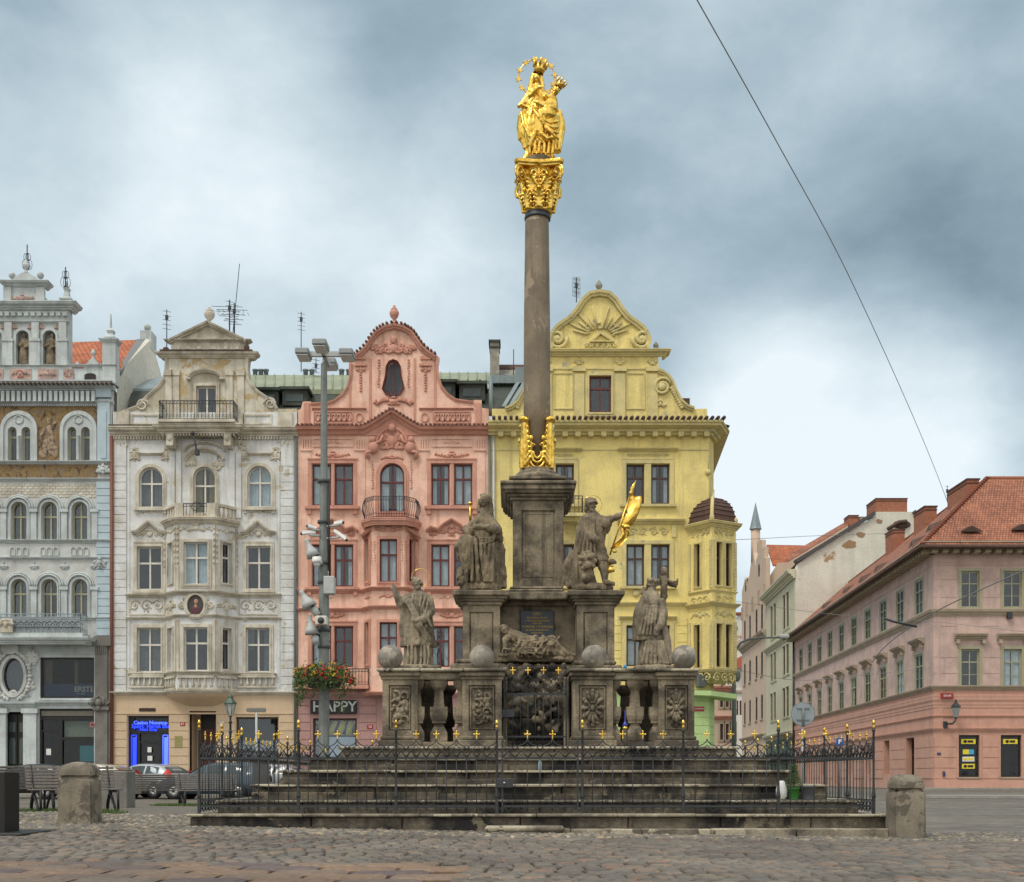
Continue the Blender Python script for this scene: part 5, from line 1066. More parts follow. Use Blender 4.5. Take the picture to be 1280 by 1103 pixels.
# ================================================================ grey-blue house on the left
def grey_house():
 b = Bld('bank_building', 'ornate pale grey bank building with golden painted frieze, statue niches and iron finials', 'building', F0, frame='creamf', curtain=None, base=(PX(40), 60, 0))
 X, Z = PX, PZ; xl, xr = X(-70), X(140); T = 'greytrim'; H = []; step = 38.2
 for base_, (t, bo) in ((0, (627.5, 675.5)), (1, (724, 772))):
  for i in range(-3, 3):
   c = 24+i*step if i < 1 else (62 if i == 1 else 100); c = 24+38*i
   H.append(b.win(X(c-10), X(c+10), Z(bo), Z(t), 1, sur=(.14, .06, T), trans=.62, rec=.2, lab='round-arched window', curtain='curtain2'))
 for c in (24, 98.5, -50):
  for d in (-8.5, 8.5): H.append(b.win(X(c+d-5.5), X(c+d+5.5), Z(576.5), Z(534), 1, trans=.72, rec=.2, mull=0, ft=.09, curtain='curtain2'))
 m = F0.mb(); m.plate([(xl, Z(800)), (xr, Z(800)), (xr, Z(485)), (xl, Z(485))], H, 0, .4); b.part('upper_wall', m, 'grey'); body(b, F0, xl, xr, Z(485), 'grey')
 for c in (24, 98.5, -50):
  m = F0.mb(); o2 = opening(X(c-23), X(c+23), Z(577), Z(514), 1); i2 = opening(X(c-19), X(c+19), Z(577), Z(519), 1); m.plate(o2, [grow(i2, -.001)], -.1, .02)
  m.plate(i2, [opening(X(c-14), X(c-3), Z(577), Z(534), 1), opening(X(c+3), X(c+14), Z(577), Z(534), 1)], -.03, .02); m.tube([(X(c)+.2*cos(t), -.05, Z(525)+.2*sin(t)) for t in [i*pi/5 for i in range(10)]], .04, 5, closed=True)
  m.lathe([(.09, 0), (.07, .1), (.07, 1.2), (.1, 1.25)], (X(c), -.1, Z(577)), 8); b.part('biforate_arch', m, T, origin=F0.world(X(c), 0, Z(577)))
 # painted frieze
 def paint():
  mm, n, bb = newmat('sgraffito_painting'); P = coordof(n); f = texnoise(n, P, 2.6, 8, .75, dist=.9); g = texnoise(n, P, 3.2, 6, .7, (1.2, 1, .6), 1.0)
  c = ramp(n, f, [(.38, (.05, .035, .03)), (.44, (.18, .11, .05)), (.5, (.30, .21, .085)), (.53, (.11, .07, .045)), (.57, (.28, .21, .11)), (.62, (.12, .11, .12))]); c = mixc(n, ramp(n, g, [(.56, (0, 0, 0)), (.62, (.9, .9, .9))]), c, (.07, .055, .05))
  n.links.new(c, bb.inputs['Base Color']); bb.inputs['Roughness'].default_value = .9; return mm
 pm = paint(); pm2 = stain_mat('painted_robes', (.26, .17, .12), (.06, .05, .055), (.34, .26, .17), .9, .2, 5, patchamt=.52); ho = []
 for c in (24, 98.5, -50): ho.append(opening(X(c-23)-.01, X(c+23)+.01, Z(577), Z(514)-.0+.01, 1))
 m = F0.mb(); x0, x1 = X(-69), X(122)
 outl = [(x0, Z(577))]+[(x, Z(577)) for x in ()]+[(x1, Z(577)), (x1, Z(508)), (x0, Z(508))]
 ho = [[(p[0], max(p[1], Z(577)+.02)) for p in h] for h in ho]
 m.plate(outl, ho, -.015, .01); m.box(x0, x1, -.015, .01, Z(599), Z(581)); b.part('painted_frieze', m, pm)
 m = F0.mb()
 for i, (px_, zz, h) in enumerate(((61, 545, 1.9), (-12, 545, 1.9))):
  m.ell((X(px_), -.02, Z(527)), (.13, .04, .16)); m.ell((X(px_+1), -.02, Z(540)), (.22, .05, .34)); m.ell((X(px_+3), -.02, Z(556)), (.2, .05, .55)); m.ell((X(px_-4), -.02, Z(559)), (.17, .05, .5)); m.ell((X(px_-7), -.02, Z(568)), (.22, .05, .22)); m.ell((X(px_+8), -.02, Z(565)), (.18, .05, .3)); m.tube([(X(px_-5), -.03, Z(536)), (X(px_-9), -.03, Z(545)), (X(px_-8), -.03, Z(556))], .09, 6, flat=.5); m.tube([(X(px_+5), -.03, Z(536)), (X(px_+9), -.03, Z(528))], .08, 6, flat=.5)
 b.part('painted_figures', m, pm2)
 # cornices, corbel table
 m = F0.mb(); cornice(m, [(xl, 0), (xr+.1, 0)], Z(506), .16, .16); cornice(m, [(xl, 0), (xr+.18, 0)], Z(489), .62, .36); cornice(m, [(xl, 0), (xr, 0)], Z(580.5), .2, .14); cornice(m, [(xl, 0), (xr, 0)], Z(602), .16, .14); cornice(m, [(xl, 0), (xr, 0)], Z(679), .18, .16); cornice(m, [(xl, 0), (xr, 0)], Z(700), .14, .12); cornice(m, [(xl, 0), (xr, 0)], Z(775), .14, .12)
 dentils(m, xl, X(122), Z(504), Z(491), .3, .26, .16); dentils(m, xl, X(122), Z(508.5), Z(506.5), .12, .1, .05)
 for i in range(-5, 3):
  c = 24+38*i+19; m.box(X(c)-.14, X(c)+.14, -.12, .02, Z(675), Z(641)); m.box(X(c)-.2, X(c)+.2, -.18, .02, Z(641), Z(637)); m.box(X(c)-.14, X(c)+.14, -.12, .02, Z(772), Z(738)); m.box(X(c)-.2, X(c)+.2, -.18, .02, Z(738), Z(734)); relief(m, X(c), Z(709), .35, .55, 7, .06)
 for i in range(-3, 3):
  c = 24+38*i
  for d in (-8, 0, 8): m.plate(opening(X(c+d-3.6), X(c+d+3.6), Z(695), Z(684), 1), [opening(X(c+d-2.6), X(c+d+2.6), Z(694), Z(685), 1)], -.06, .02)
  for rr, pp in ((15, .12), (17.5, .08)):
   for zt_ in (627.5, 724): m.tube([(p[0], -pp, p[1]) for p in arc(X(c), Z(zt_+10), rr*F0.k, rr*F0.k, 0, 180, 14)], .05, 5)
 b.part('cornices_and_colonnettes', m, T)
 m = F0.mb()
 for r in range(5):
  for i in range(28):
   xx = X(-66+i*7+(r % 2)*3.5)
   if xx < X(119): m.box(xx, xx+.23, -.025, .01, Z(604.5+r*3.6)-.12, Z(604.5+r*3.6)-.02)
 b.part('brick_course_pattern', m, 'creamtrim')
 # right pilaster
 m = F0.mb(); quoins(m, X(121), X(139), Z(795), Z(602), .36, .08, .03); m.box(X(122.5), X(138), -.12, .02, Z(578), Z(500)); m.box(X(127), X(134), -.16, 0, Z(574), Z(515)); m.box(X(121), X(140), -.2, .02, Z(498), Z(486)); b.part('corner_pilaster', m, plain('powder_blue_plaster', (.42, .52, .57), .8, 0, .1, 2))
 m = F0.mb(); relief(m, X(130), Z(590), .6, .8, 15, .06, y=-.1); relief(m, X(126), Z(706), .5, .8, 16, .06, y=-.08); [m.ell((X(c), -.14, Z(d)+e), (r, .12, r*1.1), 8, 6) for c, d in ((130, 588), (126, 704)) for e, r in ((0, .13), (.16, .08), (-.16, .07))]; b.part('lion_head_mask', m, 'greytrim')
 # balcony
 m = F0.mb(); m.box(xl, X(112), -1.0, 0, Z(802), Z(794)); cornice(m, [(xl, -.8), (X(112), -.8), (X(114), 0)], Z(808), .35, .35); b.part('balcony_slab', m, T)
 m = F0.mb(); ironrail(m, [(xl, -1.0), (X(110), -1.0), (X(110), -.1)], Z(794), Z(771), .2, .014); [m.tube([(X(q)+.22*cos(t)*sg, -1.02, Z(785)+.22*sin(t)*(1-t/9)) for t in [k*.6 for k in range(10)]], .022, 4) for q in range(-68, 108, 7) for sg in (-1, 1)]; m.box(xl, X(110), -1.0, -.99, Z(777), Z(775)); b.part('balcony_railing', m, plain('pale_iron', (.26, .32, .36), .6)); m = F0.mb(); m.box(xl, X(109), -.9, -.88, Z(794), Z(778)); b.part('balcony_screen', m, 'greytrim')
 m = F0.mb(); relief(m, X(19), Z(785), .7, .6, 21, .05, y=-1.12); m.box(X(12), X(27), -1.1, -1.02, Z(794), Z(777)); b.part('balcony_panel', m, 'creamtrim')
 m = F0.mb(); m.ell((X(1.5), -1.2, Z(775.5)), (.12, .05, .13)); m.ell((X(5.5), -1.2, Z(775.5)), (.12, .05, .13)); m.lathe([(.01, -.3), (.2, 0)], (X(3.5), -1.2, Z(777)), 10, sy=.3); b.part('red_heart', m, plain('red_heart_paint', (.5, .01, .02), .4))
 # ground floor: big windows, oval window, doorway
 g1 = [opening(X(50), X(117.5), Z(873), Z(822)), opening(X(49), X(117.5), .2, Z(886)), circ(X(17), Z(845.5), .52, .88, 28), opening(X(6), X(32), .1, Z(890)), opening(X(-62), X(-14), .2, Z(886))]
 m = F0.mb(); m.plate([(xl, 0), (xr, 0), (xr, Z(800)), (xl, Z(800))], g1, .0, .4); b.part('ground_floor_wall', m, T)
 wo = b.win(X(50), X(117.5), Z(873), Z(822), 0, mull=0, trans=1.1, frame='black', rec=.12, name='shop_window', depth=2.2, ft=.1, glass='glassdark')
 m = F0.mb(); m.box(X(51), X(117), .24, .26, Z(872), Z(854.5)); bn = b.part('window_banner', m, plain('navy_banner', (.012, .045, .13), .5), 'navy banner with pale lettering', origin=F0.world(X(84), .24, Z(863)))
 textobj('ERSTE', .36, M_['lightgrey'], bn, (X(103), 60.225, Z(861.5)), 'bank_lettering', ext=.006, bold=.012); textobj('Premier', .13, M_['lightgrey'], bn, (X(99.5), 60.225, Z(867)), 'bank_lettering', ext=.004)
 m = F0.mb(); x_ = X(114.5); m.box(x_-.1, x_+.1, .215, .235, Z(865), Z(860.5)); m.box(x_-.06, x_-.02, .215, .235, Z(860), Z(857)); m.box(x_+.02, x_+.06, .215, .235, Z(860), Z(857)); m.ell((x_, .225, Z(856.3)), (.03, .01, .03), 6, 4); b.part('bank_symbol', m, 'lightgrey', parent=bn)
 m = F0.mb(); m.box(X(52), X(60), .5, .6, Z(854), Z(824)); m.box(X(88), X(92), .6, .7, Z(854), Z(824)); b.part('interior_piers', m, plain('warm_interior', (.2, .15, .1), .8))
 m = F0.mb(); x0, x1 = X(49), X(117.5); m.plate([(x0, .2), (x1, .2), (x1, Z(886)), (x0, Z(886))], [[(X(51), Z(913)), (X(73), Z(913)), (X(73), Z(900)), (X(51), Z(900))], [(X(77), Z(922)), (X(117), Z(922)), (X(117), Z(900)), (X(77), Z(900))], [(X(52), .4), (X(73), .4), (X(73), Z(915)), (X(52), Z(915))], [(X(77), .4), (X(117), .4), (X(117), Z(925)), (X(77), Z(925))]], .1, .2); sf = b.part('shop_front', m, 'black', 'black shop front with glazed door', origin=F0.world(X(83), .1, .2))
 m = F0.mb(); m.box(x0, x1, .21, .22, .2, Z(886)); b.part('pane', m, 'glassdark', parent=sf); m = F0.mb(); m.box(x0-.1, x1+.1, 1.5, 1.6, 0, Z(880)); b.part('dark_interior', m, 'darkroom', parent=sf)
 m = F0.mb(); m.box(X(78), X(116), .3, .32, Z(921), Z(901)); b.part('blind', m, plain('sage_blind', (.28, .34, .27), .7), parent=sf); m = F0.mb(); m.box(X(97.5), X(117), .25, .26, Z(952), Z(932)); b.part('poster', m, plain('teal_poster', (.04, .28, .33), .5), parent=sf)
 m = F0.mb(); m.box(X(56), X(62), .17, .2, Z(944), Z(936)); b.part('notice', m, 'white_', parent=sf); m = F0.mb(); m.box(X(51), X(116), .06, .11, Z(895), Z(889)); b.part('header_panel', m, plain('bronze_panel', (.13, .12, .09), .5), parent=sf)
 m = F0.mb(); m.plate(circ(X(115.5), Z(906), .13, .13), [circ(X(115.5), Z(906), .08, .08)], -.03, 0); b.part('round_sticker', m, plain('faded_red_ring', (.45, .12, .14), .5))
 m = F0.mb(); m.plate(circ(X(17), Z(845.5), .52, .88, 28), [circ(X(17), Z(845.5), .44, .8, 28)], .1, .18); ow = b.part('oval_window', m, 'black', origin=F0.world(X(17), .1, Z(868))); m = F0.mb(); m.plate(circ(X(17), Z(845.5), .46, .82, 28), [], .15, .16); b.part('pane', m, 'glass', parent=ow)
 m = F0.mb(); m.plate(circ(X(17), Z(845.5), .6, .95, 28), [], .45, .5); b.part('dark_interior', m, plain('dull_teal_room', (.09, .12, .12), .8), parent=ow)
 m = F0.mb(); m.plate(circ(X(17), Z(845.5), .68, 1.05, 28), [circ(X(17), Z(845.5), .53, .89, 28)], -.12, .02)
 for sg in (-1, 1):
  for i in range(17): t = radians(-72+i*9); m.ell((X(17)+sg*.84*cos(t), -.1, Z(845.5)+1.2*sin(t)), (.07+.04*(i % 3), .1, .1), 7, 5)
  relief(m, X(17+sg*23), Z(822), .5, 1.0, 41, .1); relief(m, X(17+sg*20), Z(860), .4, .9, 42, .08)
 relief(m, X(17), Z(869), 1.6, .4, 43, .09); m.plate(circ(X(14), Z(811), .42, .3, 20), [], -.18, .02); relief(m, X(14), Z(811), .5, .4, 44, .06); b.part('oval_window_ornament', m, 'grey')
 m = F0.mb(); cornice(m, [(xl, 0), (X(46), 0)], Z(885), .3, .28); cornice(m, [(X(48), 0), (X(118), 0)], Z(882), .22, .2); m.box(X(49), X(118), -.1, .02, Z(876), Z(873)); cornice(m, [(X(42), 0), (X(120), 0)], Z(819), .1, .1)
 for c in (1, 39): m.box(X(c)-.32, X(c)+.32, -.2, .02, 0, Z(892)); m.box(X(c)-.4, X(c)+.4, -.26, .02, Z(892), Z(886)); relief(m, X(c), Z(905), .4, .7, 45, .06)
 b.part('portal_pilasters', m, 'greytrim')
 m = F0.mb(); m.bbox(X(6), X(18.8), .3, .42, .1, Z(892)); m.bbox(X(19.2), X(32), .3, .42, .1, Z(892)); dd = b.part('door', m, 'black', 'double glazed black door'); m = F0.mb()
 for c in (12.5, 25.5): m.plate(opening(X(c-4), X(c+4), Z(955), Z(922), 1), [], .27, .29); m.plate(opening(X(c-4), X(c+4), Z(915), Z(903)), [], .27, .29)
 b.part('pane', m, plain('door_glass', (.06, .08, .075), .15), parent=dd)
 m = F0.mb(); x0, x1 = X(120), X(135.5); m.box(x0, x1, -.16, .02, 0, Z(800)); m.box(x0-.05, X(140), -.22, .02, Z(808), Z(796));
 for i in range(5): m.box(X(122)+i*.1, X(122)+i*.1+.05, -.2, -.15, Z(818), Z(802))
 m.box(X(118), X(138), -.24, .02, Z(888), Z(884)); b.part('stone_pilaster', m, 'greystone'); m = F0.mb(); m.ell((X(125), -.22, Z(879)), (.17, .16, .2)); m.ell((X(125), -.2, Z(886)), (.12, .14, .16)); [m.ell((X(125+d), -.2, Z(877)), (.09, .09, .2), 8, 6) for d in (-6, 6)]; relief(m, X(125), Z(880), .9, .9, 46, .07, y=-.14); b.part('grotesque_mask', m, 'greystone')
 # attic with niches
 m = F0.mb(); tileedge(m, [(xl, Z(484)), (X(146), Z(484))], .07, .22, .6); tileedge(m, [(X(-40), Z(385)), (X(92), Z(385))], .07, .22, .6) if False else None; b.part('eaves_tiles', m, 'tileedge')
 ni = [opening(X(c-8), X(c+8), Z(456), Z(413.5), 1) for c in (28.5, 62, -5)]
 m = F0.mb(); x1 = X(86); m.plate([(X(-50), Z(458)), (x1, Z(458)), (x1, Z(384)), (X(-50), Z(384))], ni, 0, .35); m.box(X(-50), x1, .35, .5, Z(458), Z(384)); b.part('niche_storey', m, T)
 m = F0.mb(); m.box(X(-50), X(90), -.05, .5, Z(482), Z(459)); cornice(m, [(X(-50), 0), (X(145), 0)], Z(459), .14, .1); cornice(m, [(X(-50), 0), (X(88), 0), (X(88), .6)], Z(388), .4, .34); cornice(m, [(X(-50), 0), (X(87), 0)], Z(405), .14, .1); dentils(m, X(-50), X(86), Z(396), Z(391), .14, .3, .2)
 for c in (11, 45, 79, -22): m.box(X(c)-.24, X(c)+.24, -.16, .02, Z(458), Z(425)); m.box(X(c)-.18, X(c)+.18, -.12, .02, Z(425), Z(404)); m.box(X(c)-.28, X(c)+.28, -.2, .02, Z(428), Z(425))
 for c in (28.5, 62, -5): m.plate(opening(X(c-11), X(c+11), Z(456), Z(410), 1), [opening(X(c-8), X(c+8), Z(456), Z(413.5), 1)], -.06, .01)
 b.part('attic_cornice', m, T)
 m = F0.mb();
 for c in (28.5, 62, -5): relief(m, X(c-11), Z(410), .35, .35, 3, .05); relief(m, X(c+11), Z(410), .35, .35, 3, .05)
 for (a, c) in ((13, 40), (48, 73), (80, 92), (-30, 5)): m.box(X(a), X(c), -.08, -.05, Z(475), Z(462)); relief(m, X((a+c)/2), Z(468.5), (c-a)*F0.k*.8, .4, int(a), .05, y=-.1)
 relief(m, X(28), Z(374), 1.1, .42, 48, .06, y=-.02); b.part('rosy_reliefs', m, plain('rosy_terracotta_relief', (.42, .30, .26), .8, 0, .35, 3))
 m = F0.mb(); m.box(X(26.2-3), X(26.2+3), -.14, -.08, Z(473), Z(464)); b.part('red_shield', m, plain('red_shield', (.45, .09, .06), .6))
 m = F0.mb(); m.box(X(10), X(52), 0, .5, Z(386), Z(358)); cornice(m, [(X(8), .5), (X(8), 0), (X(55), 0), (X(55), .5)], Z(359), .3, .25); m.plate([F0.pt(*p) for p in ((14, 352), (49, 352), (44, 346), (36, 342), (31, 339), (26, 342), (18, 346))], [], .0, .4)
 for sg, c in ((-1, 8), (1, 54)): m.plate([F0.pt(*p) for p in ((c, 384), (c+sg*16, 384), (c+sg*8, 380), (c+sg*3, 372), (c, 370))], [], .05, .4)
 for c in (10, 51): m.box(X(c)-.2, X(c)+.2, -.1, .02, Z(384), Z(360))
 b.part('crowning_aedicule', m, T)
 m = F0.mb()
 for c in (14, 49.5): m.lathe([(.1, 0), (.06, .1), (.05, .18)], (X(c), .1, Z(351)), 8); m.ell((X(c), .1, Z(343.5)), .17)
 urn(m, X(32), .1, Z(341), .7, .2); b.part('ball_finials', m, T)
 m = F0.mb(); m.sqlathe([(.22, 0), (.22, .3), (.3, .34), (.3, .4), (.14, .5), (.1, .8), (.15, .9), (.05, 1.1), (.03, 1.3)], (X(81), .3, Z(382))); b.part('corner_pinnacle', m, T)
 for c, a, t_ in ((33, 330, 305), (81, 352, 333)):
  m = F0.mb(); m.tube([(X(c), .1, Z(a+6)), (X(c), .1, Z(t_))], .03, 5)
  for k in range(4):
   t = k*pi/2+.5
   for zz, r in ((Z(a)-.0, .26), (Z(a)+.38, .18)): m.tube([(X(c)+cos(t)*r*(.5-.5*cos(q)), .1+sin(t)*r*.3*(.5-.5*cos(q)), zz+r*sin(q)) for q in [i*pi/5 for i in range(10)]], .014, 4, closed=True)
  b.part('wrought_iron_finial', m, 'iron')
 # right part: parapet, pier, small gable, hipped roof, white gable wall
 m = F0.mb(); m.box(X(90), X(146), 0, .4, Z(482), Z(461)); m.box(X(128.5), X(145), -.08, .5, Z(482), Z(428)); cornice(m, [(X(128), .5), (X(128), -.08), (X(145), -.08), (X(145), .5)], Z(429), .14, .18); m.sqlathe([(.2, 0), (.26, .1), (.12, .3), (.18, .45), (.05, .6), (.02, 1.3)], (X(137), .2, Z(424))); m.plate([F0.pt(*p) for p in ((104, 461), (127, 461), (121, 452), (116, 446), (110, 452))], [], .0, .3); urn(m, X(116), .1, Z(447), .45, .13); urn(m, X(96), .1, Z(461), .4, .12)
 b.part('parapet', m, T)
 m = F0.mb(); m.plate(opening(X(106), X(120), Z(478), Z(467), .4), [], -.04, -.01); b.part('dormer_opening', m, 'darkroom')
 ro = quad(b, 'tiled_roof', 'rooforange', [(88, 463, 61), (150, 463, 61), (172, 425, 67), (88, 428, 67)]); uvplane(ro, (1, 0, 0), (0, .9, .6))
 quad(b, 'roof_verge', plain('lead_verge', (.13, .14, .14), .5), [(146, 464, 60.9), (151, 464, 60.9), (182, 424, 67), (171, 424, 67)])
 m = MB(); P = [(X(146), 60.4), (X(150), 60.4)]; fg = Frame(D=60)
 m.add([at3(146, 560, 60.4), at3(213, 520, 70), at3(204, 478, 69), at3(189, 424, 67.5), at3(182, 424, 67), at3(150, 464, 60.9), at3(146, 465, 60.4)], [(0, 1, 2, 3, 4, 5, 6)]); b.part('party_wall', m, 'white')
 m = MB(); fq = Frame(D=67.2); m.box(fq.x(175), fq.x(189), 67.2, 68.2, fq.z(436), fq.z(413)); m.ell((fq.x(183), 67.4, fq.z(408)), .2); b.part('party_wall_chimney', m, T)
 b.finish()
 # two stone figures in the niches
 for c, lb, hd in ((28.5, 'small stone figure in the left-hand niche of the grey attic', 0), (62, 'small stone figure in the right-hand niche of the grey attic', .08)):
  f = MB(); x, y, z = X(c), 60.18, Z(455); f.lathe([(.26, 0), (.24, .4), (.2, .8), (.22, 1.1), (.14, 1.3)], (x, y, z), 14, sy=.7, fn=lambda t, q: 1+.12*sin(7*t+q*2)); f.ell((x+hd, y-.03, z+1.44), (.1, .11, .13)); f.limb([(x-.18, y, z+1.2), (x-.28, y-.08, z+.9), (x-.05, y-.16, z+.95)], [.07, .06, .05], 8); f.limb([(x+.18, y, z+1.2), (x+.27+hd, y-.08, z+.92), (x+.1, y-.17, z+.8)], [.07, .06, .05], 8)
  tag(remeshed(f, 'niche_statue', M_['statue'], origin=(x, y, z), vox=.035), lb, 'statue', 'stone figures in the attic niches')
grey_house()
# ================================================================ long dusty-pink building on the right
DIR = Vector((.056, 1, 0)).normalized(); PC = Vector((F0.k*0+ (527/FP)*91, 91, 0))
def street_facade(b, y0, y1, rows, nw, wall, ztop, wfr, hood=None, sur='rtrim', ww=.62, z_lo=0.0, openings=None, n2=1):
 """wall along the receding street, local x = distance along it from the far end to the near end"""
 a = PC+DIR*((y1-91)/DIR.y); c = PC+DIR*((y0-91)/DIR.y); fr = facet((a.x, a.y), (c.x, c.y), 91); fr.k = 91/FP; L = fr.len; H = []; st = L/nw
 for (t, bo, hd) in rows:
  for i in range(nw):
   for q in range(n2):
    cx = (i+.5)*st; H.append(b.win(cx-ww, cx+ww, fr.z(bo), fr.z(t), 0, fr=fr, sur=(.2, .1, sur), ft=.11, rec=.25, depth=.8, frame=wfr, trans=.66, curtain='curtain2'))
 return fr, L, st, H
def pink_long():
 b = Bld('corner_building', 'long dusty-pink corner building with a hipped terracotta roof and salmon ground floor', 'building', Frame(D=91.), frame='creamf', curtain='curtain2', base=PC)
 f1 = Frame(D=91.); X, Z = f1.x, f1.z; x0, x1 = X(1167), X(1420); H = []; T = 'rtrim'; zg = Z(862)
 for c in (1212.5, 1265.5, 1318, 1371):
  for (t, bo) in ((714, 760), (811.5, 859)): H.append(b.win(X(c-11.5), X(c+11.5), Z(bo), Z(t), 0, fr=f1, sur=(.2, .06, 'creamf'), ft=.12, rec=.12, trans=.66, cols=1, depth=.9))
 m = f1.mb(); m.plate([(x0, zg), (x1, zg), (x1, Z(684)), (x0, Z(684))], H, 0, .5); b.part('square_side_wall', m, 'rpink')
 G = [opening(X(c-13), X(c+13), Z(971.5), Z(919)) for c in (1211.5, 1264)]
 m = f1.mb(); m.plate([(x0, 0), (x1, 0), (x1, zg), (x0, zg)], G, 0, .5); b.part('ground_floor_wall', m, 'rpinkbase')
 for i, c in enumerate((1211.5, 1264)):
  b.win(X(c-13), X(c+13), Z(971.5), Z(919), 0, fr=f1, mull=0, trans=.74, frame='black', curtain=None, rec=.2, ft=.14, name='shop_window', depth=1.2, glass='glassdark')
  for k, (t, mt, w_) in enumerate(((924, 'yellowsign', 9), (937, 'cyansign', 7), (946, 'white_', 7.5), (955, 'yellowsign', 8))):
   if i and k: continue
   m = f1.mb(); xa = X(c-w_); m.box(xa, X(c+w_), .16, .2, Z(t+6), Z(t)); ps = b.part('poster', m, mt, {'yellowsign': 'yellow window poster', 'cyansign': 'blue window poster', 'white_': 'pale window poster'}[mt], origin=f1.world(X(c), .16, Z(t+6)))
   m = f1.mb();
   if k == 1: m.box(xa, X(c-w_+7.5), .15, .16, Z(t+6), Z(t)); b.part('poster_panel', m, 'yellowsign', parent=ps)
   else: m.ell((X(c-4), .155, Z(t+3)), (.14, .02, .12), 8, 5); m.box(X(c-1), X(c+6), .145, .158, Z(t+4.4), Z(t+1.6)); b.part('poster_marks', m, 'black' if k != 2 else 'yellowsign', parent=ps)
  m = f1.mb(); m.box(X(c-15), X(c+15), -.15, .1, Z(973.5), Z(971.8)); b.part('shop_window_sill', m, 'rtrim')
 m = f1.mb()
 for (a, c) in ((1168, 1195), (1228, 1248), (1281, 1310)): quoins(m, X(a), X(c), .8, Z(921), .72, .05, .05)
 m.box(x0, x1, -.1, .02, 0, .75); b.part('rustication', m, 'rpinkbase')
 fr, L, st, H2 = street_facade(b, 91, 150, [(0, 0, 0)][:0], 10, 'rpink', 0, 'creamf')
 # receding side: heights use the corner's scale
 fr.z = lambda py: EYE+(HZ-py)*91/FP
 cxs = [L-3.9-i*5.65 for i in range(10)]
 for cx in cxs:
  for (t, bo) in ((714, 760), (811.5, 859)): H2.append(b.win(cx-1.12, cx+1.12, fr.z(bo), fr.z(t), 0, fr=fr, sur=(.2, .02, 'creamf'), ft=.13, rec=.03, trans=.66, cols=1, depth=.9))
 m = fr.mb(); m.plate([(0, zg), (L, zg), (L, Z(684)), (0, Z(684))], H2, 0, .5); b.part('street_side_wall', m, 'rpink')
 G2 = [opening(L-d-w/2, L-d+w/2, zb_, fr.z(919)) for d, w, zb_ in ((6.5, 2.4, .15), (14, 1.9, 1.2), (21, 1.9, 1.2), (28, 1.9, 1.2), (35, 2.2, .2), (42, 1.9, 1.2), (50, 1.9, 1.2))]
 m = fr.mb(); m.plate([(0, 0), (L, 0), (L, zg), (0, zg)], G2, 0, .7); b.part('street_side_ground_wall', m, 'rpinkbase')
 for g in G2: b.win(g[0][0], g[1][0], g[0][1], g[2][1], 0, fr=fr, mull=0, frame='brownf', curtain=None, rec=.45, ft=.15, depth=1.3, glass='glassdark', name='ground_floor_window')
 m = fr.mb(); last = 0
 for g in G2[::-1]: quoins(m, last+.3, g[0][0]-.3, .8, fr.z(921), .72, .05, .05) if g[0][0]-.6 > last else None; last = g[1][0]
 quoins(m, last+.3, L, .8, fr.z(921), .72, .05, .05); b.part('street_side_rustication', m, 'rpinkbase')
 # bands following both sides
 pa = fr.M @ Vector((0, 0, 0)); pc = fr.M @ Vector((L, 0, 0)); ex = (x1, 91)
 def band(z, w, h, mat, name='string_course'):
  m = MB(); cornice(m, [(pa.x, pa.y), (pc.x, pc.y), ex], z, w, h); b.part(name, m, mat)
 band(Z(770), .3, .5, T); band(Z(863), .3, .35, T); band(Z(885), .15, 1.0, 'rpinkbase'); band(Z(915), .2, .3, 'rpinkbase'); band(Z(897), .12, .15, 'rpinkbase'); band(Z(708), .08, .15, 'rpink'); band(Z(690), 1.15, .6, T, 'eaves_cornice')
 m = f1.mb(); dentils(m, x0-.6, x1, Z(693.5), Z(688), .95, .75, .42); m.M = fr.M; dentils(m, 0, L+.6, Z(693.5), Z(688), .95, .75, .42); b.part('eaves_brackets', m, T)
 for c in (1212.5, 1265.5, 1318): m = f1.mb(); cornice(m, [(X(c-20), 0), (X(c+20), 0)], Z(800), .5, .45); m.box(X(c-18), X(c-14), -.3, 0, Z(805), Z(800)); m.box(X(c+14), X(c+18), -.3, 0, Z(805), Z(800)); b.part('window_hood', m, T)
 for cx in cxs: m = fr.mb(); cornice(m, [(cx-1.5, 0), (cx+1.5, 0)], fr.z(800), .55, .45); m.box(cx-1.3, cx-1.05, -.3, 0, fr.z(805), fr.z(800)); m.box(cx+1.05, cx+1.3, -.3, 0, fr.z(805), fr.z(800)); b.part('window_hood', m, T)
 # brick outline grooves
 m = f1.mb()
 for py in (704, 725, 747, 783, 822, 842): m.box(x0, X(1196), -.02, .01, Z(py), Z(py)+.05); m.box(X(1230), X(1248), -.02, .01, Z(py), Z(py)+.05)
 b.part('plaster_joints', m, plain('plaster_joint', (.44, .31, .28), .8))
 # roof: hip at the near corner
 ez = Z(687)+.05; hh = 6.6; e = 1.35
 nE = fr.M.to_3x3() @ Vector((0, 1, 0)); A = pc + Vector((-e, -e, 0)); Bp = Vector((x1, 91-e, 0)); Cc = pa-nE*e;
 R1 = pc+Vector((hh, hh, 0)); R2 = pa+nE*hh; R3 = Vector((x1, 91+hh, 0)); rz = ez+6.9
 def q(v, z): return (v.x, v.y, z)
 bk1 = pa+nE*(2*hh); bk2 = Vector((pc.x+2*hh, 91+2*hh, 0))
 m = MB(); m.add([q(A, ez), q(Bp, ez), q(R3, rz), q(R1, rz)], [(0, 1, 2, 3)]); o = b.part('front_roof_slope', m, 'rooftile'); uvplane(o, (1, 0, 0), (0, .72, .7))
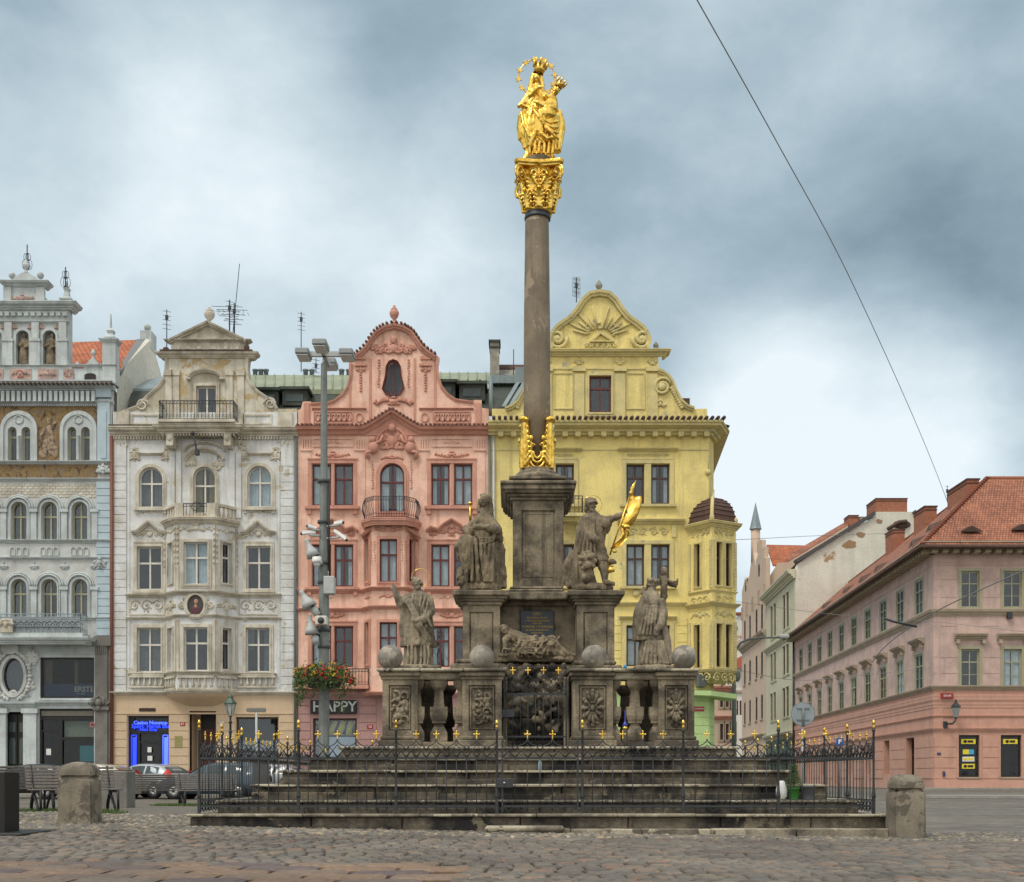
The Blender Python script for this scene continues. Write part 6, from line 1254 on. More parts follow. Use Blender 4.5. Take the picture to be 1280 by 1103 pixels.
 m = MB(); m.add([q(Cc, ez), q(A, ez), q(R1, rz), q(R2, rz)], [(0, 1, 2, 3)]); o = b.part('street_roof_slope', m, 'rooftile'); uvplane(o, (0, 1, 0), (.72, 0, .7))
 m = MB(); m.add([q(R2, rz), q(R1, rz), q(R3, rz), q(Vector((x1, 91+2*hh, 0)), ez), q(bk2, ez), q(bk1, ez), q(Cc, ez)], [(0, 1, 4, 5), (1, 2, 3, 4), (0, 5, 6)]); b.part('rear_roof_slope', m, 'tileedge')
 m = MB();
 for i in range(34): p = Vector(q(A, ez+.08)).lerp(Vector(q(R1, rz+.08)), (i+.5)/34); m.ell(p, (.2, .2, .14), 7, 4)
 b.part('hip_tiles', m, 'rooforange')
 m = MB(); m.tube([q(R1, rz), q(R3, rz)], .14, 6); m.tube([q(R1, rz), q(R2, rz)], .14, 6); b.part('ridge_tiles', m, 'brick')
 m = MB(); m.tube([q(Cc, ez-.08), q(A, ez-.08), q(Bp, ez-.08)], .16, 6); b.part('gutter', m, 'tileedge')
 # attic vents
 for t_, u in ((.93, .36), (.90, .2), (.70, .2), (.60, .2), (.45, .25), (.30, .2)):
  lo = Vector(q(Cc, ez)).lerp(Vector(q(A, ez)), t_); hi = Vector(q(R2, rz)).lerp(Vector(q(R1, rz)), t_); p = lo.lerp(hi, u); m = MB(); m.lathe([(.55, 0), (.0, .02)], (0, 0, 0), 10, sy=.5) if False else m.add([(p.x-.3, p.y-.6, p.z-.1), (p.x-.3, p.y+.6, p.z-.1), (p.x-.2, p.y, p.z+.42), (p.x+1., p.y, p.z+.9)], [(0, 1, 2), (0, 2, 3), (1, 3, 2)]); b.part('roof_vent', m, 'tileedge')
 for px_, py_ in ((1213, 664), (1276, 662)): m = MB(); yy = 91+ (683-py_)/79*hh*.9-e; p = Vector(((px_-640)/FP*yy, yy, EYE+(HZ-py_)/FP*yy)); m.add([(p.x-.9, p.y-.3, p.z-.1), (p.x+.9, p.y-.3, p.z-.1), (p.x, p.y-.35, p.z+.35), (p.x, p.y+1, p.z+.5)], [(0, 1, 2), (0, 2, 3), (1, 3, 2)]); b.part('roof_vent', m, 'tileedge')
 # side furniture: name plate, lamp, corner pipe
 m = f1.mb(); m.box(X(1175), X(1190), -.25, 0, Z(873.5), Z(867)); pl = b.part('street_name_plate', m, 'redsign', 'red street name plate', origin=f1.world(X(1182), -.1, Z(870))); textobj('SOLNÍ', .2, M_['white_'], pl, (X(1182.5), 90.73, Z(870.2)), 'street_name', ext=.004, bold=.003)
 m = f1.mb(); m.box(X(1158.5), X(1165), -.12, 0, Z(911), Z(905)) if False else m.box(X(1171), X(1175.5), -.1, 0, Z(944), Z(941)); m.box(X(1178), X(1181), -.12, 0, Z(971), Z(964.5)); b.part('wall_plate', m, 'bluesign')
 m = f1.mb(); m.tube([(x0-.1+.3, -.1, Z(684)), (x0+.2, -.1, .2)], .0001, 3) if False else m.tube([fr.M.inverted() @ Vector((0, 0, 0))]*1+[(0, 0, 0)], .01, 3) if False else m.box(X(1258), X(1264), -.25, 0, Z(774), Z(766)); b.part('junction_box', m, 'iron')
 mm = MB(); mm.M = fr.M; mm.tube([(.4, -.2, Z(684)), (.4, -.2, .2)], .13, 7); b.part('downpipe', mm, 'iron')
 fs = f1.mb(); fs.box(x1-.5, x1, .5, 13, 0, Z(684)); b.part('end_wall', fs, 'rpink'); fs = MB(); fs.add([q(bk1, 0), q(bk2, 0), q(bk2, ez), q(bk1, ez), q(pa, 0), q(pa, ez)], [(0, 1, 2, 3), (4, 0, 3, 5)]); b.part('rear_wall', fs, 'white')
 b.finish()
 # wall lantern
 t = empty('wall_lantern', (X(1180), 90.8, Z(908)), 'black wall lantern on a scrolled bracket, right of the salmon corner', 'lantern'); m = MB(); yy = 90.2; lx = X(1190)
 m.bbox(X(1178.5), X(1183), 90.75, 91, Z(911), Z(902)); m.tube([(X(1181), 90.8, Z(905)), (X(1186), yy, Z(905.5)), (X(1189), yy, Z(902)), (lx, yy, Z(898))], .07, 6); m.build('bracket', M_['iron'], t)
 m = MB(); m.lathe([(.16, 0), (.18, .03), (.0, .04)], (lx, yy, Z(898)), 6, smooth=False, cap=False); m.lathe([(.33, .75), (.38, .78), (.38, .82), (.2, 1.05), (.09, 1.15), (.1, 1.22), (.02, 1.4)], (lx, yy, Z(898)), 6, smooth=False); m.build('lantern_roof', M_['iron'], t).scale = (1, 1, 1)
 m = MB(); m.lathe([(.16, .03), (.31, .76)], (lx, yy, Z(898)), 6, smooth=False, cap=False); m.v = [Vector((lx+(v.x-lx)*1.06, yy+(v.y-yy)*1.06, v.z)) for v in m.v]; m.build('lantern_glass', plain('lantern_glass', (.25, .28, .28), .2), t)
pink_long()
for (a, c, t, bo, D, dep, lb) in ((1209, 1224, 600, 640, 99, 4.5, 'brick chimney at the top of the terracotta hip'), (1156, 1171, 634, 680, 109, 3, 'middle brick chimney on the long street roof'), (1116, 1131, 663, 700, 121, 2.4, 'lowest brick chimney poking over the street roof slope')):
 chimney('chimney', a, c, t, bo, D, dep, 'brick', lb, 'tileedge')
# ================================================================ buildings beyond
def far_row():
 # mint green house with white gable
 b = Bld('town_house', 'mint green house with a tall blank white gable and peeling patches', 'house', Frame(D=150.), frame='brownf', curtain=None, base=(PC+DIR*60)); k = 150/FP
 fr, L, st, H = street_facade(b, 150, 173, [], 3, 'mint', 0, 'brownf'); zz = lambda py: EYE+(HZ-py)*150/FP
 for (t, bo) in ((733, 778), (800, 838), (855, 893)):
  for c in (L-6, L-16.2):
   for q in (-1.35, 1.35): H.append(b.win(c+q-1.05, c+q+1.05, zz(bo), zz(t), 0, fr=fr, ft=.2, rec=.05, depth=1, sur=(.25, .1, 'mint'), mull=0))
 m = fr.mb(); zt = zz(712); m.plate([(0, zz(920)), (L, zz(920)), (L, zt), (0, zt)], H, 0, .6); b.part('front_wall', m, 'mint'); m = fr.mb(); m.plate([(0, 0), (L, 0), (L, zz(920)), (0, zz(920))], [opening(4, 9, .1, 4), opening(13, 18, .1, 4)], 0, .6); b.part('ground_floor_wall', m, plain('dark_green_shopfront', (.06, .11, .06), .6)); m = fr.mb(); m.box(.5, L-.5, 1, 1.2, 0, zz(920)); b.part('dark_interior', m, 'darkroom')
 m = fr.mb(); cornice(m, [(0, 0), (L+.3, 0)], zt-1.1, 1.0, 1.1); cornice(m, [(0, 0), (L, 0)], zz(795), .5, .6); cornice(m, [(0, 0), (L, 0)], zz(921), .6, .8); b.part('cornice', m, 'mint')
 g = Frame(D=149.8); m = g.mb(); P = [(994.5, 990), (994.5, 712), (998, 704), (1030, 684), (1094, 645), (1096, 640), (1140, 640), (1146, 651), (1180, 690), (1180, 990)]; m.plate([g.pt(*p) for p in P], [], 0, 1); b.part('gable_wall', m, 'white')
 m = g.mb(); m.sweep([g.pt(*p) for p in [(996, 704), (1030, 683.5), (1094, 644)]], [(0, -1), (0, .4), (.45, .4), (.45, -1)], 'xz'); m.sweep([g.pt(*p) for p in [(1140, 641), (1150, 652), (1170, 674)]], [(0, -1), (0, .4), (.4, .4), (.4, -1)], 'xz'); b.part('verge_board', m, plain('dark_verge', (.06, .06, .06), .6))
 m = MB(); A = Vector(g.world(*[g.x(996), 0, 0])); zl, zr = g.z(704), g.z(644); d = DIR*24; m.add([(g.x(996), 150.2, zl), (g.x(1100), 150.2, zr), (g.x(1100)+d.x, 174, zr), (g.x(996)+d.x, 174, zl)], [(0, 1, 2, 3)]); b.part('roof', m, 'tileedge')
 for px_, py_, w_, h_ in ((1062, 681, 9, 5.5), (1076, 669, 6, 3.5), (1099, 652, 4, 3)):
  m = g.mb(); R = random.Random(px_); m.plate([(g.x(px_)+w_*k*(1+R.uniform(-.3, .2))*cos(t), g.z(py_)+h_*k*(1+R.uniform(-.3, .2))*sin(t)) for t in [i*2*pi/11 for i in range(11)]], [], -.06, -.001); b.part('peeled_patch', m, plain('bare_masonry', (.30, .18, .10), .9))
 m = g.mb(); m.ell((g.x(1127), -.1, g.z(656)), (1.1, .3, .55), 10, 6); m.box(g.x(1108), g.x(1136), -.9, 0, g.z(662), g.z(660)) if False else m.tube([(g.x(1108), -.5, g.z(663)), (g.x(1122), -.5, g.z(654)), (g.x(1132), -.5, g.z(653))], .25, 5); b.part('roof_hatch', m, 'tileedge'); b.finish()
 chimney('chimney', 1095, 1134, 624, 642, 150.5, 4, 'brick', 'wide brick chimney stack on top of the white gable', 'tileedge')
 # tan stepped-gable house
 b = Bld('town_house', 'tan house with stepped gables, a slim turret and orange roof, next to the mint house', 'house', Frame(D=173.), frame='brownf', curtain=None, base=PC+DIR*82)
 fr, L, st, H = street_facade(b, 173.2, 199, [], 3, 'tan', 0, 'brownf'); zz = lambda py: EYE+(HZ-py)*185/FP
 for (t, bo) in ((765, 795), (822, 850), (873, 902)):
  for c in (3.5, 9.5, 16.5, 22.0): H.append(b.win(c-1.0, c+1.0, zz(bo), zz(t), 0, fr=fr, ft=.2, rec=.05, depth=1, sill=(.2, 'rtrim'), mull=0))
 for c in (4.5, 19): H.append(b.win(c-.9, c+.9, zz(728), zz(712), 1, fr=fr, ft=.2, rec=.05, depth=1, mull=0))
 T = [(0, 0), (L, 0), (L, zz(715)), (L-1.5, zz(712)), (L-1.5, zz(700)), (L-4, zz(698)), (L-4, zz(688)), (L-6, zz(684)), (L-8, zz(688)), (L-8, zz(700)), (L-10, zz(704)), (L-10, zz(712)), (L-12.5, zz(690)), (L-13.2, zz(672)), (L-14.5, zz(672)), (L-15.5, zz(700)), (L-17, zz(712)), (5, zz(722)), (4, zz(708)), (2, zz(716)), (0, zz(722))]
 m = fr.mb(); m.plate(T, H, 0, .6); b.part('front_wall', m, 'tan'); m = fr.mb(); cornice(m, [(0, 0), (L, 0)], zz(806), .7, .9); cornice(m, [(0, 0), (L, 0)], zz(925), .5, .6)
 for c in (1.2, 6.5, 13, 19.5, 25): m.box(c-.2, c+.2, -.25, 0, zz(762), zz(745)) if c < L else None
 b.part('cornice', m, 'rtrim')
 m = fr.mb(); m.lathe([(.7, 0), (.7, 5.0)], (L-13.8, .5, zz(700)), 8); tw = b.part('turret', m, 'tan'); m = fr.mb(); m.lathe([(.95, 0), (.85, .3), (.0, 4.2)], (L-13.8, .5, zz(700)+5.0), 8, smooth=False); b.part('turret_cap', m, 'zinc')
 f2 = Frame(D=173.5); o = quad(b, 'orange_roof', 'rooforange', [(966, 706, 174), (1000, 706, 174), (1012, 682, 182), (958, 681, 182)]); uvplane(o, (1, 0, 0), (0, 0, 1)); m = MB(); m.add([at3(960, 980, 173.9), at3(1060, 980, 173.9), at3(1060, 657, 173.9), at3(985, 703, 173.9), at3(972, 704, 173.9), at3(960, 724, 173.9)], [(0, 1, 2, 3, 4, 5)]); b.part('side_wall', m, 'tan'); o = quad(b, 'brown_roof', 'rooftile', [(980, 705, 174), (1062, 655, 174), (1056, 653, 178), (985, 694, 178)]); uvplane(o, (1, 0, 0), (0, 0, 1)); b.finish()
 chimney('chimney', 1061, 1073, 645, 664, 174, 2.5, 'brick', 'orange brick chimney beside a cream stack, above the brown roof edge', 'tileedge'); chimney('chimney', 1074, 1080, 647, 660, 174.5, 2, 'rtrim', 'narrow cream chimney just right of the orange one')
 # white house with sign and brown house at the end of the street
 D = 235.; f = Frame(D=D); b = Bld('town_house', 'distant white house with painted lettering, seen in the gap beside the yellow oriel', 'house', f, frame='brownf', curtain=None, base=(f.x(925), D, 0)); H = [b.win(f.x(920.5), f.x(923), f.z(894), f.z(876), 0, ft=.2, mull=0, depth=1.2), b.win(f.x(924.5), f.x(927), f.z(894), f.z(876), 0, ft=.2, mull=0, depth=1.2)]
 m = f.mb(); m.plate([f.pt(*p) for p in ((905, 972), (975, 972), (975, 764), (925, 768), (912, 778), (905, 786))], H, 0, 1); b.part('wall', m, plain('white_house_plaster', (.62, .61, .55), .9, 0, .1, .1));
 m = f.mb(); m.add([(f.x(912), -2, f.z(836)), (f.x(935), -2, f.z(836)), (f.x(935), 0, f.z(816)), (f.x(912), 0, f.z(828))], [(0, 1, 2, 3)]); m.box(f.x(916), f.x(930), -.5, 1, f.z(769), f.z(766)); b.part('roof', m, plain('deep_red_roof', (.25, .06, .035), .8)); m = f.mb(); m.box(f.x(905), f.x(975), -.4, 0, f.z(866), f.z(863)); b.part('string_course', m, 'rtrim')
 textobj('O', 2.0, plain('teal_paint', (.03, .16, .16), .8), b.root, (f.x(917), D-.1, f.z(786)), 'painted_emblem', bold=.04); textobj('TH MU\nTHOQUE', 1.0, plain('faded_red_paint', (.5, .2, .15), .8), b.root, (f.x(921), D-.1, f.z(800)), 'painted_lettering'); b.finish()
 D = 150.; f = Frame(D=D); b = Bld('town_house', 'small brown and tan house just behind the lime green corner', 'house', f, frame='brownf', curtain=None, base=(f.x(905), D, 0)); H = [b.win(f.x(c-2), f.x(c+2), f.z(bo), f.z(t), 0, ft=.2, mull=0, depth=1.2, sur=(.25, .1, 'rtrim')) for c in (902, 909, 916.5) for t, bo in ((868, 884), (905, 925))]
 m = f.mb(); m.plate([f.pt(*p) for p in ((880, 972), (919.5, 972), (919.5, 860), (880, 850))], H, 0, 10); b.part('wall', m, 'tan'); m = f.mb(); cornice(m, [(f.x(880), 0), (f.x(919.5), 0)], f.z(900), .5, .5); cornice(m, [(f.x(880), 0), (f.x(919.5), 0)], f.z(864), .6, .6); b.part('cornice', m, 'pinktrim'); b.finish()
far_row()
# ================================================================ the stepped platform and the column monument
def wx(px, D): return (px-640)/FP*D
def wz(py, D): return EYE+(HZ-py)/FP*D
mon = empty('marian_column', (.46, 24.25, 0), 'tall sandstone column monument with gilded capital, stepped base, piers and balustrade, centre of the square', 'monument')
def masonry(mb, x0, x1, y0, y1, z0, z1, wlen=1.3, jit=.012, gap=.012, b=.015, seed=0, sides=True):
 """ring of dressed blocks (front, both flanks, back) closed by an inner core"""
 R = random.Random(seed); dpt = .34
 def run(a, c, f):
  p = a
  while p < c-.01:
   l = min(c-p, R.uniform(.75, 1.25)*wlen)
   if c-p-l < .35: l = c-p
   f(p+gap/2, p+l-gap/2, R.uniform(-jit, jit), R.uniform(-jit*.5, jit*.5)); p += l
 run(x0, x1, lambda a, c, j, h: mb.bbox(a, c, y0+j, y0+dpt, z0, z1+h, b)); run(x0, x1, lambda a, c, j, h: mb.bbox(a, c, y1-dpt, y1+j, z0, z1+h, b))
 run(y0+dpt, y1-dpt, lambda a, c, j, h: mb.bbox(x0+j, x0+dpt, a, c, z0, z1+h, b)); run(y0+dpt, y1-dpt, lambda a, c, j, h: mb.bbox(x1-dpt, x1+j, a, c, z0, z1+h, b))
 mb.box(x0+dpt-.02, x1-dpt+.02, y0+dpt-.02, y1-dpt+.02, z0, z1-.01)
# (name, half width, front D, z bottom, z top)
PLAT = [('platform', 232, 1115, 18.80, -.3, .333), ('step', 269, 1076.5, 19.17, .333, .548), ('step', 311.6, 1037, 19.59, .548, .788), ('step', 347.5, 998, 19.98, .788, 1.018), ('step', 383, 964, 20.375, 1.018, 1.227), ('step', 422, 924, 20.82, 1.227, 1.427)]
pback = 18.8+10.9
for i, (nm, a, c, D, z0, z1) in enumerate(PLAT):
 x0, x1 = wx(a, D), wx(c, D); yb = pback-(D-18.8); lip = .045
 m = MB(); masonry(m, x0+.05, x1-.05, D+.05, yb-.05, z0-.05, z1-lip, 1.6, .006, seed=i); R_ = random.Random(i+60); p_ = x0+.025
 while i and p_ < x1-.1: l_ = min(R_.uniform(.7, 2.1), x1-.025-p_); m.bbox(p_, p_+l_-.008, D+.018+R_.uniform(0, .02), D+.3, z0-.02, z0+(z1-z0)*R_.uniform(.36, .50), .02); p_ += l_
 s = m.build(nm, M_['step'], mon, ((x0+x1)/2, D, z0))
 m = MB(); masonry(m, x0, x1, D, yb, z1-lip+.002, z1, 1.5, .012, .004, .014, seed=i+20); m.build('lit_edge_slab', M_['coping'], s, ((x0+x1)/2, D, z1))  # top slab carries the lit edge in its paler colour
# extra low plinth course visible on the right half, and the loose stone step in front
m = MB(); x0, x1 = wx(612, 18.62), wx(1112, 18.62)
masonry(m, x0, x1, 18.62, 19.2, -.2, .115, 1.3, .01, seed=44); m.build('plinth_course', M_['coping'], mon, (x0, 18.6, 0))
m = MB(); m.bbox(wx(606, 18.45)+.03, wx(706, 18.45)-.03, 18.52, 18.8, -.1, .08, .01); m.build('entry_step_base', M_['step'], mon, (wx(656, 18.45), 18.6, 0))
m = MB(); m.tube([(wx(606, 18.45)+.05, 18.55, .115), (wx(706, 18.45)-.05, 18.55, .115)], .052, 10); m.bbox(wx(606, 18.45), wx(706, 18.45), 18.5, 18.82, .085, .16, .03); m.build('entry_step_slab', M_['coping'], mon, (wx(656, 18.45), 18.6, .1))
BD = 21.45; sB = BD/FP; ZB, ZT = 1.427, wz(836, BD)
def flower(mb, cx, cz, w, h, y, kind=0):
 if kind == 0:
  for i in range(12):
   a = 2*pi*i/12; rx, rz = w*.34, h*.34; t = .032
   mb.tube([(cx+rx*.25*cos(a), y-.02, cz+rz*.25*sin(a)), (cx+rx*.8*cos(a), y-.05, cz+rz*.8*sin(a)), (cx+rx*1.15*cos(a+.08), y-.045, cz+rz*1.15*sin(a+.08))], [.02, t, t*1.25], 7); mb.ell((cx+rx*1.25*cos(a), y-.03, cz+rz*1.25*sin(a)), (.04, .04, .045), 8, 5)
  mb.ell((cx, y-.05, cz), (.045, .045, .06), 8, 6)
  for i in range(8): a = 2*pi*(i+.5)/8; mb.ell((cx+w*.15*cos(a), y-.04, cz+h*.15*sin(a)), .028, 6, 5)
 else:
  R = random.Random(kind)
  for i in range(13): a = R.uniform(0, 6.28); r = R.uniform(.2, 1)**.6; mb.ell((cx+w*.38*r*cos(a), y-.03, cz+h*.40*r*sin(a)), (R.uniform(.035, .06), R.uniform(.04, .07), R.uniform(.035, .07)), 8, 6)
  for sg in (-1, 1):
   for q in range(4): mb.tube([(cx+sg*(p[0]-cx), p[1], p[2]) for p in spiral(cx+w*.2, cz-h*.3+q*h*.2, .09, .03, R.uniform(0, 6), .9, y-.04, 9)], [.025]*5+[.018]*5, 5)
def pedestal(px0, px1, name='pedestal', kind=0, y0=BD, dep=.75, lab=None):
 x0, x1 = wx(px0, BD), wx(px1, BD); c = (x0+x1)/2; m = MB(); h = ZT-ZB; e = .07
 m.bbox(x0-e, x1+e, y0-e, y0+dep+e, ZB, ZB+.13, .015); m.bbox(x0-e*.5, x1+e*.5, y0-e*.5, y0+dep+e*.5, ZB+.13, ZB+.2, .02); m.box(x0, x1, y0+.05, y0+dep, ZB+.2, ZT-.2)
 fx = F_at(y0); iz0, iz1 = ZB+.30, ZT-.29; m.plate([(x0, ZB+.2), (x1, ZB+.2), (x1, ZT-.2), (x0, ZT-.2)], [[(x0+.11, iz0), (x1-.11, iz0), (x1-.11, iz1), (x0+.11, iz1)]], y0, y0+.06)
 m.plate([(x0+.13, iz0+.02), (x1-.13, iz0+.02), (x1-.13, iz1-.02), (x0+.13, iz1-.02)], [[(x0+.155, iz0+.045), (x1-.155, iz0+.045), (x1-.155, iz1-.045), (x0+.155, iz1-.045)]], y0+.02, y0+.06)
 m.bbox(x0-e*.4, x1+e*.4, y0-e*.4, y0+dep+e*.4, ZT-.2, ZT-.14, .02); m.bbox(x0-e*.8, x1+e*.8, y0-e*.8, y0+dep+e*.8, ZT-.14, ZT-.06, .02)
 p = m.build(name, M_['dstone'], mon, (c, y0, ZB));
 if lab: p['label'] = lab
 m = MB(); flower(m, c, (iz0+iz1)/2, x1-x0-.3, iz1-iz0-.1, y0+.055, kind); m.build('carved_relief', M_['dstone'], p, (c, y0, (iz0+iz1)/2)); return p
def F_at(y): return Frame(D=y)
pedestal(478, 522, kind=5, lab='left end pedestal with knotted trophy relief'); pedestal(578, 627, kind=9, lab='pedestal with worn coat-of-arms relief'); pedestal(716, 766, kind=0, lab='pedestal with shell flower relief'); pedestal(823, 868, kind=0, lab='right end pedestal with shell flower relief')
def baluster(c, y, half=1.0):
 m = MB(); h = ZT-ZB-.28; z = ZB+.1; w = .15
 m.sqlathe([(w*.95, 0), (w*1.0, .03), (w*1.0, h*.14), (w*.55, h*.26), (w*.5, h*.29), (w*.8, h*.30), (w*.8, h*.33), (w*.9, h*.36), (w*1.02, h*.42), (w*1.02, h*.56), (w*.62, h*.565), (w*.5, h*.82), (w*.85, h*.88), (w*1.0, h*.93), (w*1.0, h)], (c, y, z))
 m.build('baluster', M_['dstone'], mon, (c, y, z))
for c in (549, 520.5, 577.5): baluster(wx(c, BD+.22), BD+.22)
for c in (793, 764.5, 821.5): baluster(wx(c, BD+.22), BD+.22)
for c in (535, 560, 805, 781): baluster(wx(c, BD+1.6), BD+1.6)
m = MB()
for (a, c) in ((478, 627), (716, 868)):
 x0, x1 = wx(a, BD), wx(c, BD); m.bbox(x0, x1, BD+.04, BD+.4, ZB, ZB+.1, .01)
m.build('balustrade_foot', M_['dstone'], mon, (.4, BD, ZB))
for nm, a, c in (('coping_rail', 471, 633.5), ('coping_rail', 711, 874)):
 x0, x1 = wx(a, BD), wx(c, BD); m = MB(); m.bbox(x0+.06, x1-.06, BD+.02, BD+.45, ZT-.19, ZT-.058, .02)
 k = 3
 for i in range(k): m.bbox(x0+(x1-x0)*i/k+.003, x0+(x1-x0)*(i+1)/k-.003, BD-.1+random.uniform(-.01, .01), BD+.9, ZT-.055, ZT+random.uniform(-.006, .004), .018)
 m.build(nm, M_['coping'], mon, ((x0+x1)/2, BD, ZT))
# flank parapets and statue piers behind
for sg, a, c in ((-1, 486, 548), (1, 796, 858)):
 m = MB(); D = 22.6; m.bbox(wx(a, D), wx(c, D), 22.45, 23.3, ZB, wz(836, D)+.03, .02); m.bbox(wx(a, D)-.05, wx(c, D)+.05, 22.42, 23.35, wz(836, D)-.07, wz(836, D)+.05, .02); m.build('statue_pier', M_['dstone'], mon, (wx((a+c)/2, D), 22.6, ZB))
 xs = wx(482, BD) if sg < 0 else wx(864, BD)-.5; m = MB(); m.bbox(xs, xs+.5, 23.36, 26.9, ZB, ZT-.05, .02); m.build('flank_parapet', M_['dstone'], mon, (xs, 25, ZB))
# tall piers carrying the seated woman and the knight
def pier(sa, sc, ca, cc, ba, bc, D, ztop_px, zcap_px, zs_px, zb_px, dep, name='pier'):
 X = lambda p: wx(p, D); Z = lambda p: wz(p, D); m = MB(); x0, x1 = X(sa), X(sc)
 m.bbox(X(ba), X(bc), D-.12, D+dep+.1, Z(836)-.1, Z(zb_px+6), .03); m.bbox(X(ba)+.1, X(bc)-.1, D-.06, D+dep+.05, Z(zb_px+6), Z(zb_px), .03)
 m.box(x0, x1, D+.04, D+dep, Z(zb_px), Z(zs_px)); z0, z1 = Z(zb_px-8), Z(zs_px+8)
 m.plate([(x0, Z(zb_px)), (x1, Z(zb_px)), (x1, Z(zs_px)), (x0, Z(zs_px))], [[(x0+.12, z0), (x1-.12, z0), (x1-.12, z1), (x0+.12, z1)]], D, D+.05)
 m.plate([(x0+.15, z0+.03), (x1-.15, z0+.03), (x1-.15, z1-.03), (x0+.15, z1-.03)], [], D+.015, D+.05)
 cx0, cx1 = X(ca), X(cc); zt = Z(ztop_px); h = zt-Z(zs_px); o = (cx1-cx0-(x1-x0))/2
 for (u, a, b_) in ((.25, 0, .25), (.5, .25, .42), (.75, .42, .6), (1, .6, .97)): m.bbox(x0-o*u, x1+o*u, D-o*u, D+dep+o*u*.5, Z(zs_px)+h*a, Z(zs_px)+h*b_+.004, .02)
 m.box(cx0+.05, cx1-.05, D-o+.05, D+dep, zt-.02, zt); return m.build(name, M_['dstone'], mon, ((x0+x1)/2, D, Z(836)))
pier(578.5, 625, 563, 634, 563, 640, 22.45, 739, 757, 757, 824, 1.0); pier(721, 768, 708, 779, 706, 777, 22.45, 739, 757, 757, 826, 1.0)
# central body with tablet
D = 23.0; m = MB(); X = lambda p: wx(p, D); Z = lambda p: wz(p, D)
m.box(X(618), X(726), D+.12, 25.9, ZB, Z(752)); m.bbox(X(621), X(724), D+.02, D+.4, Z(757), Z(751), .015); body_ = m.build('niche_wall', M_['dstone'], mon, (X(672), D, ZB))
m = MB(); m.bbox(X(632), X(708), D-.25, 25.6, Z(752), Z(742), .02); m.bbox(X(635), X(705), D-.18, 25.5, Z(742), Z(738), .03); m.bbox(X(637), X(703), D-.1, 25.4, Z(738), Z(734), .03); m.build('plinth_moulding', M_['dstone'], mon, (X(670), D, Z(750)))
m = MB(); m.bbox(X(650.5), X(692.5), D+.06, D+.14, Z(812), Z(763), .008); tb = m.build('slate_tablet', M_['slate'], mon, (X(671), D+.06, Z(790)))
M_['dullgold'] = plain('dull_gilt_letters', (.34, .23, .06), .6)
for i, (s_, sz) in enumerate((('DEO', .11), ('BEATISSIMAE VIRGINI', .058), ('AC DEI GENITRICI MARIAE', .055), ('SINE LABE', .055), ('PATRONIS + PLZNENSES', .075), ('EX VOTO POSUERUNT', .058), ('RENOVATUM', .05))):
 textobj(s_, sz*.72, M_['dullgold'], tb, (X(671.5), D+.055, Z(767+[0, 5, 8.8, 12.2, 16.2, 20.5, 24][i])), 'gilt_inscription', ext=.003, bold=.0015)
# column pedestal
D = 23.7; X = lambda p: wx(p, D); Z = lambda p: wz(p, D); x0, x1 = X(641), X(704.5); m = MB()
m.box(x0, x1, D+.04, 25.4, Z(738), Z(624)); z0, z1 = Z(723), Z(638)
m.plate([(x0, Z(736)), (x1, Z(736)), (x1, Z(625)), (x0, Z(625))], [[(x0+.17, z0), (x1-.17, z0), (x1-.17, z1), (x0+.17, z1)]], D, D+.06); m.plate([(x0+.20, z0+.03), (x1-.20, z0+.03), (x1-.20, z1-.03), (x0+.20, z1-.03)], [[(x0+.24, z0+.07), (x1-.24, z0+.07), (x1-.24, z1-.07), (x0+.24, z1-.07)]], D+.03, D+.06)
cx0, cx1 = X(627.5), X(722); o = (cx1-cx0-(x1-x0))/2; h = Z(604)-Z(626)
for (u, a, b_) in ((.22, 0, .18), (.45, .18, .35), (.7, .35, .5), (.85, .5, .8), (1, .8, .99)): m.bbox(x0-o*u, x1+o*u, D-o*u, 25.4+o*u, Z(626)+h*a, Z(626)+h*b_+.003, .02)
m.build('column_pedestal', M_['dstone'], mon, (X(672), D, Z(738)))
CXc, CY = wx(671.5, 24.25), 24.45; D = 24.25; X = lambda p: wx(p, D); Z = lambda p: wz(p, D); s = D/FP
m = MB(); m.bbox(CXc-.56, CXc+.56, CY-.56, CY+.56, Z(604), Z(600.5), .01); m.lathe([(.50, 0), (.52, .03), (.50, .09), (.44, .10), (.41, .13), (.42, .15), (.39, .18), (.35, .2), (.35, .24)], (CXc, CY, Z(600.5)), 40); m.build('column_base', M_['dstone'], mon, (CXc, CY, Z(600)))
z0, z1 = Z(590), Z(266); m = MB(); m.lathe([(.268, 0), (.27, (z1-z0)*.3), (.262, (z1-z0)*.6), (.238, (z1-z0)*.97), (.232, z1-z0)], (CXc, CY, z0), 40); m.build('column_shaft', M_['shaft'], mon, (CXc, CY, z0))
m = MB(); m.lathe([(.23, 0), (.262, .01), (.262, .05), (.25, .06), (.25, .13)], (CXc+.01, CY, Z(270)), 36); m.build('astragal', M_['slate'], mon, (CXc, CY, Z(270)))
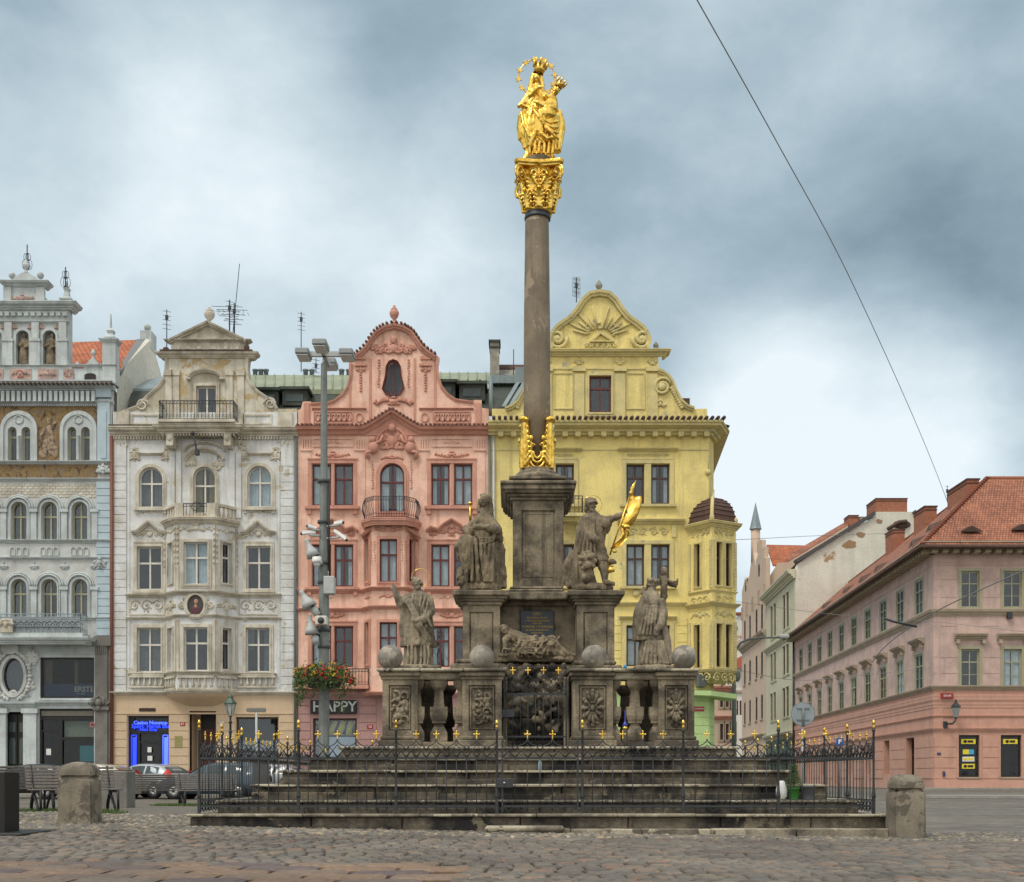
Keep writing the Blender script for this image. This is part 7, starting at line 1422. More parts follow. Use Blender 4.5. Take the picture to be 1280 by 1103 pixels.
# gilded acanthus around the foot of the shaft
def gilt_foliage():
 f = MB(); zb = Z(589); H = Z(522)-zb; r0 = .285
 def on(a, z, d=0): return (CXc+(r0+d)*sin(a), CY-(r0+d)*cos(a), zb+z)
 f.lathe([(r0-.03, 0), (r0+.04, .0), (r0+.045, .05), (r0+.02, .1), (r0-.03, .12)], (CXc, CY, zb), 32)
 for q in range(4):
  base = q*pi/2
  for sg in (-1, 1):
   A = base+sg*.80
   f.tube([on(A, .05, .02), on(A, H*.3, .04), on(A, H*.6, .045), on(A+sg*.0, H*.86, .05), on(A, H*.97, .1)], [.13, .12, .10, .075, .05], 10, flat=.35)
   f.ell(on(A, H*.95, .09), (.105, .09, .065), 10, 7); f.ell(on(A-.2, H*.93, .1), .045, 8, 6); f.ell(on(A+.2, H*.93, .1), .045, 8, 6)
   for k in range(8):
    z = H*(.14+k*.097); w = .42-.03*k
    for s2 in (-1, 1): f.tube([on(A, z-.05, .05), on(A+s2*w*.6, z+.03, .06), on(A+s2*w, z+.10, .085)], [.045, .04, .022], 7)
   f.tube([on(A, .1, .08), on(A, H*.9, .10)], .022, 6)
  for rr, d in ((.22, .05), (.36, .05), (.52, .04)):
   f.tube([on(base+rr*cos(t)*1.05, H*.34+ (rr*.62)*sin(t), d) for t in [pi+.0+i*pi/10 for i in range(11)]], .026, 6)
  for sg in (-1, 1): f.tube([on(base+sg*.36*1.05, H*.36, .05), on(base+sg*.30, H*.50, .06), on(base+sg*.14, H*.44, .05)], [.026, .04, .03], 6); f.ell(on(base+sg*.34, H*.58, .08), (.05, .05, .06), 8, 6)
 o = remeshed(f, 'gilded_foliage', M_['gold'], mon, (CXc, CY, zb), .011, 1)
gilt_foliage()
def capital():
 f = MB(); zb = Z(263); H = Z(206)-zb; cx = wx(673.5, D); hw = .50
 f.lathe([(.25, 0), (.275, .02), (.275, .05), (.24, .07), (.235, H*.3), (.26, H*.6), (.36, H*.86), (.33, H*.88)], (cx, CY, zb), 32)
 n = 8; pts = []
 for q in range(4):
  a0 = pi/4+q*pi/2; c0 = Vector((cos(a0), sin(a0)))*hw*1.38; c1 = Vector((cos(a0+pi/2), sin(a0+pi/2)))*hw*1.38; t = Vector((-sin(a0+pi/4+0), cos(a0+pi/4)))
  mid = Vector((cos(a0+pi/4), sin(a0+pi/4)))*hw*.80
  d = (c1-c0).normalized(); s0 = c0+d*.07; s1 = c1-d*.07
  for i in range(n+1): u = i/n; p = s0*(1-u)**2+mid*2*u*(1-u)*.93+s1*u*u; pts.append((p.x, p.y))
 for (z0_, z1_, k) in ((H*.87, H*.92, .93), (H*.92, H*1.0, 1.0)):
  f.add([(cx+p[0]*k, CY+p[1]*k, zb+z) for z in (z0_, z1_) for p in pts], [tuple(range(len(pts)))[::-1], tuple(range(len(pts), 2*len(pts)))]+[(i, (i+1) % len(pts), (i+1) % len(pts)+len(pts), i+len(pts)) for i in range(len(pts))])
 for q in range(8):
  for row, (zr, h, rr, off) in enumerate(((.04, H*.38, .26, 0), (H*.30, H*.42, .27, pi/8))):
   a = q*pi/4+off; c, s_ = cos(a), sin(a)
   def P(r, z, da=0): return (cx+r*cos(a+da), CY+r*sin(a+da), zb+z)
   f.tube([P(rr, zr), P(rr+.03, zr+h*.5), P(rr+.085, zr+h*.85), P(rr+.16, zr+h), P(rr+.18, zr+h*.86)], [.085, .08, .06, .045, .03], 8, flat=.6)
   for k in range(4):
    for sg in (-1, 1): f.tube([P(rr+.01+k*.012, zr+h*(.12+.2*k)), P(rr+.045+k*.018, zr+h*(.22+.2*k), sg*.26), P(rr+.08+k*.02, zr+h*(.27+.2*k), sg*.33)], [.035, .032, .02], 6)
 for q in range(4):
  a = pi/4+q*pi/2; u = Vector((cos(a), sin(a), 0))
  for off in (0,):
   sp = [Vector((cx, CY, zb))+u*(.49+.12*cos(t)*(1-t/14))+Vector((0, 0, H*.74+.115*sin(t)*(1-t/14))) for t in [1.6-i*.55 for i in range(17)]]
   f.tube([Vector((cx, CY, zb))+u*.28+Vector((0, 0, H*.5)), Vector((cx, CY, zb))+u*.36+Vector((0, 0, H*.72))]+sp, [.03, .035]+[.036-.001*i for i in range(17)], 7); f.ell(Vector((cx, CY, zb))+u*.49+Vector((0, 0, H*.74)), .045, 8, 6)
  b_ = q*pi/2; v = Vector((cos(b_), sin(b_), 0)); t = Vector((-v.y, v.x, 0)); o = Vector((cx, CY, zb))+v*.36
  f.ell(o+Vector((0, 0, H*.93)), .07, 8, 6); f.tube([o+Vector((0, 0, H*.5))-v*.06, o+Vector((0, 0, H*.9))], .03, 6)
  for sg in (-1, 1): f.tube([o+t*sg*(.10+.05*cos(x))+Vector((0, 0, H*.74+.05*sin(x))) for x in [i*.7 for i in range(9)]], .02, 6); f.tube([o+t*sg*.05+Vector((0, 0, H*.5)), o+t*sg*.14+Vector((0, 0, H*.68))], .02, 6)
 remeshed(f, 'gilded_capital', M_['gold'], mon, (cx, CY, zb), .0115, 1)
capital()
m = MB(); m.lathe([(.305, 0), (.305, .15), (.30, .17)], (wx(673, D), CY, Z(206)), 8, smooth=False, rot=pi/8); m.build('top_block', M_['slate'] if False else M_['statue'], mon, (wx(673, D), CY, Z(206)))
# grotto between the pedestals
def grotto():
 R = random.Random(4); m = MB(); D = 22.0; x0, x1 = wx(629, D), wx(711, D)
 m.box(x0, x1, 22.35, 23.3, ZB, wz(838, 22.3)); m.bbox(x0, x1, 22.05, 22.5, ZB, ZB+.14, .02)
 w = (x1-x0)/5
 for r in range(2):
  for i in range(4): z = ZB+.14+r*.42; m.bbox(x0+(x1-x0)*i/4+.01, x0+(x1-x0)*(i+1)/4-.01, 22.12+R.uniform(0, .08), 22.5, z, z+.41, .03)
 m.build('grotto_base', M_['step'], mon, ((x0+x1)/2, 22.2, ZB))
 f = MB()
 for i in range(150):
  x = R.uniform(x0, x1); z = R.uniform(ZB+.85, wz(834, 22.3)); f.ell((x, 22.25+R.uniform(-.1, .12), z), (R.uniform(.05, .12), R.uniform(.05, .12), R.uniform(.04, .10)), 8, 6, R=Euler((R.random(), R.random(), R.random())).to_matrix())
 for i in range(60): x = R.uniform(x0, x1); z = R.uniform(ZB+.2, ZB+.95); f.ell((x, 22.12+R.uniform(-.03, .05), z), (R.uniform(.03, .08), .05, R.uniform(.03, .09)), 8, 6)
 f.box(x0+.05, x1-.05, 22.3, 22.6, ZB+.8, wz(838, 22.3));
 remeshed(f, 'rubble_grotto', stain_mat('grotto_rubble', (.13, .11, .08), (.012, .011, .010), (.26, .215, .15), 1.0, .6, 3, bump=.8, patchamt=.58, fine=20), mon, ((x0+x1)/2, 22.2, ZB+.8), .02, 1)
 for a, c in ((628, 634), (705, 712)): m = MB(); m.bbox(wx(a, 21.9), wx(c, 21.9), 21.95, 22.5, ZB, wz(846, 21.9), .02); m.build('grotto_jamb', M_['dstone'], mon, (wx(a, 21.9), 22, ZB))
grotto()
for px_, lb in ((488, 'stone ball at the far left corner of the balustrade'), (602.5, 'stone ball just left of the reclining figure'), (742.5, 'stone ball just right of the reclining figure, below the knight'), (855, 'stone ball at the far right corner of the balustrade')):
 D = BD+.25; r = 15.6*D/FP; x = wx(px_, D); m = MB(); m.lathe([(.11, 0), (.12, .02), (.08, .05)], (x, D, ZT), 16); m.ell((x, D, ZT+r+.0), r, 36, 24); tag(m.build('stone_ball', M_['ball'], None, (x, D, ZT)), lb, 'stone ball', 'stone balls on the balustrade')
# ================================================================ statues
def cloth_fold(amp, f=7., zs=.28, slant=.35, seed=0, zmax=1e9, top=None):
 def fn(co, n):
  x = co.x+slant*co.z*.5; a = noise.noise(Vector((x*f, co.y*f, co.z*f*zs+seed))); b = noise.noise(Vector((x*f*2.2, co.y*f*2.2, co.z*f*zs*2.4+seed+9)))
  r = (1-abs(a)*3.2)*.6+(1-abs(b)*3.)*.3+.18*noise.noise(Vector((x*f*4, co.y*f*4, co.z*f*1.6+seed)))
  k = 1 if co.z < zmax else max(.12, 1-(co.z-zmax)*8)
  return amp*r*k
 return fn
class Fig:
 def __init__(s, k, ox, oy, D): s.k = k; s.ox = ox; s.oy = oy; s.D = D; s.m = MB(); s.u = k*D/FP
 def P(s, X, Y, dy=0): return Vector((wx(s.ox+X*s.k, s.D), s.D+dy, wz(s.oy+Y*s.k, s.D)))
 def e(s, X, Y, rx, rz=None, dy=0, ry=None, tilt=0):
  rz = rz or rx; ry = ry or min(rx, rz); s.m.ell(s.P(X, Y, dy), (rx*s.u, ry*s.u, rz*s.u), 16, 10, R=Matrix.Rotation(tilt, 3, 'Y')); return s
 def l(s, pts, rs): s.m.limb([s.P(*p) for p in pts], [r*s.u for r in rs]); return s
 def t(s, pts, r, n=8, flat=None):
  rs = [q*s.u for q in r] if isinstance(r, (list, tuple)) else r*s.u; s.m.tube([s.P(*p) for p in pts], rs, n, flat=flat); return s
 def drape(s, rings, dep=.72, amp=.08, k=9, ph=0, tw=.12, n=56):
  vs = []; nr = len(rings)
  for i, q in enumerate(rings):
   X, Y, hw = q[:3]; dy = q[3] if len(q) > 3 else 0; c = s.P(X, Y, dy); a_ = q[4] if len(q) > 4 else amp
   for j in range(n):
    th = 2*pi*j/n; r = hw*s.u*(1+a_*sin(k*th+ph+tw*i)+a_*.5*sin((2*k+1)*th+ph*2-tw*i)); vs.append((c.x+r*cos(th), c.y+r*dep*sin(th), c.z))
  fs = [(i*n+j, i*n+(j+1) % n, (i+1)*n+(j+1) % n, (i+1)*n+j) for i in range(nr-1) for j in range(n)]+[tuple(range(n)), tuple((nr-1)*n+j for j in range(n))]
  s.m.add(vs, fs, True); return s
 def head(s, X, Y, r, face=0.0, dy=0, beard=True, hair=True, long=False, tilt=0):
  """face: -1 looks left, 0 to the viewer, 1 right"""
  R = Matrix.Rotation(tilt, 3, 'Y'); u = s.u; c = s.P(X, Y, dy); F = Vector((face*.9, -sqrt(max(0, 1-(face*.9)**2)), 0)); S = Vector((-F.y, F.x, 0)); U = R @ Vector((0, 0, 1)); rr = r*u
  E = lambda f_, s_, z_, a, b=None, c_=None: s.m.ell(c+F*f_*rr+S*s_*rr+U*z_*rr, (a*rr, (b or a)*rr, (c_ or a)*rr), 10, 8)
  s.m.ell(c, (.82*rr, .86*rr, 1.05*rr), 16, 12); E(.25, 0, -.45, .6, .6, .55); E(.92, 0, -.12, .14, .14, .26); E(.78, .28, .12, .2, .2, .1); E(.78, -.28, .12, .2, .2, .1)
  E(.66, .36, -.3, .24); E(.66, -.36, -.3, .24); E(.74, 0, -.55, .2, .2, .1); E(.62, 0, -.88, .26, .26, .2); E(0, .84, -.1, .14, .14, .22); E(0, -.84, -.1, .14, .14, .22)
  if beard:
   for i in range(7): a = (i-3)*.34; E(.58*cos(a), .58*sin(a), -.95-.12*cos(a*1.5), .24, .24, .34)
   E(.6, 0, -1.3, .26, .26, .36)
  if hair:
   for i in range(26):
    a = i*2.4; z = .95-1.5*i/26; q = sqrt(max(.05, 1-z*z*.8)); f_ = cos(a)*q*.85;
    if f_ > .35 and z < .45: continue
    E(f_-.12, sin(a)*q*.85, z*.95, .28, .28, .26)
  if long:
   for sg in (-1, 1): s.m.tube([c+S*sg*.8*rr-F*.1*rr+U*.2*rr, c+S*sg*.9*rr-F*.15*rr-U*.7*rr, c+S*sg*.8*rr-U*1.5*rr], [.3*rr, .34*rr, .2*rr], 8)
  return s
 def hand(s, X, Y, dy, r, d=(0, 1), curl=.5, spread=(1, 0)):
  """palm plus four bent fingers and a thumb; d = pointing direction in image units"""
  u = s.u; c = s.P(X, Y, dy); dv = Vector((d[0], 0, -d[1])).normalized(); sp = Vector((spread[0], 0, -spread[1])).normalized(); s.m.ell(c, (r*u*.9, r*u*.55, r*u*.9), 10, 8)
  for i, (L_, o) in enumerate(((1.25, -.6), (1.5, -.2), (1.4, .2), (1.1, .6))):
   b = c+sp*o*r*u+dv*.5*r*u; mid = b+dv*L_*.55*r*u+Vector((0, -curl*.35*r*u, 0)); tip = mid+dv*(1-curl)*L_*.6*r*u+Vector((0, -curl*.6*r*u, 0)); s.m.tube([b, mid, tip], [.22*r*u, .2*r*u, .15*r*u], 6)
  b = c-sp*.7*r*u; s.m.tube([b, b-sp*.45*r*u+dv*.5*r*u, b-sp*.25*r*u+dv*1.0*r*u], [.25*r*u, .22*r*u, .17*r*u], 6); return s
 def done(s, name, mat, label, cat, grp=None, vox=.014, fold=None, smooth=1, base=None, parent=None):
  o = remeshed(s.m, name, M_[mat], parent, base if base else None, vox, smooth, fold); return tag(o, label, cat, grp) if label else o
def ring(name, cx, cy, cz, r, t, mat, parent, tilt=0): m = MB(); m.tube([(cx+r*cos(a), cy+tilt*sin(a), cz+r*sin(a)) for a in [i*2*pi/40 for i in range(40)]], t, 6, closed=True); return m.build(name, M_[mat], parent, (cx, cy, cz))
G_ = 'stone saints of the column monument'
# --- bearded saint, far left, hand raised
def saint_left():
 F = Fig(.136, 470, 700, 22.75); base = F.P(385, 985)
 F.drape([(388, 1000, 128), (388, 975, 124), (385, 930, 122), (385, 860, 118), (388, 800, 118), (388, 740, 116)], .72, .10, 10, .3)
 F.drape([(385, 800, 148, 0, .08), (386, 785, 156, 0, .08), (386, 740, 150), (384, 660, 142), (380, 580, 138), (380, 500, 136), (382, 430, 132), (388, 370, 120), (392, 330, 96), (392, 300, 58), (388, 280, 36)], .70, .045, 8, 1.2, .3)
 F.l([(388, 300), (380, 250)], [36, 32]); F.head(375, 212, 50, -.75, -.02, True, True, tilt=-.35)
 F.l([(300, 365, -.05), (236, 408, -.16), (205, 355, -.22), (184, 310, -.24)], [50, 40, 27, 20]); F.hand(180, 285, -.25, 24, (-.25, -1), .35, (1, -.2))
 F.t([(250, 400, -.14), (262, 520, -.12), (250, 640, -.08), (262, 760, 0)], [44, 40, 34, 26], flat=.6)
 F.l([(478, 375, 0), (498, 480, -.08), (440, 560, -.22), (380, 575, -.27)], [50, 46, 34, 24]); F.hand(365, 570, -.29, 22, (-1, .1), .6, (0, 1))
 for o in (-14, 0, 14): F.t([(300+o, 385-o, -.20), (345+o, 480-o*.6, -.27), (400+o, 610-o*.6, -.27), (495+o, 760, -.15)], 13)
 for i, (a, b_) in enumerate(((430, 300), (460, 330), (485, 380), (350, 330))): F.t([(a, b_, -.16), (a-20, b_+120, -.24), (a+14*i, b_+250, -.2)], 9)
 for x in (300, 335, 372, 420, 452, 487): F.t([(x, 800, -.18), (x+4, 900, -.21), (x-4, 990, -.22)], 10)
 for q in ((500, 500), (512, 580), (515, 660)): F.t([(q[0]-60, q[1]-40, -.2), (q[0]-10, q[1], -.12), (q[0]+6, q[1]+60, -.02)], 14)
 F.m.lathe([(.32, 0), (.34, .03), (.34, .07), (.3, .1)], tuple(base-Vector((0, 0, .09))), 24, sx=1)
 o = F.done('saint_statue', 'saint', 'bearded stone saint raising his hand and looking up, far left on the balustrade', 'statue', G_, .0105, cloth_fold(.021, 9, .25, .3, 1, 4.34), 1, base)
 p = F.P(405, 160, .05); ring('halo', p.x, p.y, p.z, 82*F.u, .006, 'gold', o)
saint_left()
def woman():
 F = Fig(.136, 560, 600, 22.95); base = F.P(300, 1030); Bz = 22.95
 F.m.lathe([(.0, 0), (.36, 0), (.37, .07), (.33, .12), (.0, .14)], (F.P(300, 0).x, 22.95, F.P(0, 1022).z), 28, sx=1.05, sy=.8)
 F.drape([(310, 1005, 150, 0, .1), (312, 960, 158, 0, .1), (312, 880, 152, 0, .1), (310, 800, 142), (308, 720, 138), (300, 640, 142), (300, 580, 128), (318, 520, 92)], .68, .08, 11, .5, .15)
 F.t([(440, 520, .05), (468, 640, .1), (480, 760, .1), (496, 880, .08), (498, 990, .06)], [40, 62, 42, 46, 40], flat=.8)
 F.drape([(316, 560, 108), (322, 500, 96), (326, 440, 84), (330, 380, 76), (332, 335, 60), (332, 300, 42), (332, 270, 34)], .72, .04, 7, .2)
 F.head(332, 195, 50, -.25, -.02, False, False); F.m.ell(F.P(340, 188, .06), (50*F.u, 52*F.u, 56*F.u), 16, 12); F.l([(338, 200, .05), (342, 330, .06)], [40, 46])
 F.t([(300, 150, .0), (336, 138, .02), (375, 165, .0), (392, 230, .03), (392, 320, .05), (400, 400, .08)], [22, 26, 26, 26, 28, 30]); F.t([(292, 175, -.02), (282, 240, -.0), (285, 300, -.03)], 15)
 F.l([(282, 370, -.02), (175, 470, -.1), (205, 510, -.24), (230, 490, -.3)], [36, 40, 30, 22]); F.hand(215, 485, -.31, 24, (1, .2), .6, (0, 1))
 F.l([(386, 372, -.02), (448, 470, -.12), (350, 465, -.27), (270, 465, -.33)], [36, 46, 30, 20]); F.hand(258, 465, -.34, 22, (-1, 0), .6, (0, 1))
 F.e(450, 500, 46, 60, .0); F.e(480, 540, 24, 40, .02)
 F.l([(260, 600, -.12), (165, 600, -.34), (170, 760, -.30), (176, 820, -.28)], [70, 58, 48, 44])
 for q in (0, 26, 52): F.t([(230+q, 480+q*.3, -.30), (300, 570+q, -.32), (400, 560+q*.6, -.22), (445, 500, -.1)], 12)
 for x, w in ((190, -10), (225, 0), (262, 10), (300, 20), (340, 10), (380, 0), (420, -8)): F.t([(x, 620, -.33), (x+w, 780, -.33), (x+w*2, 960, -.30)], 13)
 F.l([(115, 640, -.15), (95, 620, -.18)], [40, 34]); F.e(120, 690, 34, 44, -.12)
 for q in ((130, 860, 50, 45), (110, 900, 30, 35), (150, 930, 55, 40), (130, 960, 40, 25), (185, 980, 40, 25)): F.e(q[0], q[1], q[2], q[3], -.12, 50)
 o = F.done('saint_statue', 'statue', 'veiled seated stone woman with folded arms on the left tall pier', 'statue', G_, .0105, cloth_fold(.021, 9, .25, -.2, 3, 5.86), 1, base)
 p = F.P(345, 225, .1); ring('halo', p.x, p.y, p.z, 88*F.u, .005, 'gold', o); p = F.P(470, 555, .1); ring('halo', p.x, p.y, p.z, 54*F.u, .004, 'gold', o)
 m = MB(); a, c = F.P(205, 400, .1), F.P(200, 215, .1); m.tube([a, c], [.022, .026], 10); m.lathe([(.024, 0), (.042, .01), (.042, .03), (.02, .05)], tuple(c), 12); m.build('gold_candle', M_['gold'], o, a)
woman()
def knight():
 F = Fig(.1451, 700, 590, 22.95); base = F.P(280, 1030)
 F.m.lathe([(.0, 0), (.36, 0), (.37, .06), (.33, .11), (.0, .13)], (F.P(285, 0).x, 22.95, F.P(0, 1028).z), 28, sy=.8)
 F.l([(240, 740, 0), (215, 870, 0), (200, 990, .05)], [62, 48, 38]); F.l([(350, 730, -.05), (378, 860, -.16), (378, 950, -.18)], [54, 38, 26]); F.l([(378, 965, -.2), (450, 985, -.28)], [24, 15])
 F.drape([(318, 800, 118, 0, .07), (320, 780, 116, 0, .1), (312, 700, 92, 0, .06), (300, 620, 82), (296, 540, 92), (296, 460, 98), (288, 400, 90), (280, 365, 56), (276, 340, 36)], .74, .03, 12, 0, .1)
 F.drape([(220, 1000, 108, .05, .1), (205, 920, 102, .06, .1), (195, 830, 86, .08, .09), (205, 730, 78, .1, .08), (210, 620, 72, .1), (215, 520, 68, .08), (228, 430, 66, .05), (245, 385, 48, .02)], .85, .08, 8, .6, .2)
 F.t([(175, 640, .25), (120, 730, .32), (80, 800, .35), (85, 890, .33), (105, 980, .25)], [40, 62, 62, 52, 34], flat=.5); F.t([(150, 700, .2), (130, 850, .25), (120, 980, .2)], 46)
 F.head(268, 292, 47, .7, -.02, True, False); F.m.ell(F.P(262, 270, 0), (52*F.u, 50*F.u, 46*F.u), 16, 10); F.t([(218, 290, 0), (262, 272, -.13), (305, 262, -.1), (318, 280, -.03)], 12); F.e(225, 320, 22, 34, .02); F.t([(215, 245, 0), (262, 236, -.02), (308, 250, -.02)], 16)
 F.l([(335, 420, -.03), (390, 455, -.08)], [48, 50]); F.t([(385, 400, -.05), (410, 440, -.08), (405, 500, -.06), (375, 540, -.04)], [26, 30, 26, 18]); F.l([(400, 430, -.08), (470, 405, -.12), (530, 385, -.14)], [34, 27, 20]); F.hand(545, 378, -.15, 22, (.6, -.4), .7, (.4, .8))
 F.l([(225, 420, -.04), (200, 540, -.12), (290, 600, -.26), (320, 610, -.28)], [46, 40, 30, 22]); F.hand(322, 612, -.3, 20, (.6, .6), .6, (1, -1))
 for x in (340, 365, 385, 320): F.t([(x-10, 690, -.18), (x, 780, -.2)], 12)
 for i in range(5): F.t([(180+i*26, 400+i*4, -.16), (190+i*24, 560, -.22), (150+i*36, 720+i*10, -.22)], 10)
 # lion-like shield mass at the left leg
 F.e(225, 790, 62, 80, -.25, 40); F.e(210, 770, 30, 30, -.34); F.e(250, 760, 26, 26, -.34); F.e(230, 830, 34, 30, -.36); F.e(215, 930, 46, 40, -.25); F.e(240, 900, 40, 50, -.22)
 for i in range(9): F.e(225+58*cos(i*.7), 790+66*sin(i*.7), 22, 22, -.28)
 o = F.done('knight_statue', 'statue', 'helmeted stone knight in a long cloak pouring water, on the right tall pier', 'statue', G_, .0105, cloth_fold(.021, 9, .25, .2, 5, 5.84), 1, base)
 p = F.P(285, 270, .12); ring('halo', p.x, p.y, p.z, 80*F.u, .006, 'gold', o)
 # gilded banner, held in his hand
 B = Fig(.1451, 700, 590, 22.78); t = empty('gilded_banner', B.P(430, 715), 'shiny gold banner on a pole held out by the knight', 'banner')
 m = MB(); m.tube([B.P(430, 715, .02), B.P(604, 200, -.02)], .016, 10); m.tube([B.P(601, 205, -.02), B.P(612, 185, -.02), B.P(620, 160, -.02), B.P(618, 150, -.02), B.P(656, 72, -.02)], [.022, .045, .03, .04, .002], 10); m.build('pole', M_['gold'], t)
 cl = MB(); rows = [((604, 200), (700, 216)), ((598, 232), (706, 250)), ((588, 275), (696, 296)), ((575, 320), (680, 350)), ((562, 365), (658, 402)), ((548, 410), (634, 446)), ((530, 450), (602, 475)), ((522, 490), (600, 520)), ((530, 530), (592, 560)), ((520, 565), (560, 600)), ((480, 610), (530, 636)), ((455, 640), (510, 652)), ((430, 660), (470, 662))]
 n = 12; vs = []
 for i, (a, c) in enumerate(rows):
  for j in range(n+1): u = j/n; vs.append(B.P(a[0]+(c[0]-a[0])*u, a[1]+(c[1]-a[1])*u, -.02+.03*sin(u*5+i*.45)+.015*sin(i*1.1)))
 nv = len(vs); vs += [v+Vector((0, .02, 0)) for v in vs]; W_ = n+1; fs = []
 for i in range(len(rows)-1):
  for j in range(n): q = i*W_+j; fs += [(q, q+1, q+W_+1, q+W_), (nv+q, nv+q+W_, nv+q+W_+1, nv+q+1)]
 bd = [j for j in range(W_)]+[i*W_+n for i in range(1, len(rows))]+[(len(rows)-1)*W_+j for j in range(n-1, -1, -1)]+[i*W_ for i in range(len(rows)-2, 0, -1)]; fs += [(bd[i], bd[(i+1) % len(bd)], bd[(i+1) % len(bd)]+nv, bd[i]+nv) for i in range(len(bd))]
 cl.add(vs, fs, True); cl.build('cloth', M_['gold'], t)
 m = MB(); m.ell(B.P(570, 482, -.08), (.07, .05, .05), 12, 8); m.ell(B.P(540, 470, -.06), (.04, .05, .04), 10, 8); m.ell(B.P(470, 690, -.05), (.045, .03, .03), 10, 6); m.tube([B.P(560, 490, -.09), B.P(590, 520, -.07), B.P(585, 560, -.05)], .025, 8); m.build('cloth_knot', M_['gold'], t)
 # bucket with gilded stream
 t = empty('water_bucket', F.P(430, 860, -.2), 'little stone jug tipping a gilded water bucket beside the knight\'s foot', 'bucket'); m = MB(); m.ell(F.P(440, 790, -.2), (.075, .06, .055), 14, 10); m.tube([F.P(455, 795, -.2), F.P(480, 800, -.2)], [.035, .02], 8); m.build('stone_jug', M_['statue'], t)
 m = MB(); m.tube([F.P(400, 870, -.2), F.P(455, 850, -.2)], [.05, .062], 16); m.tube([F.P(405, 820, -.2), F.P(415, 770, -.2), F.P(425, 760, -.2)], .012, 8); m.tube([F.P(404, 868, -.2), F.P(406, 825, -.2)], [.03, .012], 8); m.build('gilded_bucket', M_['gold'], t)
knight()
def cross_saint():
 F = Fig(.136, 780, 700, 22.75); base = F.P(270, 980)
 F.drape([(275, 1000, 145, 0, .09), (275, 970, 142, 0, .09), (268, 880, 128, 0, .1), (262, 800, 118), (258, 700, 104)], .75, .09, 9, .2, .1)
 F.drape([(188, 742, 108, 0, .06), (190, 728, 110, 0, .06), (196, 640, 116), (205, 560, 122), (216, 480, 122), (228, 410, 114), (240, 350, 92), (244, 310, 62), (246, 280, 34)], .78, .04, 7, 1.5, .15)
 F.drape([(240, 420, 92, -.04, .02), (242, 380, 92, -.05, .02), (242, 330, 76, -.05, .02), (243, 295, 52, -.04, .02), (245, 278, 30, -.04, .02)], .85, .02, 5); F.e(240, 312, 58, 30, -.04, 50)
 F.l([(330, 400, -.04), (352, 500, -.08), (318, 610, -.18), (292, 660, -.22)], [46, 48, 36, 24]); F.hand(286, 676, -.23, 20, (-.2, 1), .5, (1, 0))
 F.head(262, 222, 50, .8, 0, True, True, tilt=.25); F.t([(200, 250, .05), (182, 280, .06), (180, 310, .05)], 26)
 for i in range(9): F.e(222+i*11, 188+9*(i % 3), 15, 18, -.05-.03*(i % 2))
 for x in (150, 190, 232, 275, 318, 355, 385): F.t([(x*.6+110, 760, -.2), (x, 970, -.24)], 13)
 for i in range(5): F.t([(185+i*25, 430, -.22), (160+i*28, 560, -.24), (130+i*34, 700, -.2)], 10)
 F.t([(360, 620, -.05), (385, 760, -.08), (405, 960, -.08)], [30, 42, 40])
 F.m.lathe([(.36, 0), (.37, .03), (.37, .07), (.33, .1)], tuple(base-Vector((0, 0, .10))), 24)
 o = F.done('saint_statue', 'saint', 'hooded stone saint embracing a rough cross, far right on the balustrade', 'statue', G_, .0105, cloth_fold(.021, 9, .22, .25, 7, 4.33), 1, base)
 C = Fig(.136, 780, 700, 22.85); C.t([(368, 78, 0), (366, 200, 0), (362, 400, 0), (375, 600, 0)], [30, 30, 26, 22]); C.t([(318, 185, 0), (400, 205, 0), (485, 240, 0)], [26, 28, 26]); C.e(490, 200, 10, 34, 0); C.e(470, 222, 26, 18, -.02)
 C.e(365, 130, 28, 34, -.09); C.l([(365, 180, -.09), (362, 300, -.1), (360, 390, -.08)], [30, 28, 18]); C.l([(345, 175, -.09), (318, 160, -.1)], [12, 10]); C.l([(385, 190, -.09), (440, 215, -.1), (486, 205, -.1)], [13, 11, 9])
 for i in range(8): C.e(366+16*sin(i*2.1), 90+i*62, 20, 28, -.02+.02*cos(i))
 remeshed(C.m, 'carved_cross', M_['statue'], o, C.P(366, 300), .012, 1, cloth_fold(.01, 12, .6, 0, 2))
cross_saint()
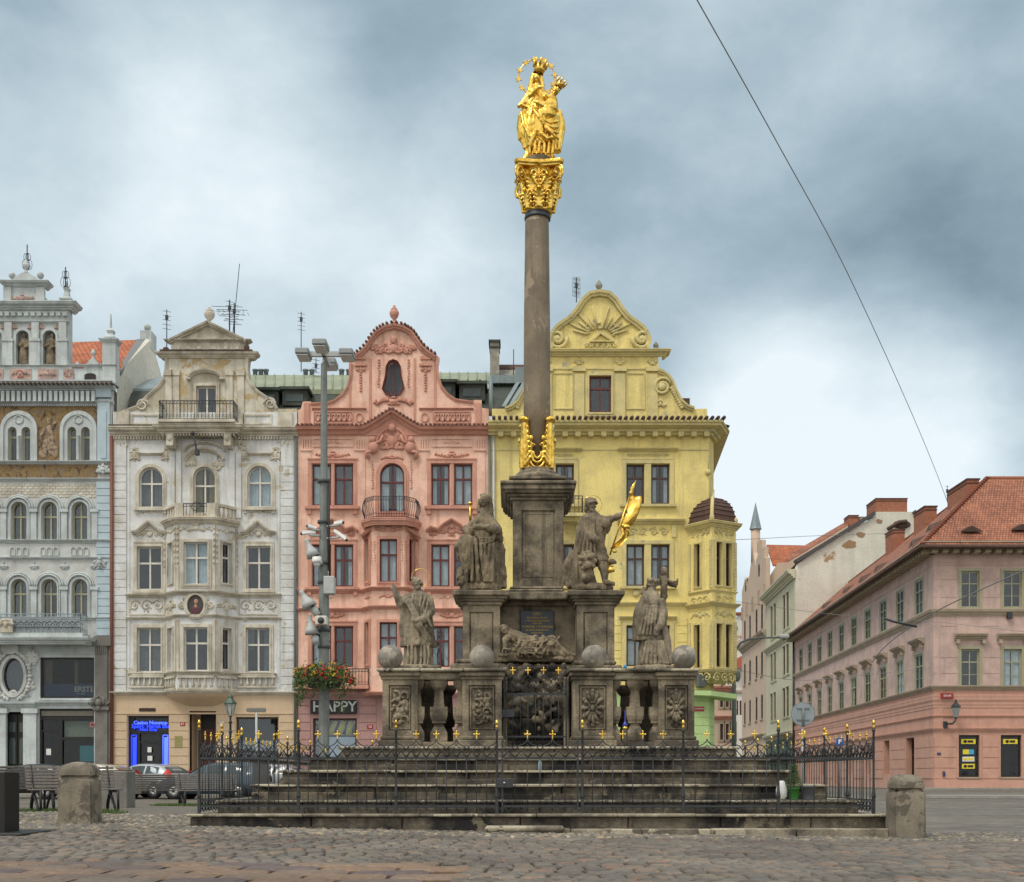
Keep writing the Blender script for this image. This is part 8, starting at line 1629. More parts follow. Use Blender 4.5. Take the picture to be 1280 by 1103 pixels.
def madonna():
 F = Fig(.145, 640, 50, 24.25); base = F.P(230, 1000); F.D = 24.45; F.u = .145*24.25/FP; F.P = lambda X, Y, dy=0: Vector((wx(640+X*.145, 24.25), 24.45+dy, wz(50+Y*.145, 24.25)))
 F.drape([(232, 1003, 130, 0, .1), (236, 985, 132, 0, .12), (236, 930, 112, 0, .1), (236, 860, 112), (240, 780, 128)], .72, .1, 10, .4, .2)
 F.drape([(248, 900, 140, 0, .07), (250, 870, 150, 0, .08), (250, 780, 172, 0, .06), (250, 700, 176), (252, 620, 158), (250, 560, 128), (235, 500, 96), (222, 440, 88), (212, 400, 70), (208, 370, 34)], .70, .05, 8, 1., .25)
 F.t([(140, 540, 0), (92, 620, .02), (76, 710, .02), (90, 800, .02), (130, 850, 0)], [46, 44, 40, 40, 30]); F.t([(395, 560, .05), (415, 640, .05), (425, 730, .02), (400, 820, 0), (385, 920, 0)], [36, 44, 42, 46, 44])
 F.l([(215, 400, 0), (213, 350, -.01)], [30, 27]); F.head(213, 285, 40, .1, -.02, False, False, tilt=.15); F.t([(185, 240, .02), (168, 330, .03), (150, 420, .05), (110, 500, .02)], [22, 28, 32, 26]); F.t([(245, 250, .02), (262, 330, .03), (260, 390, .03)], [20, 24, 20])
 F.l([(160, 430, -.02), (100, 520, -.08), (62, 548, -.1)], [40, 32, 18]); F.t([(140, 450, -.1), (80, 545, -.12), (130, 560, -.1), (180, 480, -.12)], 16)
 F.l([(270, 440, -.02), (330, 540, -.16), (260, 580, -.26), (220, 560, -.28)], [36, 34, 26, 20]); F.hand(205, 555, -.29, 18, (-1, 0), .5, (0, 1)); F.l([(165, 460, -.1), (230, 420, -.24), (250, 425, -.26)], [30, 20, 16]); F.hand(250, 425, -.27, 16, (1, -.2), .5, (0, 1))
 # knee swags
 F.e(290, 640, 90, 60, -.18, 60)
 for i in range(4): F.t([(150+i*26, 560+i*20, -.26), (230+i*20, 700+i*30, -.34), (330+i*14, 740+i*38, -.30), (400, 700+i*52, -.2)], 9)
 for i in range(5): F.t([(80+i*16, 600+i*20, -.12), (100+i*26, 740+i*24, -.22), (150+i*26, 850+i*12, -.26)], 9)
 F.t([(215, 800, -.3), (180, 860, -.28), (150, 930, -.24)], 22); F.t([(250, 830, -.3), (300, 880, -.32), (360, 850, -.25)], 20)
 for x in (150, 190, 230, 270, 310, 345): F.t([(x+10, 880, -.24), (x, 990, -.24)], 13)
 # child
 F.drape([(340, 590, 56, -.1), (338, 540, 58, -.12), (335, 490, 52, -.12), (340, 455, 34, -.1)], .8, .04, 6); F.head(375, 415, 36, .2, -.1, False, True, tilt=.5); F.l([(345, 460, -.14), (320, 500, -.2), (290, 480, -.22)], [20, 16, 12]); F.l([(340, 580, -.16), (290, 600, -.26), (270, 640, -.26)], [28, 22, 16])
 o = F.done('gilded_madonna', 'gold', 'gilded crowned Madonna holding a crowned child, on top of the column', 'statue', None, .0105, cloth_fold(.010, 9, .3, .2, 11, 14.72), 1, base)
 def crown(c, r, h, tilt, nm):
  R = Matrix.Rotation(tilt, 4, 'Y'); m = MB(); m.M = Matrix.Translation(c) @ R; m.lathe([(r*.92, 0), (r, 0), (r*1.02, h*.28), (r*1.25, h*.55), (r*1.2, h*.55), (r*.95, h*.25)], (0, 0, 0), 20, cap=False)
  for i in range(8): a = i*pi/4; p = (r*1.15*cos(a), r*1.15*sin(a)); m.tube([(p[0], p[1], h*.4), (p[0]*1.12, p[1]*1.12, h*.8), (p[0]*1.18, p[1]*1.18, h)], [r*.26, r*.2, r*.05], 6); m.ell((p[0]*1.15, p[1]*1.15, h*.8), r*.17, 7, 5)
  m.lathe([(r*.9, h*.1), (r*.85, h*.5), (r*.3, h*.72), (.01, h*.75)], (0, 0, 0), 14); m.build(nm, M_['gold'], o, c)
 crown(F.P(228, 242, 0), 45*F.u, 125*F.u, .25, 'crown'); crown(F.P(398, 385, -.1), 34*F.u, 82*F.u, .62, 'child_crown')
 c = F.P(215, 245, .12); r = 158*F.u; ring('star_halo', c.x, c.y, c.z, r, .012, 'gold', o)
 for i in range(12):
  a = i*2*pi/12+.12; p = c+Vector((r*cos(a), -.01, r*sin(a)))
  m = MB(); R_ = 30*F.u; star = [(p.x+(R_ if k % 2 == 0 else R_*.4)*cos(k*pi/6+i), p.z+(R_ if k % 2 == 0 else R_*.4)*sin(k*pi/6+i)) for k in range(12)]; m.plate(star, [], p.y-.012, p.y+.012); m.build('star', M_['gold'], o, p)
madonna()
def reclining():
 F = Fig(.09375, 610, 760, 22.35); base = F.P(640, 690); F.u = .09375*22.35/FP
 F.head(225, 290, 60, -.3, 0, False, True, tilt=-.5); F.l([(300, 370, 0), (215, 440, -.08), (225, 540, -.08)], [50, 34, 26]); F.hand(225, 560, -.08, 26, (0, 1), .5)
 F.l([(300, 360, .05), (420, 420, .05), (560, 480, .05), (700, 500, .05)], [80, 100, 105, 100]); F.l([(700, 500, 0), (850, 450, -.02), (930, 560, -.05), (1070, 630, -.05), (1140, 640, -.06)], [100, 78, 60, 44, 22]); F.l([(650, 560, -.1), (780, 580, -.12), (900, 600, -.12), (1000, 650, -.1)], [80, 70, 50, 34])
 F.t([(320, 600, .0), (420, 620, -.02), (600, 600, -.04), (780, 620, -.04)], [70, 82, 90, 70]); F.l([(420, 400, -.1), (520, 440, -.18), (650, 380, -.1)], [36, 26, 18])
 for i in range(13):
  x = 330+i*42; F.t([(x+120-26*(i % 3), 390+18*(i % 4), -.17), (x+50-20*(i % 2), 480+20*(i % 3), -.24), (x+20*(i % 4)-60, 590+26*(i % 3), -.22), (x-90+50*(i % 3), 670, -.15)], 8+5*(i % 3))
 for i in range(6): F.t([(360, 440+i*36, -.2), (520, 470+i*30, -.25), (760, 420+i*40, -.18)], 10)
 for i in range(5): F.t([(800+i*30, 390+i*20, -.1), (840+i*24, 520, -.14), (800+i*46, 640, -.1)], 13)
 F.e(920, 690, 90, 26, -.15, 60); F.e(980, 700, 50, 24, -.2, 40); F.e(230, 640, 90, 30, -.05, 60); F.m.box(F.P(160, 0).x, F.P(1140, 0).x, 22.25, 22.75, F.P(0, 720).z, F.P(0, 660).z)
 o = F.done('reclining_statue', 'statue', 'reclining draped stone figure lying above the grotto', 'statue', None, .0105, cloth_fold(.022, 8, .9, .9, 13), 1, base)
 S = Fig(.09375, 610, 760, 22.18); S.u = F.u; S.e(235, 585, 52, 52, 0, 50); S.e(238, 630, 34, 26, -.03, 30); S.e(238, 600, 12, 14, -.085); S.t([(195, 560, -.06), (235, 552, -.09), (280, 562, -.06)], 10)
 t = remeshed(S.m, 'skull', M_['saint'], None, S.P(235, 640), .009, 1); tag(t, 'small carved skull beside the reclining figure', 'carving')
 m = MB(); m.ell(S.P(214, 585, -.078), (13*S.u, .02, 14*S.u), 8, 6); m.ell(S.P(258, 585, -.078), (13*S.u, .02, 14*S.u), 8, 6); m.build('eye_sockets', M_['black'], t)
reclining()
# ================================================================ wrought iron fence
FZ = .333; PH = dict(rb=.45, rt=1.20, og=1.50, cr=1.573, tip=1.785)
def fence_parts(L, npan):
 """meshes for one bay of length L in local coordinates, foot at z=0 (platform top)"""
 b = {k: v-FZ for k, v in PH.items()}; m = MB(); nb = max(4, round(L/.158)//2*2+0); st = L/nb
 for z, r in ((b['rb'], .017), (b['rt'], .018)): m.box(.02, L-.02, -.012, .012, z-r, z+r)
 m.box(.02, L-.02, -.008, .008, b['rb']+.095, b['rb']+.108)
 for i in range(1, nb): x = i*st; m.tube([(x, 0, .045), (x, 0, b['rt'])], .0075, 5)
 for i in range(nb):
  x = i*st; zc = b['rb']
  m.tube([(x, 0, zc), (x+st/2, 0, zc+.10), (x+st, 0, zc)], .007, 4); m.tube([(x, 0, zc-.0), (x+st/2, 0, zc-.085), (x+st, 0, zc)], .007, 4)
  m.tube([(x, 0, b['rt']), (x+st/2, 0, b['rt']+.11), (x+st, 0, b['rt'])], .008, 4)
  for sg in (0, 1):
   xa, xb = (x, x+st) if sg == 0 else (x+st, x); m.tube([(xa, -.012+.024*sg, b['rt']+.02), (xb, -.012+.024*sg, b['rt']+.21)], .0075, 4)
 k = nb//2
 for i in range(k+1):
  c = i*2*st
  for sg in (-1, 1):
   pts = [(c+sg*q[0]*st, 0, b['rt']+q[1]) for q in ((1.0, .12), (.72, .19), (.34, .215), (.10, .25), (.0, .30))]
   if 0 <= c+sg*st <= L+.001: m.tube(pts, .0085, 5)
 return m
def cross_mesh():
 m = MB(); h = .05; t = .013
 t = .011; m.box(-t*.8, t*.8, -.008, .008, -.07, .042); m.box(-.037, .037, -.009, .009, -t*.8, t*.8)
 for (x, z) in ((0, .045), (-.039, 0), (.039, 0)): m.ell((x, 0, z), (.015, .012, .015), 8, 6)
 m.ell((0, 0, 0), (.02, .014, .02), 8, 6); return m
def post_mesh():
 m = MB(); t = PH['tip']-FZ-.13; m.box(-.022, .022, -.022, .022, 0, .30); m.lathe([(.02, .24), (.036, .26), (.036, .28), (.022, .36), (.018, .5), (.018, t-.05), (.03, t-.03), (.03, t)], (0, 0, 0), 10); return m
def finial_mesh():
 m = MB(); t = PH['tip']-FZ-.13; m.lathe([(.024, t), (.020, t+.04), (.016, t+.07), (.024, t+.085), (.026, t+.11), (.012, t+.135), (.001, t+.15)], (0, 0, 0), 10); return m
def mesh_of(m, name, mat):
 o = m.build(name, M_[mat]); me = o.data; bpy.data.objects.remove(o); return me
ME_C, ME_P, ME_F = mesh_of(cross_mesh(), 'gold_cross', 'gold'), mesh_of(post_mesh(), 'post', 'iron'), mesh_of(finial_mesh(), 'finial', 'gold')
def inst(name, me, parent, loc): o = bpy.data.objects.new(name, me); COL.objects.link(o); o.parent = parent; o.location = loc; WO[o.name] = WO[parent.name]+Vector(loc); return o
PANELS = {}
def fence_run(xs, loc, rot, label, skip_ends=(False, False), z=FZ, grp='iron fence runs round the monument'):
 t = empty('iron_fence', (loc[0], loc[1], z), label, 'fence', grp); t.rotation_euler = (0, 0, rot)
 for i in range(len(xs)-1):
  L = xs[i+1]-xs[i]; key = round(L, 2)
  if key not in PANELS: PANELS[key] = mesh_of(fence_parts(L, 1), 'railing_panel', 'iron')
  inst('railing_panel', PANELS[key], t, (xs[i], 0, 0)); nb = max(4, round(L/.158)//2*2); st = L/nb
  for k in range(1, nb//2): inst('gold_cross', ME_C, t, (xs[i]+k*2*st, 0, PH['cr']-FZ))
 for i, x in enumerate(xs):
  if (i == 0 and skip_ends[0]) or (i == len(xs)-1 and skip_ends[1]): continue
  p = inst('post', ME_P, t, (x, 0, 0)); inst('finial', ME_F, p, (0, 0, 0))
 return t
FX0, FX1, FD, FB = -4.87, 5.63, 19.0, 29.45
fx = [(p-640)*19/FP for p in (249, 373, 495, 621)]; fence_run([x-fx[0] for x in fx], (fx[0], FD), 0, 'front iron fence run left of the gate, gold crosses on top')
fx = [(p-640)*19/FP for p in (728, 854, 973, 1092)]; fence_run([x-fx[0] for x in fx], (fx[0], FD), 0, 'front iron fence run right of the gate, gold crosses on top')
n = 7; sd_ = [(FB-FD)/n*i for i in range(n+1)]
fence_run(sd_, (FX0, FD), pi/2, 'left side iron fence run going back towards the parked cars', (True, False)); fence_run(sd_, (FX1, FD), pi/2, 'right side iron fence run going back towards the street', (True, False))
bk_ = [(FX1-FX0)/n*i for i in range(n+1)]; fence_run(bk_, (FX0, FB), 0, 'rear iron fence run behind the monument steps', (True, True))
# gate leaf
def gate():
 x0, x1 = (628-640)*19/FP, (722-640)*19/FP; L = x1-x0; t = empty('iron_gate', (x0, FD, FZ), 'iron gate with lock box in the middle of the front fence', 'gate'); key = 'g'
 PANELS[key] = mesh_of(fence_parts(L, 1), 'gate_leaf', 'iron'); inst('gate_leaf', PANELS[key], t, (0, 0, 0)); nb = max(4, round(L/.158)//2*2); st = L/nb
 for k in range(1, nb//2): inst('gold_cross', ME_C, t, (k*2*st, 0, PH['cr']-FZ))
 m = MB();
 for x in (x0, x1): m.box(x-.014, x+.014, FD-.016, FD+.016, FZ+.02, PH['og'])
 m.build('gate_frame', M_['iron'], t); m = MB(); m.bbox(x0-.09, x0+.17, FD-.045, FD+.03, wz(985, 19), wz(973.5, 19), .008); lb = m.build('lock_box', plain('steel_lock_box', (.035, .038, .042), .5), t); m = MB(); m.lathe([(.018, 0), (.018, .02)], (0, 0, 0), 10); m.v = [Vector((x0+.03+v.x, FD-.05-v.z, wz(979, 19)+v.y)) for v in m.v]; m.build('keyhole', M_['alloy'], lb)
gate()
def grotto_gate():
 D = 21.75; X = lambda p: wx(p, D); Z = lambda p: wz(p, D); t = empty('grotto_grille', (X(670), D, 1.427), 'small barred iron grille with four gold crosses in front of the grotto', 'grille'); x0, x1 = X(631), X(708); m = MB()
 for x in (x0, x1): m.box(x-.015, x+.015, D-.015, D+.015, 1.43, Z(846))
 m.box(x0, x1, D-.015, D+.015, Z(868)-.02, Z(868)+.02); m.box(x0, x1, D-.01, D+.01, Z(922), Z(920))
 n = 8; st = (x1-x0)/n
 for i in range(1, n): m.tube([(x0+i*st, D, 1.45), (x0+i*st, D, Z(868))], .008, 5)
 for i in range(n):
  a, c = x0+i*st, x0+(i+1)*st
  m.tube([(a, D, Z(868)), (c, D-.01, Z(853))], .008, 4); m.tube([(c, D, Z(868)), (a, D+.01, Z(853))], .008, 4); m.tube([((a+c)/2+st*.35*cos(q), D, Z(860)+st*.35*sin(q)) for q in [k*pi/4 for k in range(8)]], .006, 4, closed=True)
 for c in (641, 660, 679.5, 698):
  for sg in (-1, 1): m.tube([(X(c)+sg*st*1.1, D, Z(853)), (X(c)+sg*.08, D, Z(848)), (X(c), D, Z(844))], .008, 5)
 m.build('bars', M_['iron'], t)
 for c in (641, 660, 679.5, 698): inst('gold_cross', ME_C, t, (X(c)-X(670), 0, Z(838)-1.427))
 m = MB(); m.bbox(X(626), X(643), D-.05, D, Z(897), Z(887), .006); m.build('lock_box', plain('blue_grey_lock', (.04, .045, .055), .5), t)
grotto_gate()
# ================================================================ lamp mast with cameras and flowers
M_['zgrey'] = plain('weathered_grey_housing', (.27, .29, .29), .5)
def mast():
 D = 34.; X = lambda p: wx(p, D); Z = lambda p: wz(p, D); t = empty('lamp_mast', (X(405), D, 0), 'tall grey street-lighting mast with four flat lamp heads, loudspeakers and cameras', 'lamp post'); x = X(405)
 m = MB(); m.lathe([(.152, 0), (.148, 5), (.14, Z(730)), (.125, Z(655)), (.115, Z(650)), (.11, Z(604)), (.10, Z(600)), (.088, Z(455))], (x, D, 0), 8, smooth=False); m.build('pole', M_['post'], t)
 m = MB()
 for py in (604, 655, 706, 730, 790, 811, 858): m.lathe([(.175, 0), (.185, .02), (.185, .07), (.175, .09)], (x, D, Z(py)), 12)
 m.build('pole_bands', plain('dark_band', (.06, .065, .065), .5), t)
 m = MB(); m.box(X(382), X(430), D-.05, D+.05, Z(446), Z(440)); m.box(x-.05, x+.05, D-.9, D+.9, Z(446), Z(440)); m.build('cross_arm', M_['lightgrey'], t)
 for (px_, py_, dy) in ((379.5, 443, 0), (434, 443.5, 0), (401, 432, -1.1), (413, 455, 1.5)):
  m = MB(); cx_ = (px_-640)/FP*(D+dy); cz_ = EYE+(HZ-py_)/FP*(D+dy); m.bbox(cx_-.19, cx_+.19, D+dy-.33, D+dy+.33, cz_-.085, cz_+.085, .03); h = m.build('lamp_head', M_['zgrey'], t, (cx_, D+dy, cz_)); m = MB(); m.box(cx_-.16, cx_+.16, D+dy-.3, D+dy+.3, cz_-.115, cz_-.1); m.build('lamp_glass', M_['white_'], h, (cx_, D+dy, cz_))
 m = MB()
 for sg in (-.06, .02, .09): m.tube([(x+.15, D-.13+sg, Z(606)), (x+.17, D-.13+sg, Z(735))], .018, 5)
 m.build('cables', M_['black'], t)
 for k, (px_, py_, d, L) in enumerate(((387, 668, (-1, -.15), .38), (426, 671, (1, -.75), .44), (391, 661, (-1, .25), .24), (424, 656, (1, .1), .26))):
  m = MB(); c = Vector((X(px_), D-.15, Z(py_))); v = Vector((d[0], -.3, d[1])).normalized(); m.tube([c-v*L*.5, c+v*L*.5], .045, 8, smooth=False); m.tube([c+v*L*.5+Vector((0, 0, .07)), c-v*L*.5+Vector((0, 0, .05))], .035, 4, smooth=False, flat=.5); cm = m.build('security_camera', M_['white_'], t, c); m = MB(); m.tube([c+Vector((0, 0, -.05)), (x+(.1 if px_ > 405 else -.1), D-.1, Z(py_+3))], .03, 6); m.build('camera_arm', M_['lightgrey'], cm, c); m = MB(); m.ell(c+v*L*.52, .045, 8, 6); m.build('lens', M_['black'], cm, c)
 for k, (px_, py_, a, s_) in enumerate(((392, 694, .4, .78), (387, 757, .5, .9), (391, 790, .1, .78))):
  m = MB(); R = Matrix.Translation((X(px_), D-.25, Z(py_))) @ Matrix.Rotation(-a, 4, 'Y'); m.M = R; m.lathe([(.17*s_, -.14), (.24*s_, -.15), (.20*s_, .0), (.11*s_, .15), (.07*s_, .28), (.09*s_, .34), (.05, .38)], (0, 0, .05), 16); m.lathe([(.10, -.38), (.11, -.16)], (.08, 0, 0), 10); h = m.build('horn_loudspeaker', M_['lightgrey'], t, R.translation); m = MB(); m.tube([R.translation, (x-.1, D-.08, Z(py_+6))], .03, 6); m.build('speaker_bracket', M_['iron'], h, R.translation)
 m = MB(); c = (X(398.5), D-.35, Z(704)); m.lathe([(.03, .12), (.13, .1), (.14, 0), (.14, -.05), (.12, -.06)], c, 14); m.ell((c[0], c[1], c[2]-.07), .1, 12, 8); dm = m.build('dome_camera', M_['white_'], t, c)
 m = MB(); m.bbox(X(407), X(420.5), D-.4, D-.1, Z(745), Z(723), .02); m.tube([(X(412), D-.25, Z(723)), (X(412), D-.25, Z(716))], .012, 4); m.build('cabinet', M_['lightgrey'], t)
 m = MB(); cx_, cz_ = X(405), Z(779); m.bbox(X(398), X(412), D-.55, D-.2, Z(784), Z(773), .02); sp = m.build('square_loudspeaker', M_['whitef'], t, (cx_, D-.5, cz_)); m = MB(); m.lathe([(.0, 0), (.09, 0), (.09, .01)], (0, 0, 0), 14); m.v = [Vector((cx_+v.x, D-.56-v.z, cz_+v.y)) for v in m.v]; m.build('speaker_cone', M_['iron'], sp, (cx_, D-.5, cz_))
 # flower planter ring
 f = empty('flower_basket', (x, D, Z(858)), 'ring planter of red and yellow flowers with trailing ivy, strapped round the mast', 'flower basket'); m = MB(); m.lathe([(.2, 0), (.42, 0), (.55, .25), (.5, .25), (.2, .05)], (x, D, Z(860)), 24, cap=False); m.build('planter', plain('brown_planter', (.05, .04, .03), .8), f)
 R = random.Random(3); lv = MB(); rf = MB(); yf = MB()
 def leafq(mb, p, s, R=R):
  a = Vector((R.uniform(-1, 1), R.uniform(-1, 1), R.uniform(-.6, 1))).normalized(); b_ = a.orthogonal().normalized(); c_ = a.cross(b_); mb.add([p-b_*s, p-c_*s*.45, p+b_*s, p+c_*s*.45], [(0, 1, 2, 3)])
 for i in range(2600):
  a = R.uniform(0, 2*pi); r = R.uniform(.25, .85)*(1+.12*sin(a*5)); h = R.gauss(.14, .14)-max(0, r-.6)*.6; leafq(lv, Vector((x+r*cos(a), D+r*sin(a), Z(850)+h)), R.uniform(.03, .06))
 for i in range(16):
  a = R.uniform(0, 2*pi); L = R.uniform(.2, .85); r = R.uniform(.5, .75)
  if i == 0: a, L = -.35, .95
  if i == 1: a, L, r = 3.5, .8, .7
  for k in range(int(L*110)): q = R.random(); leafq(lv, Vector((x+r*cos(a)+R.gauss(0, .05), D+r*sin(a)+R.gauss(0, .05), Z(850)-q*L)), R.uniform(.02, .045))
 for i in range(420):
  a = R.uniform(0, 2*pi); r = R.uniform(.25, .85); red = noise.noise(Vector((a*1.4, 0, 3))) > -.02; h = R.uniform(.0, .38)-max(0, r-.6)*.5+(0 if red else .06); p = Vector((x+r*cos(a), D+r*sin(a), Z(850)+h)); (rf if red else yf).ell(p, R.uniform(.018, .038), 6, 4)
 lv.build('foliage', M_['leaf'], f, fix=False); rf.build('red_blossoms', M_['redfl'], f, fix=False); yf.build('yellow_blossoms', M_['yelfl'], f, fix=False)
mast()
# ================================================================ bollards, bins, benches, stand
def bollard(px0, px1, base_py, D, label, seed):
 x0, x1 = wx(px0, D), wx(px1, D); c = (x0+x1)/2; w = (x1-x0)/2*.83; z = gz(c, D)-.05; R = random.Random(seed); m = MB(); H = 1.03 if seed == 1 else 1.02
 hb = H*.76; prof = [(w*1.0, 0), (w*1.0, .1), (w*.985, hb*.5), (w*.97, hb*.97), (w*.94, hb)]
 m.sqlathe(prof, (0, 0, 0)); m.sqlathe([(w*.84, hb-.01), (w*.86, hb+.02), (w*.80, hb+.03), (w*.82, hb+.05)], (0, 0, 0)); m.sqlathe([(w*.84, hb+.045), (w*.93, hb+.06), (w*.94, hb+.125), (w*.90, hb+.16), (w*.80, hb+.215), (w*.6, hb+.25), (w*.3, hb+.265), (.02, hb+.27)], (0, 0, 0))
 o = m.build('stone_bollard', M_['bollard'], None, (0, 0, 0)); bm = bmesh.new(); bm.from_mesh(o.data); bmesh.ops.bevel(bm, geom=[e for e in bm.edges if abs(e.verts[0].co.z-e.verts[1].co.z) > .02], offset=.03, segments=2, affect='EDGES'); bmesh.ops.subdivide_edges(bm, edges=[e for e in bm.edges if e.calc_length() > .12], cuts=3, use_grid_fill=True)
 for v in bm.verts: n = noise.noise(v.co*5+Vector((seed*7, 0, 0)))*.010+noise.noise(v.co*16+Vector((seed, 0, 0)))*.006; v.co.x += n*(1 if v.co.x > 0 else -1); v.co.y += n*.8; v.co.z += (n*1.2 if v.co.z > .2 else 0)
 bm.to_mesh(o.data); bm.free(); o.data.polygons.foreach_set('use_smooth', [True]*len(o.data.polygons)); o.data.set_sharp_from_angle(angle=radians(32)); o.location = (c, D+w, z); o.rotation_euler = (0, 0, radians(3 if seed == 1 else -2)); tag(o, label, 'bollard', 'granite bollards at the monument corners')
bollard(66, 118.5, 1037, 18.9, 'squat granite bollard with a domed cap on the left, beside the bench', 1); bollard(1114, 1163, 1049, 18.35, 'squat granite bollard at the right end of the platform, grass at its foot', 2)
def litter_bin():
 D = 27; x0, x1 = wx(125, D), wx(159, D); z = gz((x0+x1)/2, D)-.02; t = empty('litter_bin', ((x0+x1)/2, D, z), 'square concrete litter bin between the two bench pairs', 'litter bin'); h = .83; m = MB(); m.bbox(x0, x1, D, D+.6, z, z+h, .02); m.build('body', M_['concrete'], t); m = MB(); m.box(x0+.06, x1-.06, D+.06, D+.54, z+h, z+h+.02); m.build('opening', M_['iron'], t)
 m = MB()
 for c in (x0+.09, x1-.09):
  for k in range(9): m.ell((c+random.uniform(-.04, .04), D, z+h-.12-k*.025), (.02, .008, .016), 6, 4)
 m.build('emblem', M_['ball'], t)
litter_bin()
def make_bench(L=1.7):
 t = empty('park_bench', (0, 0, 0)); s0 = MB(); bk = MB()
 for i in range(6): s0.bbox(-L/2, L/2, -.47+i*.075, -.415+i*.075, .43, .455, .006)
 for i in range(7):
  u = i/6; y = -.0+.10*u; z = .50+.36*u; bk.M = Matrix.Translation((0, y, z)) @ Matrix.Rotation(radians(74), 4, 'X'); bk.bbox(-L/2, L/2, -.024, .024, -.011, .011, .005)
 s0.build('seat', M_['wood'], t); bk.build('backrest', M_['wood'], t)
 for sx in (-1, 1):
  m = MB(); x = sx*(L/2-.12); fl = .9
  m.tube([(x, -.50, .0), (x, -.49, .25), (x, -.48, .41), (x, -.2, .405), (x, -.02, .42), (x, .03, .6), (x, .12, .90)], [.028, .024, .028, .026, .03, .026, .022], 6); m.tube([(x, .10, 0), (x, .07, .18), (x, -.02, .34), (x, -.14, .41)], [.03, .034, .036, .03], 6); m.tube([(x, -.02, .40), (x, -.14, .30), (x, -.30, .12), (x, -.36, .0)], [.03, .03, .027, .024], 6); m.tube([(x, -.05+.05*cos(q), .33+.05*sin(q)) for q in [k*pi/4 for k in range(8)]], .014, 5, closed=True); m.build('leg_frame', M_['iron'] if False else M_['black'], t)
 return t
bench0 = make_bench(); benches = [(-9.18, 23.35, 62, 'bench with grey slats seen from its side, left of the granite bollard, facing right', 1), (-9.75, 23.75, -118, 'bench at the left picture edge, back to back with its neighbour', 1), (-8.55, 33.0, 55, 'grey slatted bench in front of the blue car, facing right', 1), (-9.3, 33.5, -125, 'grey slatted bench in front of the silver car, back to back with the next', 1)]
benches = [(-8.50, 23.55, 38, benches[0][3]), (-9.75, 23.9, 218, benches[1][3]), (-8.35, 33.4, 30, benches[2][3]), (-9.75, 33.6, 210, benches[3][3])]
for i, (x, y, a, lb) in enumerate(benches):
 o = bench0 if i == 0 else copy_tree(bench0); o.location = (x, y, gz(x, y)-.01); o.rotation_euler = (0, 0, radians(a)); tag(o, lb, 'bench', 'slatted park benches')
def stand():
 t = empty('parasol_stand', (-6.95, 16.2, 0), 'black column stand with a flat base plate cut off by the left picture edge', 'stand'); D = 16.6; m = MB(); x1 = wx(6, D); z = gz(x1-.3, D); zt = wz(965, D); m.bbox(x1-.5, x1, D, D+.5, z+.03, zt, .01); m.build('column', M_['black'], t); m = MB(); m.bbox(x1-1.2, wx(62, 17.2), 16.2, 17.5, z-.02, z+.055, .012); m.build('base_plate', M_['black'], t)
stand()
def tuft(name, pts, lab=None, n=900):
 R = random.Random(5); m = MB()
 for (x0, x1, y0, y1, dens, h) in pts:
  for i in range(int(dens)):
   x, y = R.uniform(x0, x1), R.uniform(y0, y1); cx, cy = (x0+x1)/2, (y0+y1)/2
   if ((x-cx)/(x1-x0)*2)**2+((y-cy)/(y1-y0)*2)**2 > R.uniform(.5, 1.1): continue
   z = gz(x, y)+.005; a = R.uniform(0, 6.28); hh = h*R.uniform(.4, 1); dx, dy = cos(a)*.006, sin(a)*.006; lx, ly = R.uniform(-1, 1)*hh*.6, R.uniform(-1, 1)*hh*.6; m.add([(x-dx, y-dy, z), (x+dx, y+dy, z), (x+lx, y+ly, z+hh)], [(0, 1, 2)])
 tag(m.build(name, M_['grass'], fix=False), lab, 'grass', kind='stuff')
tuft('grass', [(5.25, 6.9, 17.75, 18.6, 5200, .05), (-9.7, -7.3, 22.3, 23.9, 5200, .10), (-9.7, -7.6, 31.8, 33.6, 5000, .10), (4.4, 5.4, 18.2, 18.75, 700, .03)], 'short grass growing between the cobbles by the bollards and benches')
# ================================================================ small things
def potted(px, D, z, r, h, mat, lab, plant=None, conifer=True):
 x = wx(px, D); t = empty('potted_plant' if plant else 'flower_pot', (x, D, z), lab, 'plant pot'); m = MB(); m.lathe([(r*.78, 0), (r, h), (r*1.06, h), (r*1.06, h-.03), (r*.96, h-.03), (r*.94, h-.02), (.0, h-.03)], (x, D, z), 20, cap=False); m.build('pot', mat, t)
 if plant:
  R = random.Random(8); m = MB()
  for i in range(1500): q = R.random(); rr = .16*(1-q*.75)*sqrt(R.random()); a = R.uniform(0, 6.28); p = Vector((x+rr*cos(a), D+rr*sin(a), z+h+q*plant)); s = R.uniform(.012, .03); v = Vector((R.uniform(-1, 1), R.uniform(-1, 1), R.uniform(0, 1.5))).normalized()*s; w = v.orthogonal().normalized()*s*.4; m.add([p-w, p+v, p+w], [(0, 1, 2)])
  m.build('foliage', M_['leaf'], t, fix=False); m = MB(); m.tube([(x, D, z+h-.03), (x, D, z+h+plant*.8)], .012, 5); m.build('stem', M_['brownf'], t)
zst = .548
potted(992, 19.36, zst, .095, .19, plain('green_plastic_pot', (.04, .20, .03), .5), 'green pot with a small conifer on the right steps', .36)
potted(1010, 19.4, zst, .125, .22, plain('grey_pot', (.10, .11, .12), .5), 'empty grey pot beside the green one on the right steps')
m = MB(); D = 19.36; x = wx(977, D); m.lathe([(.05, 0), (.085, .05), (.09, .16), (.06, .26), (.04, .30)], (x, D, zst), 14, fn=lambda t, z: 1+.06*sin(5*t+z*20)); tag(m.build('wrapped_bouquet', M_['white_'], None, (x, D, zst)), 'white wrapped bundle left of the green pot', 'bouquet')
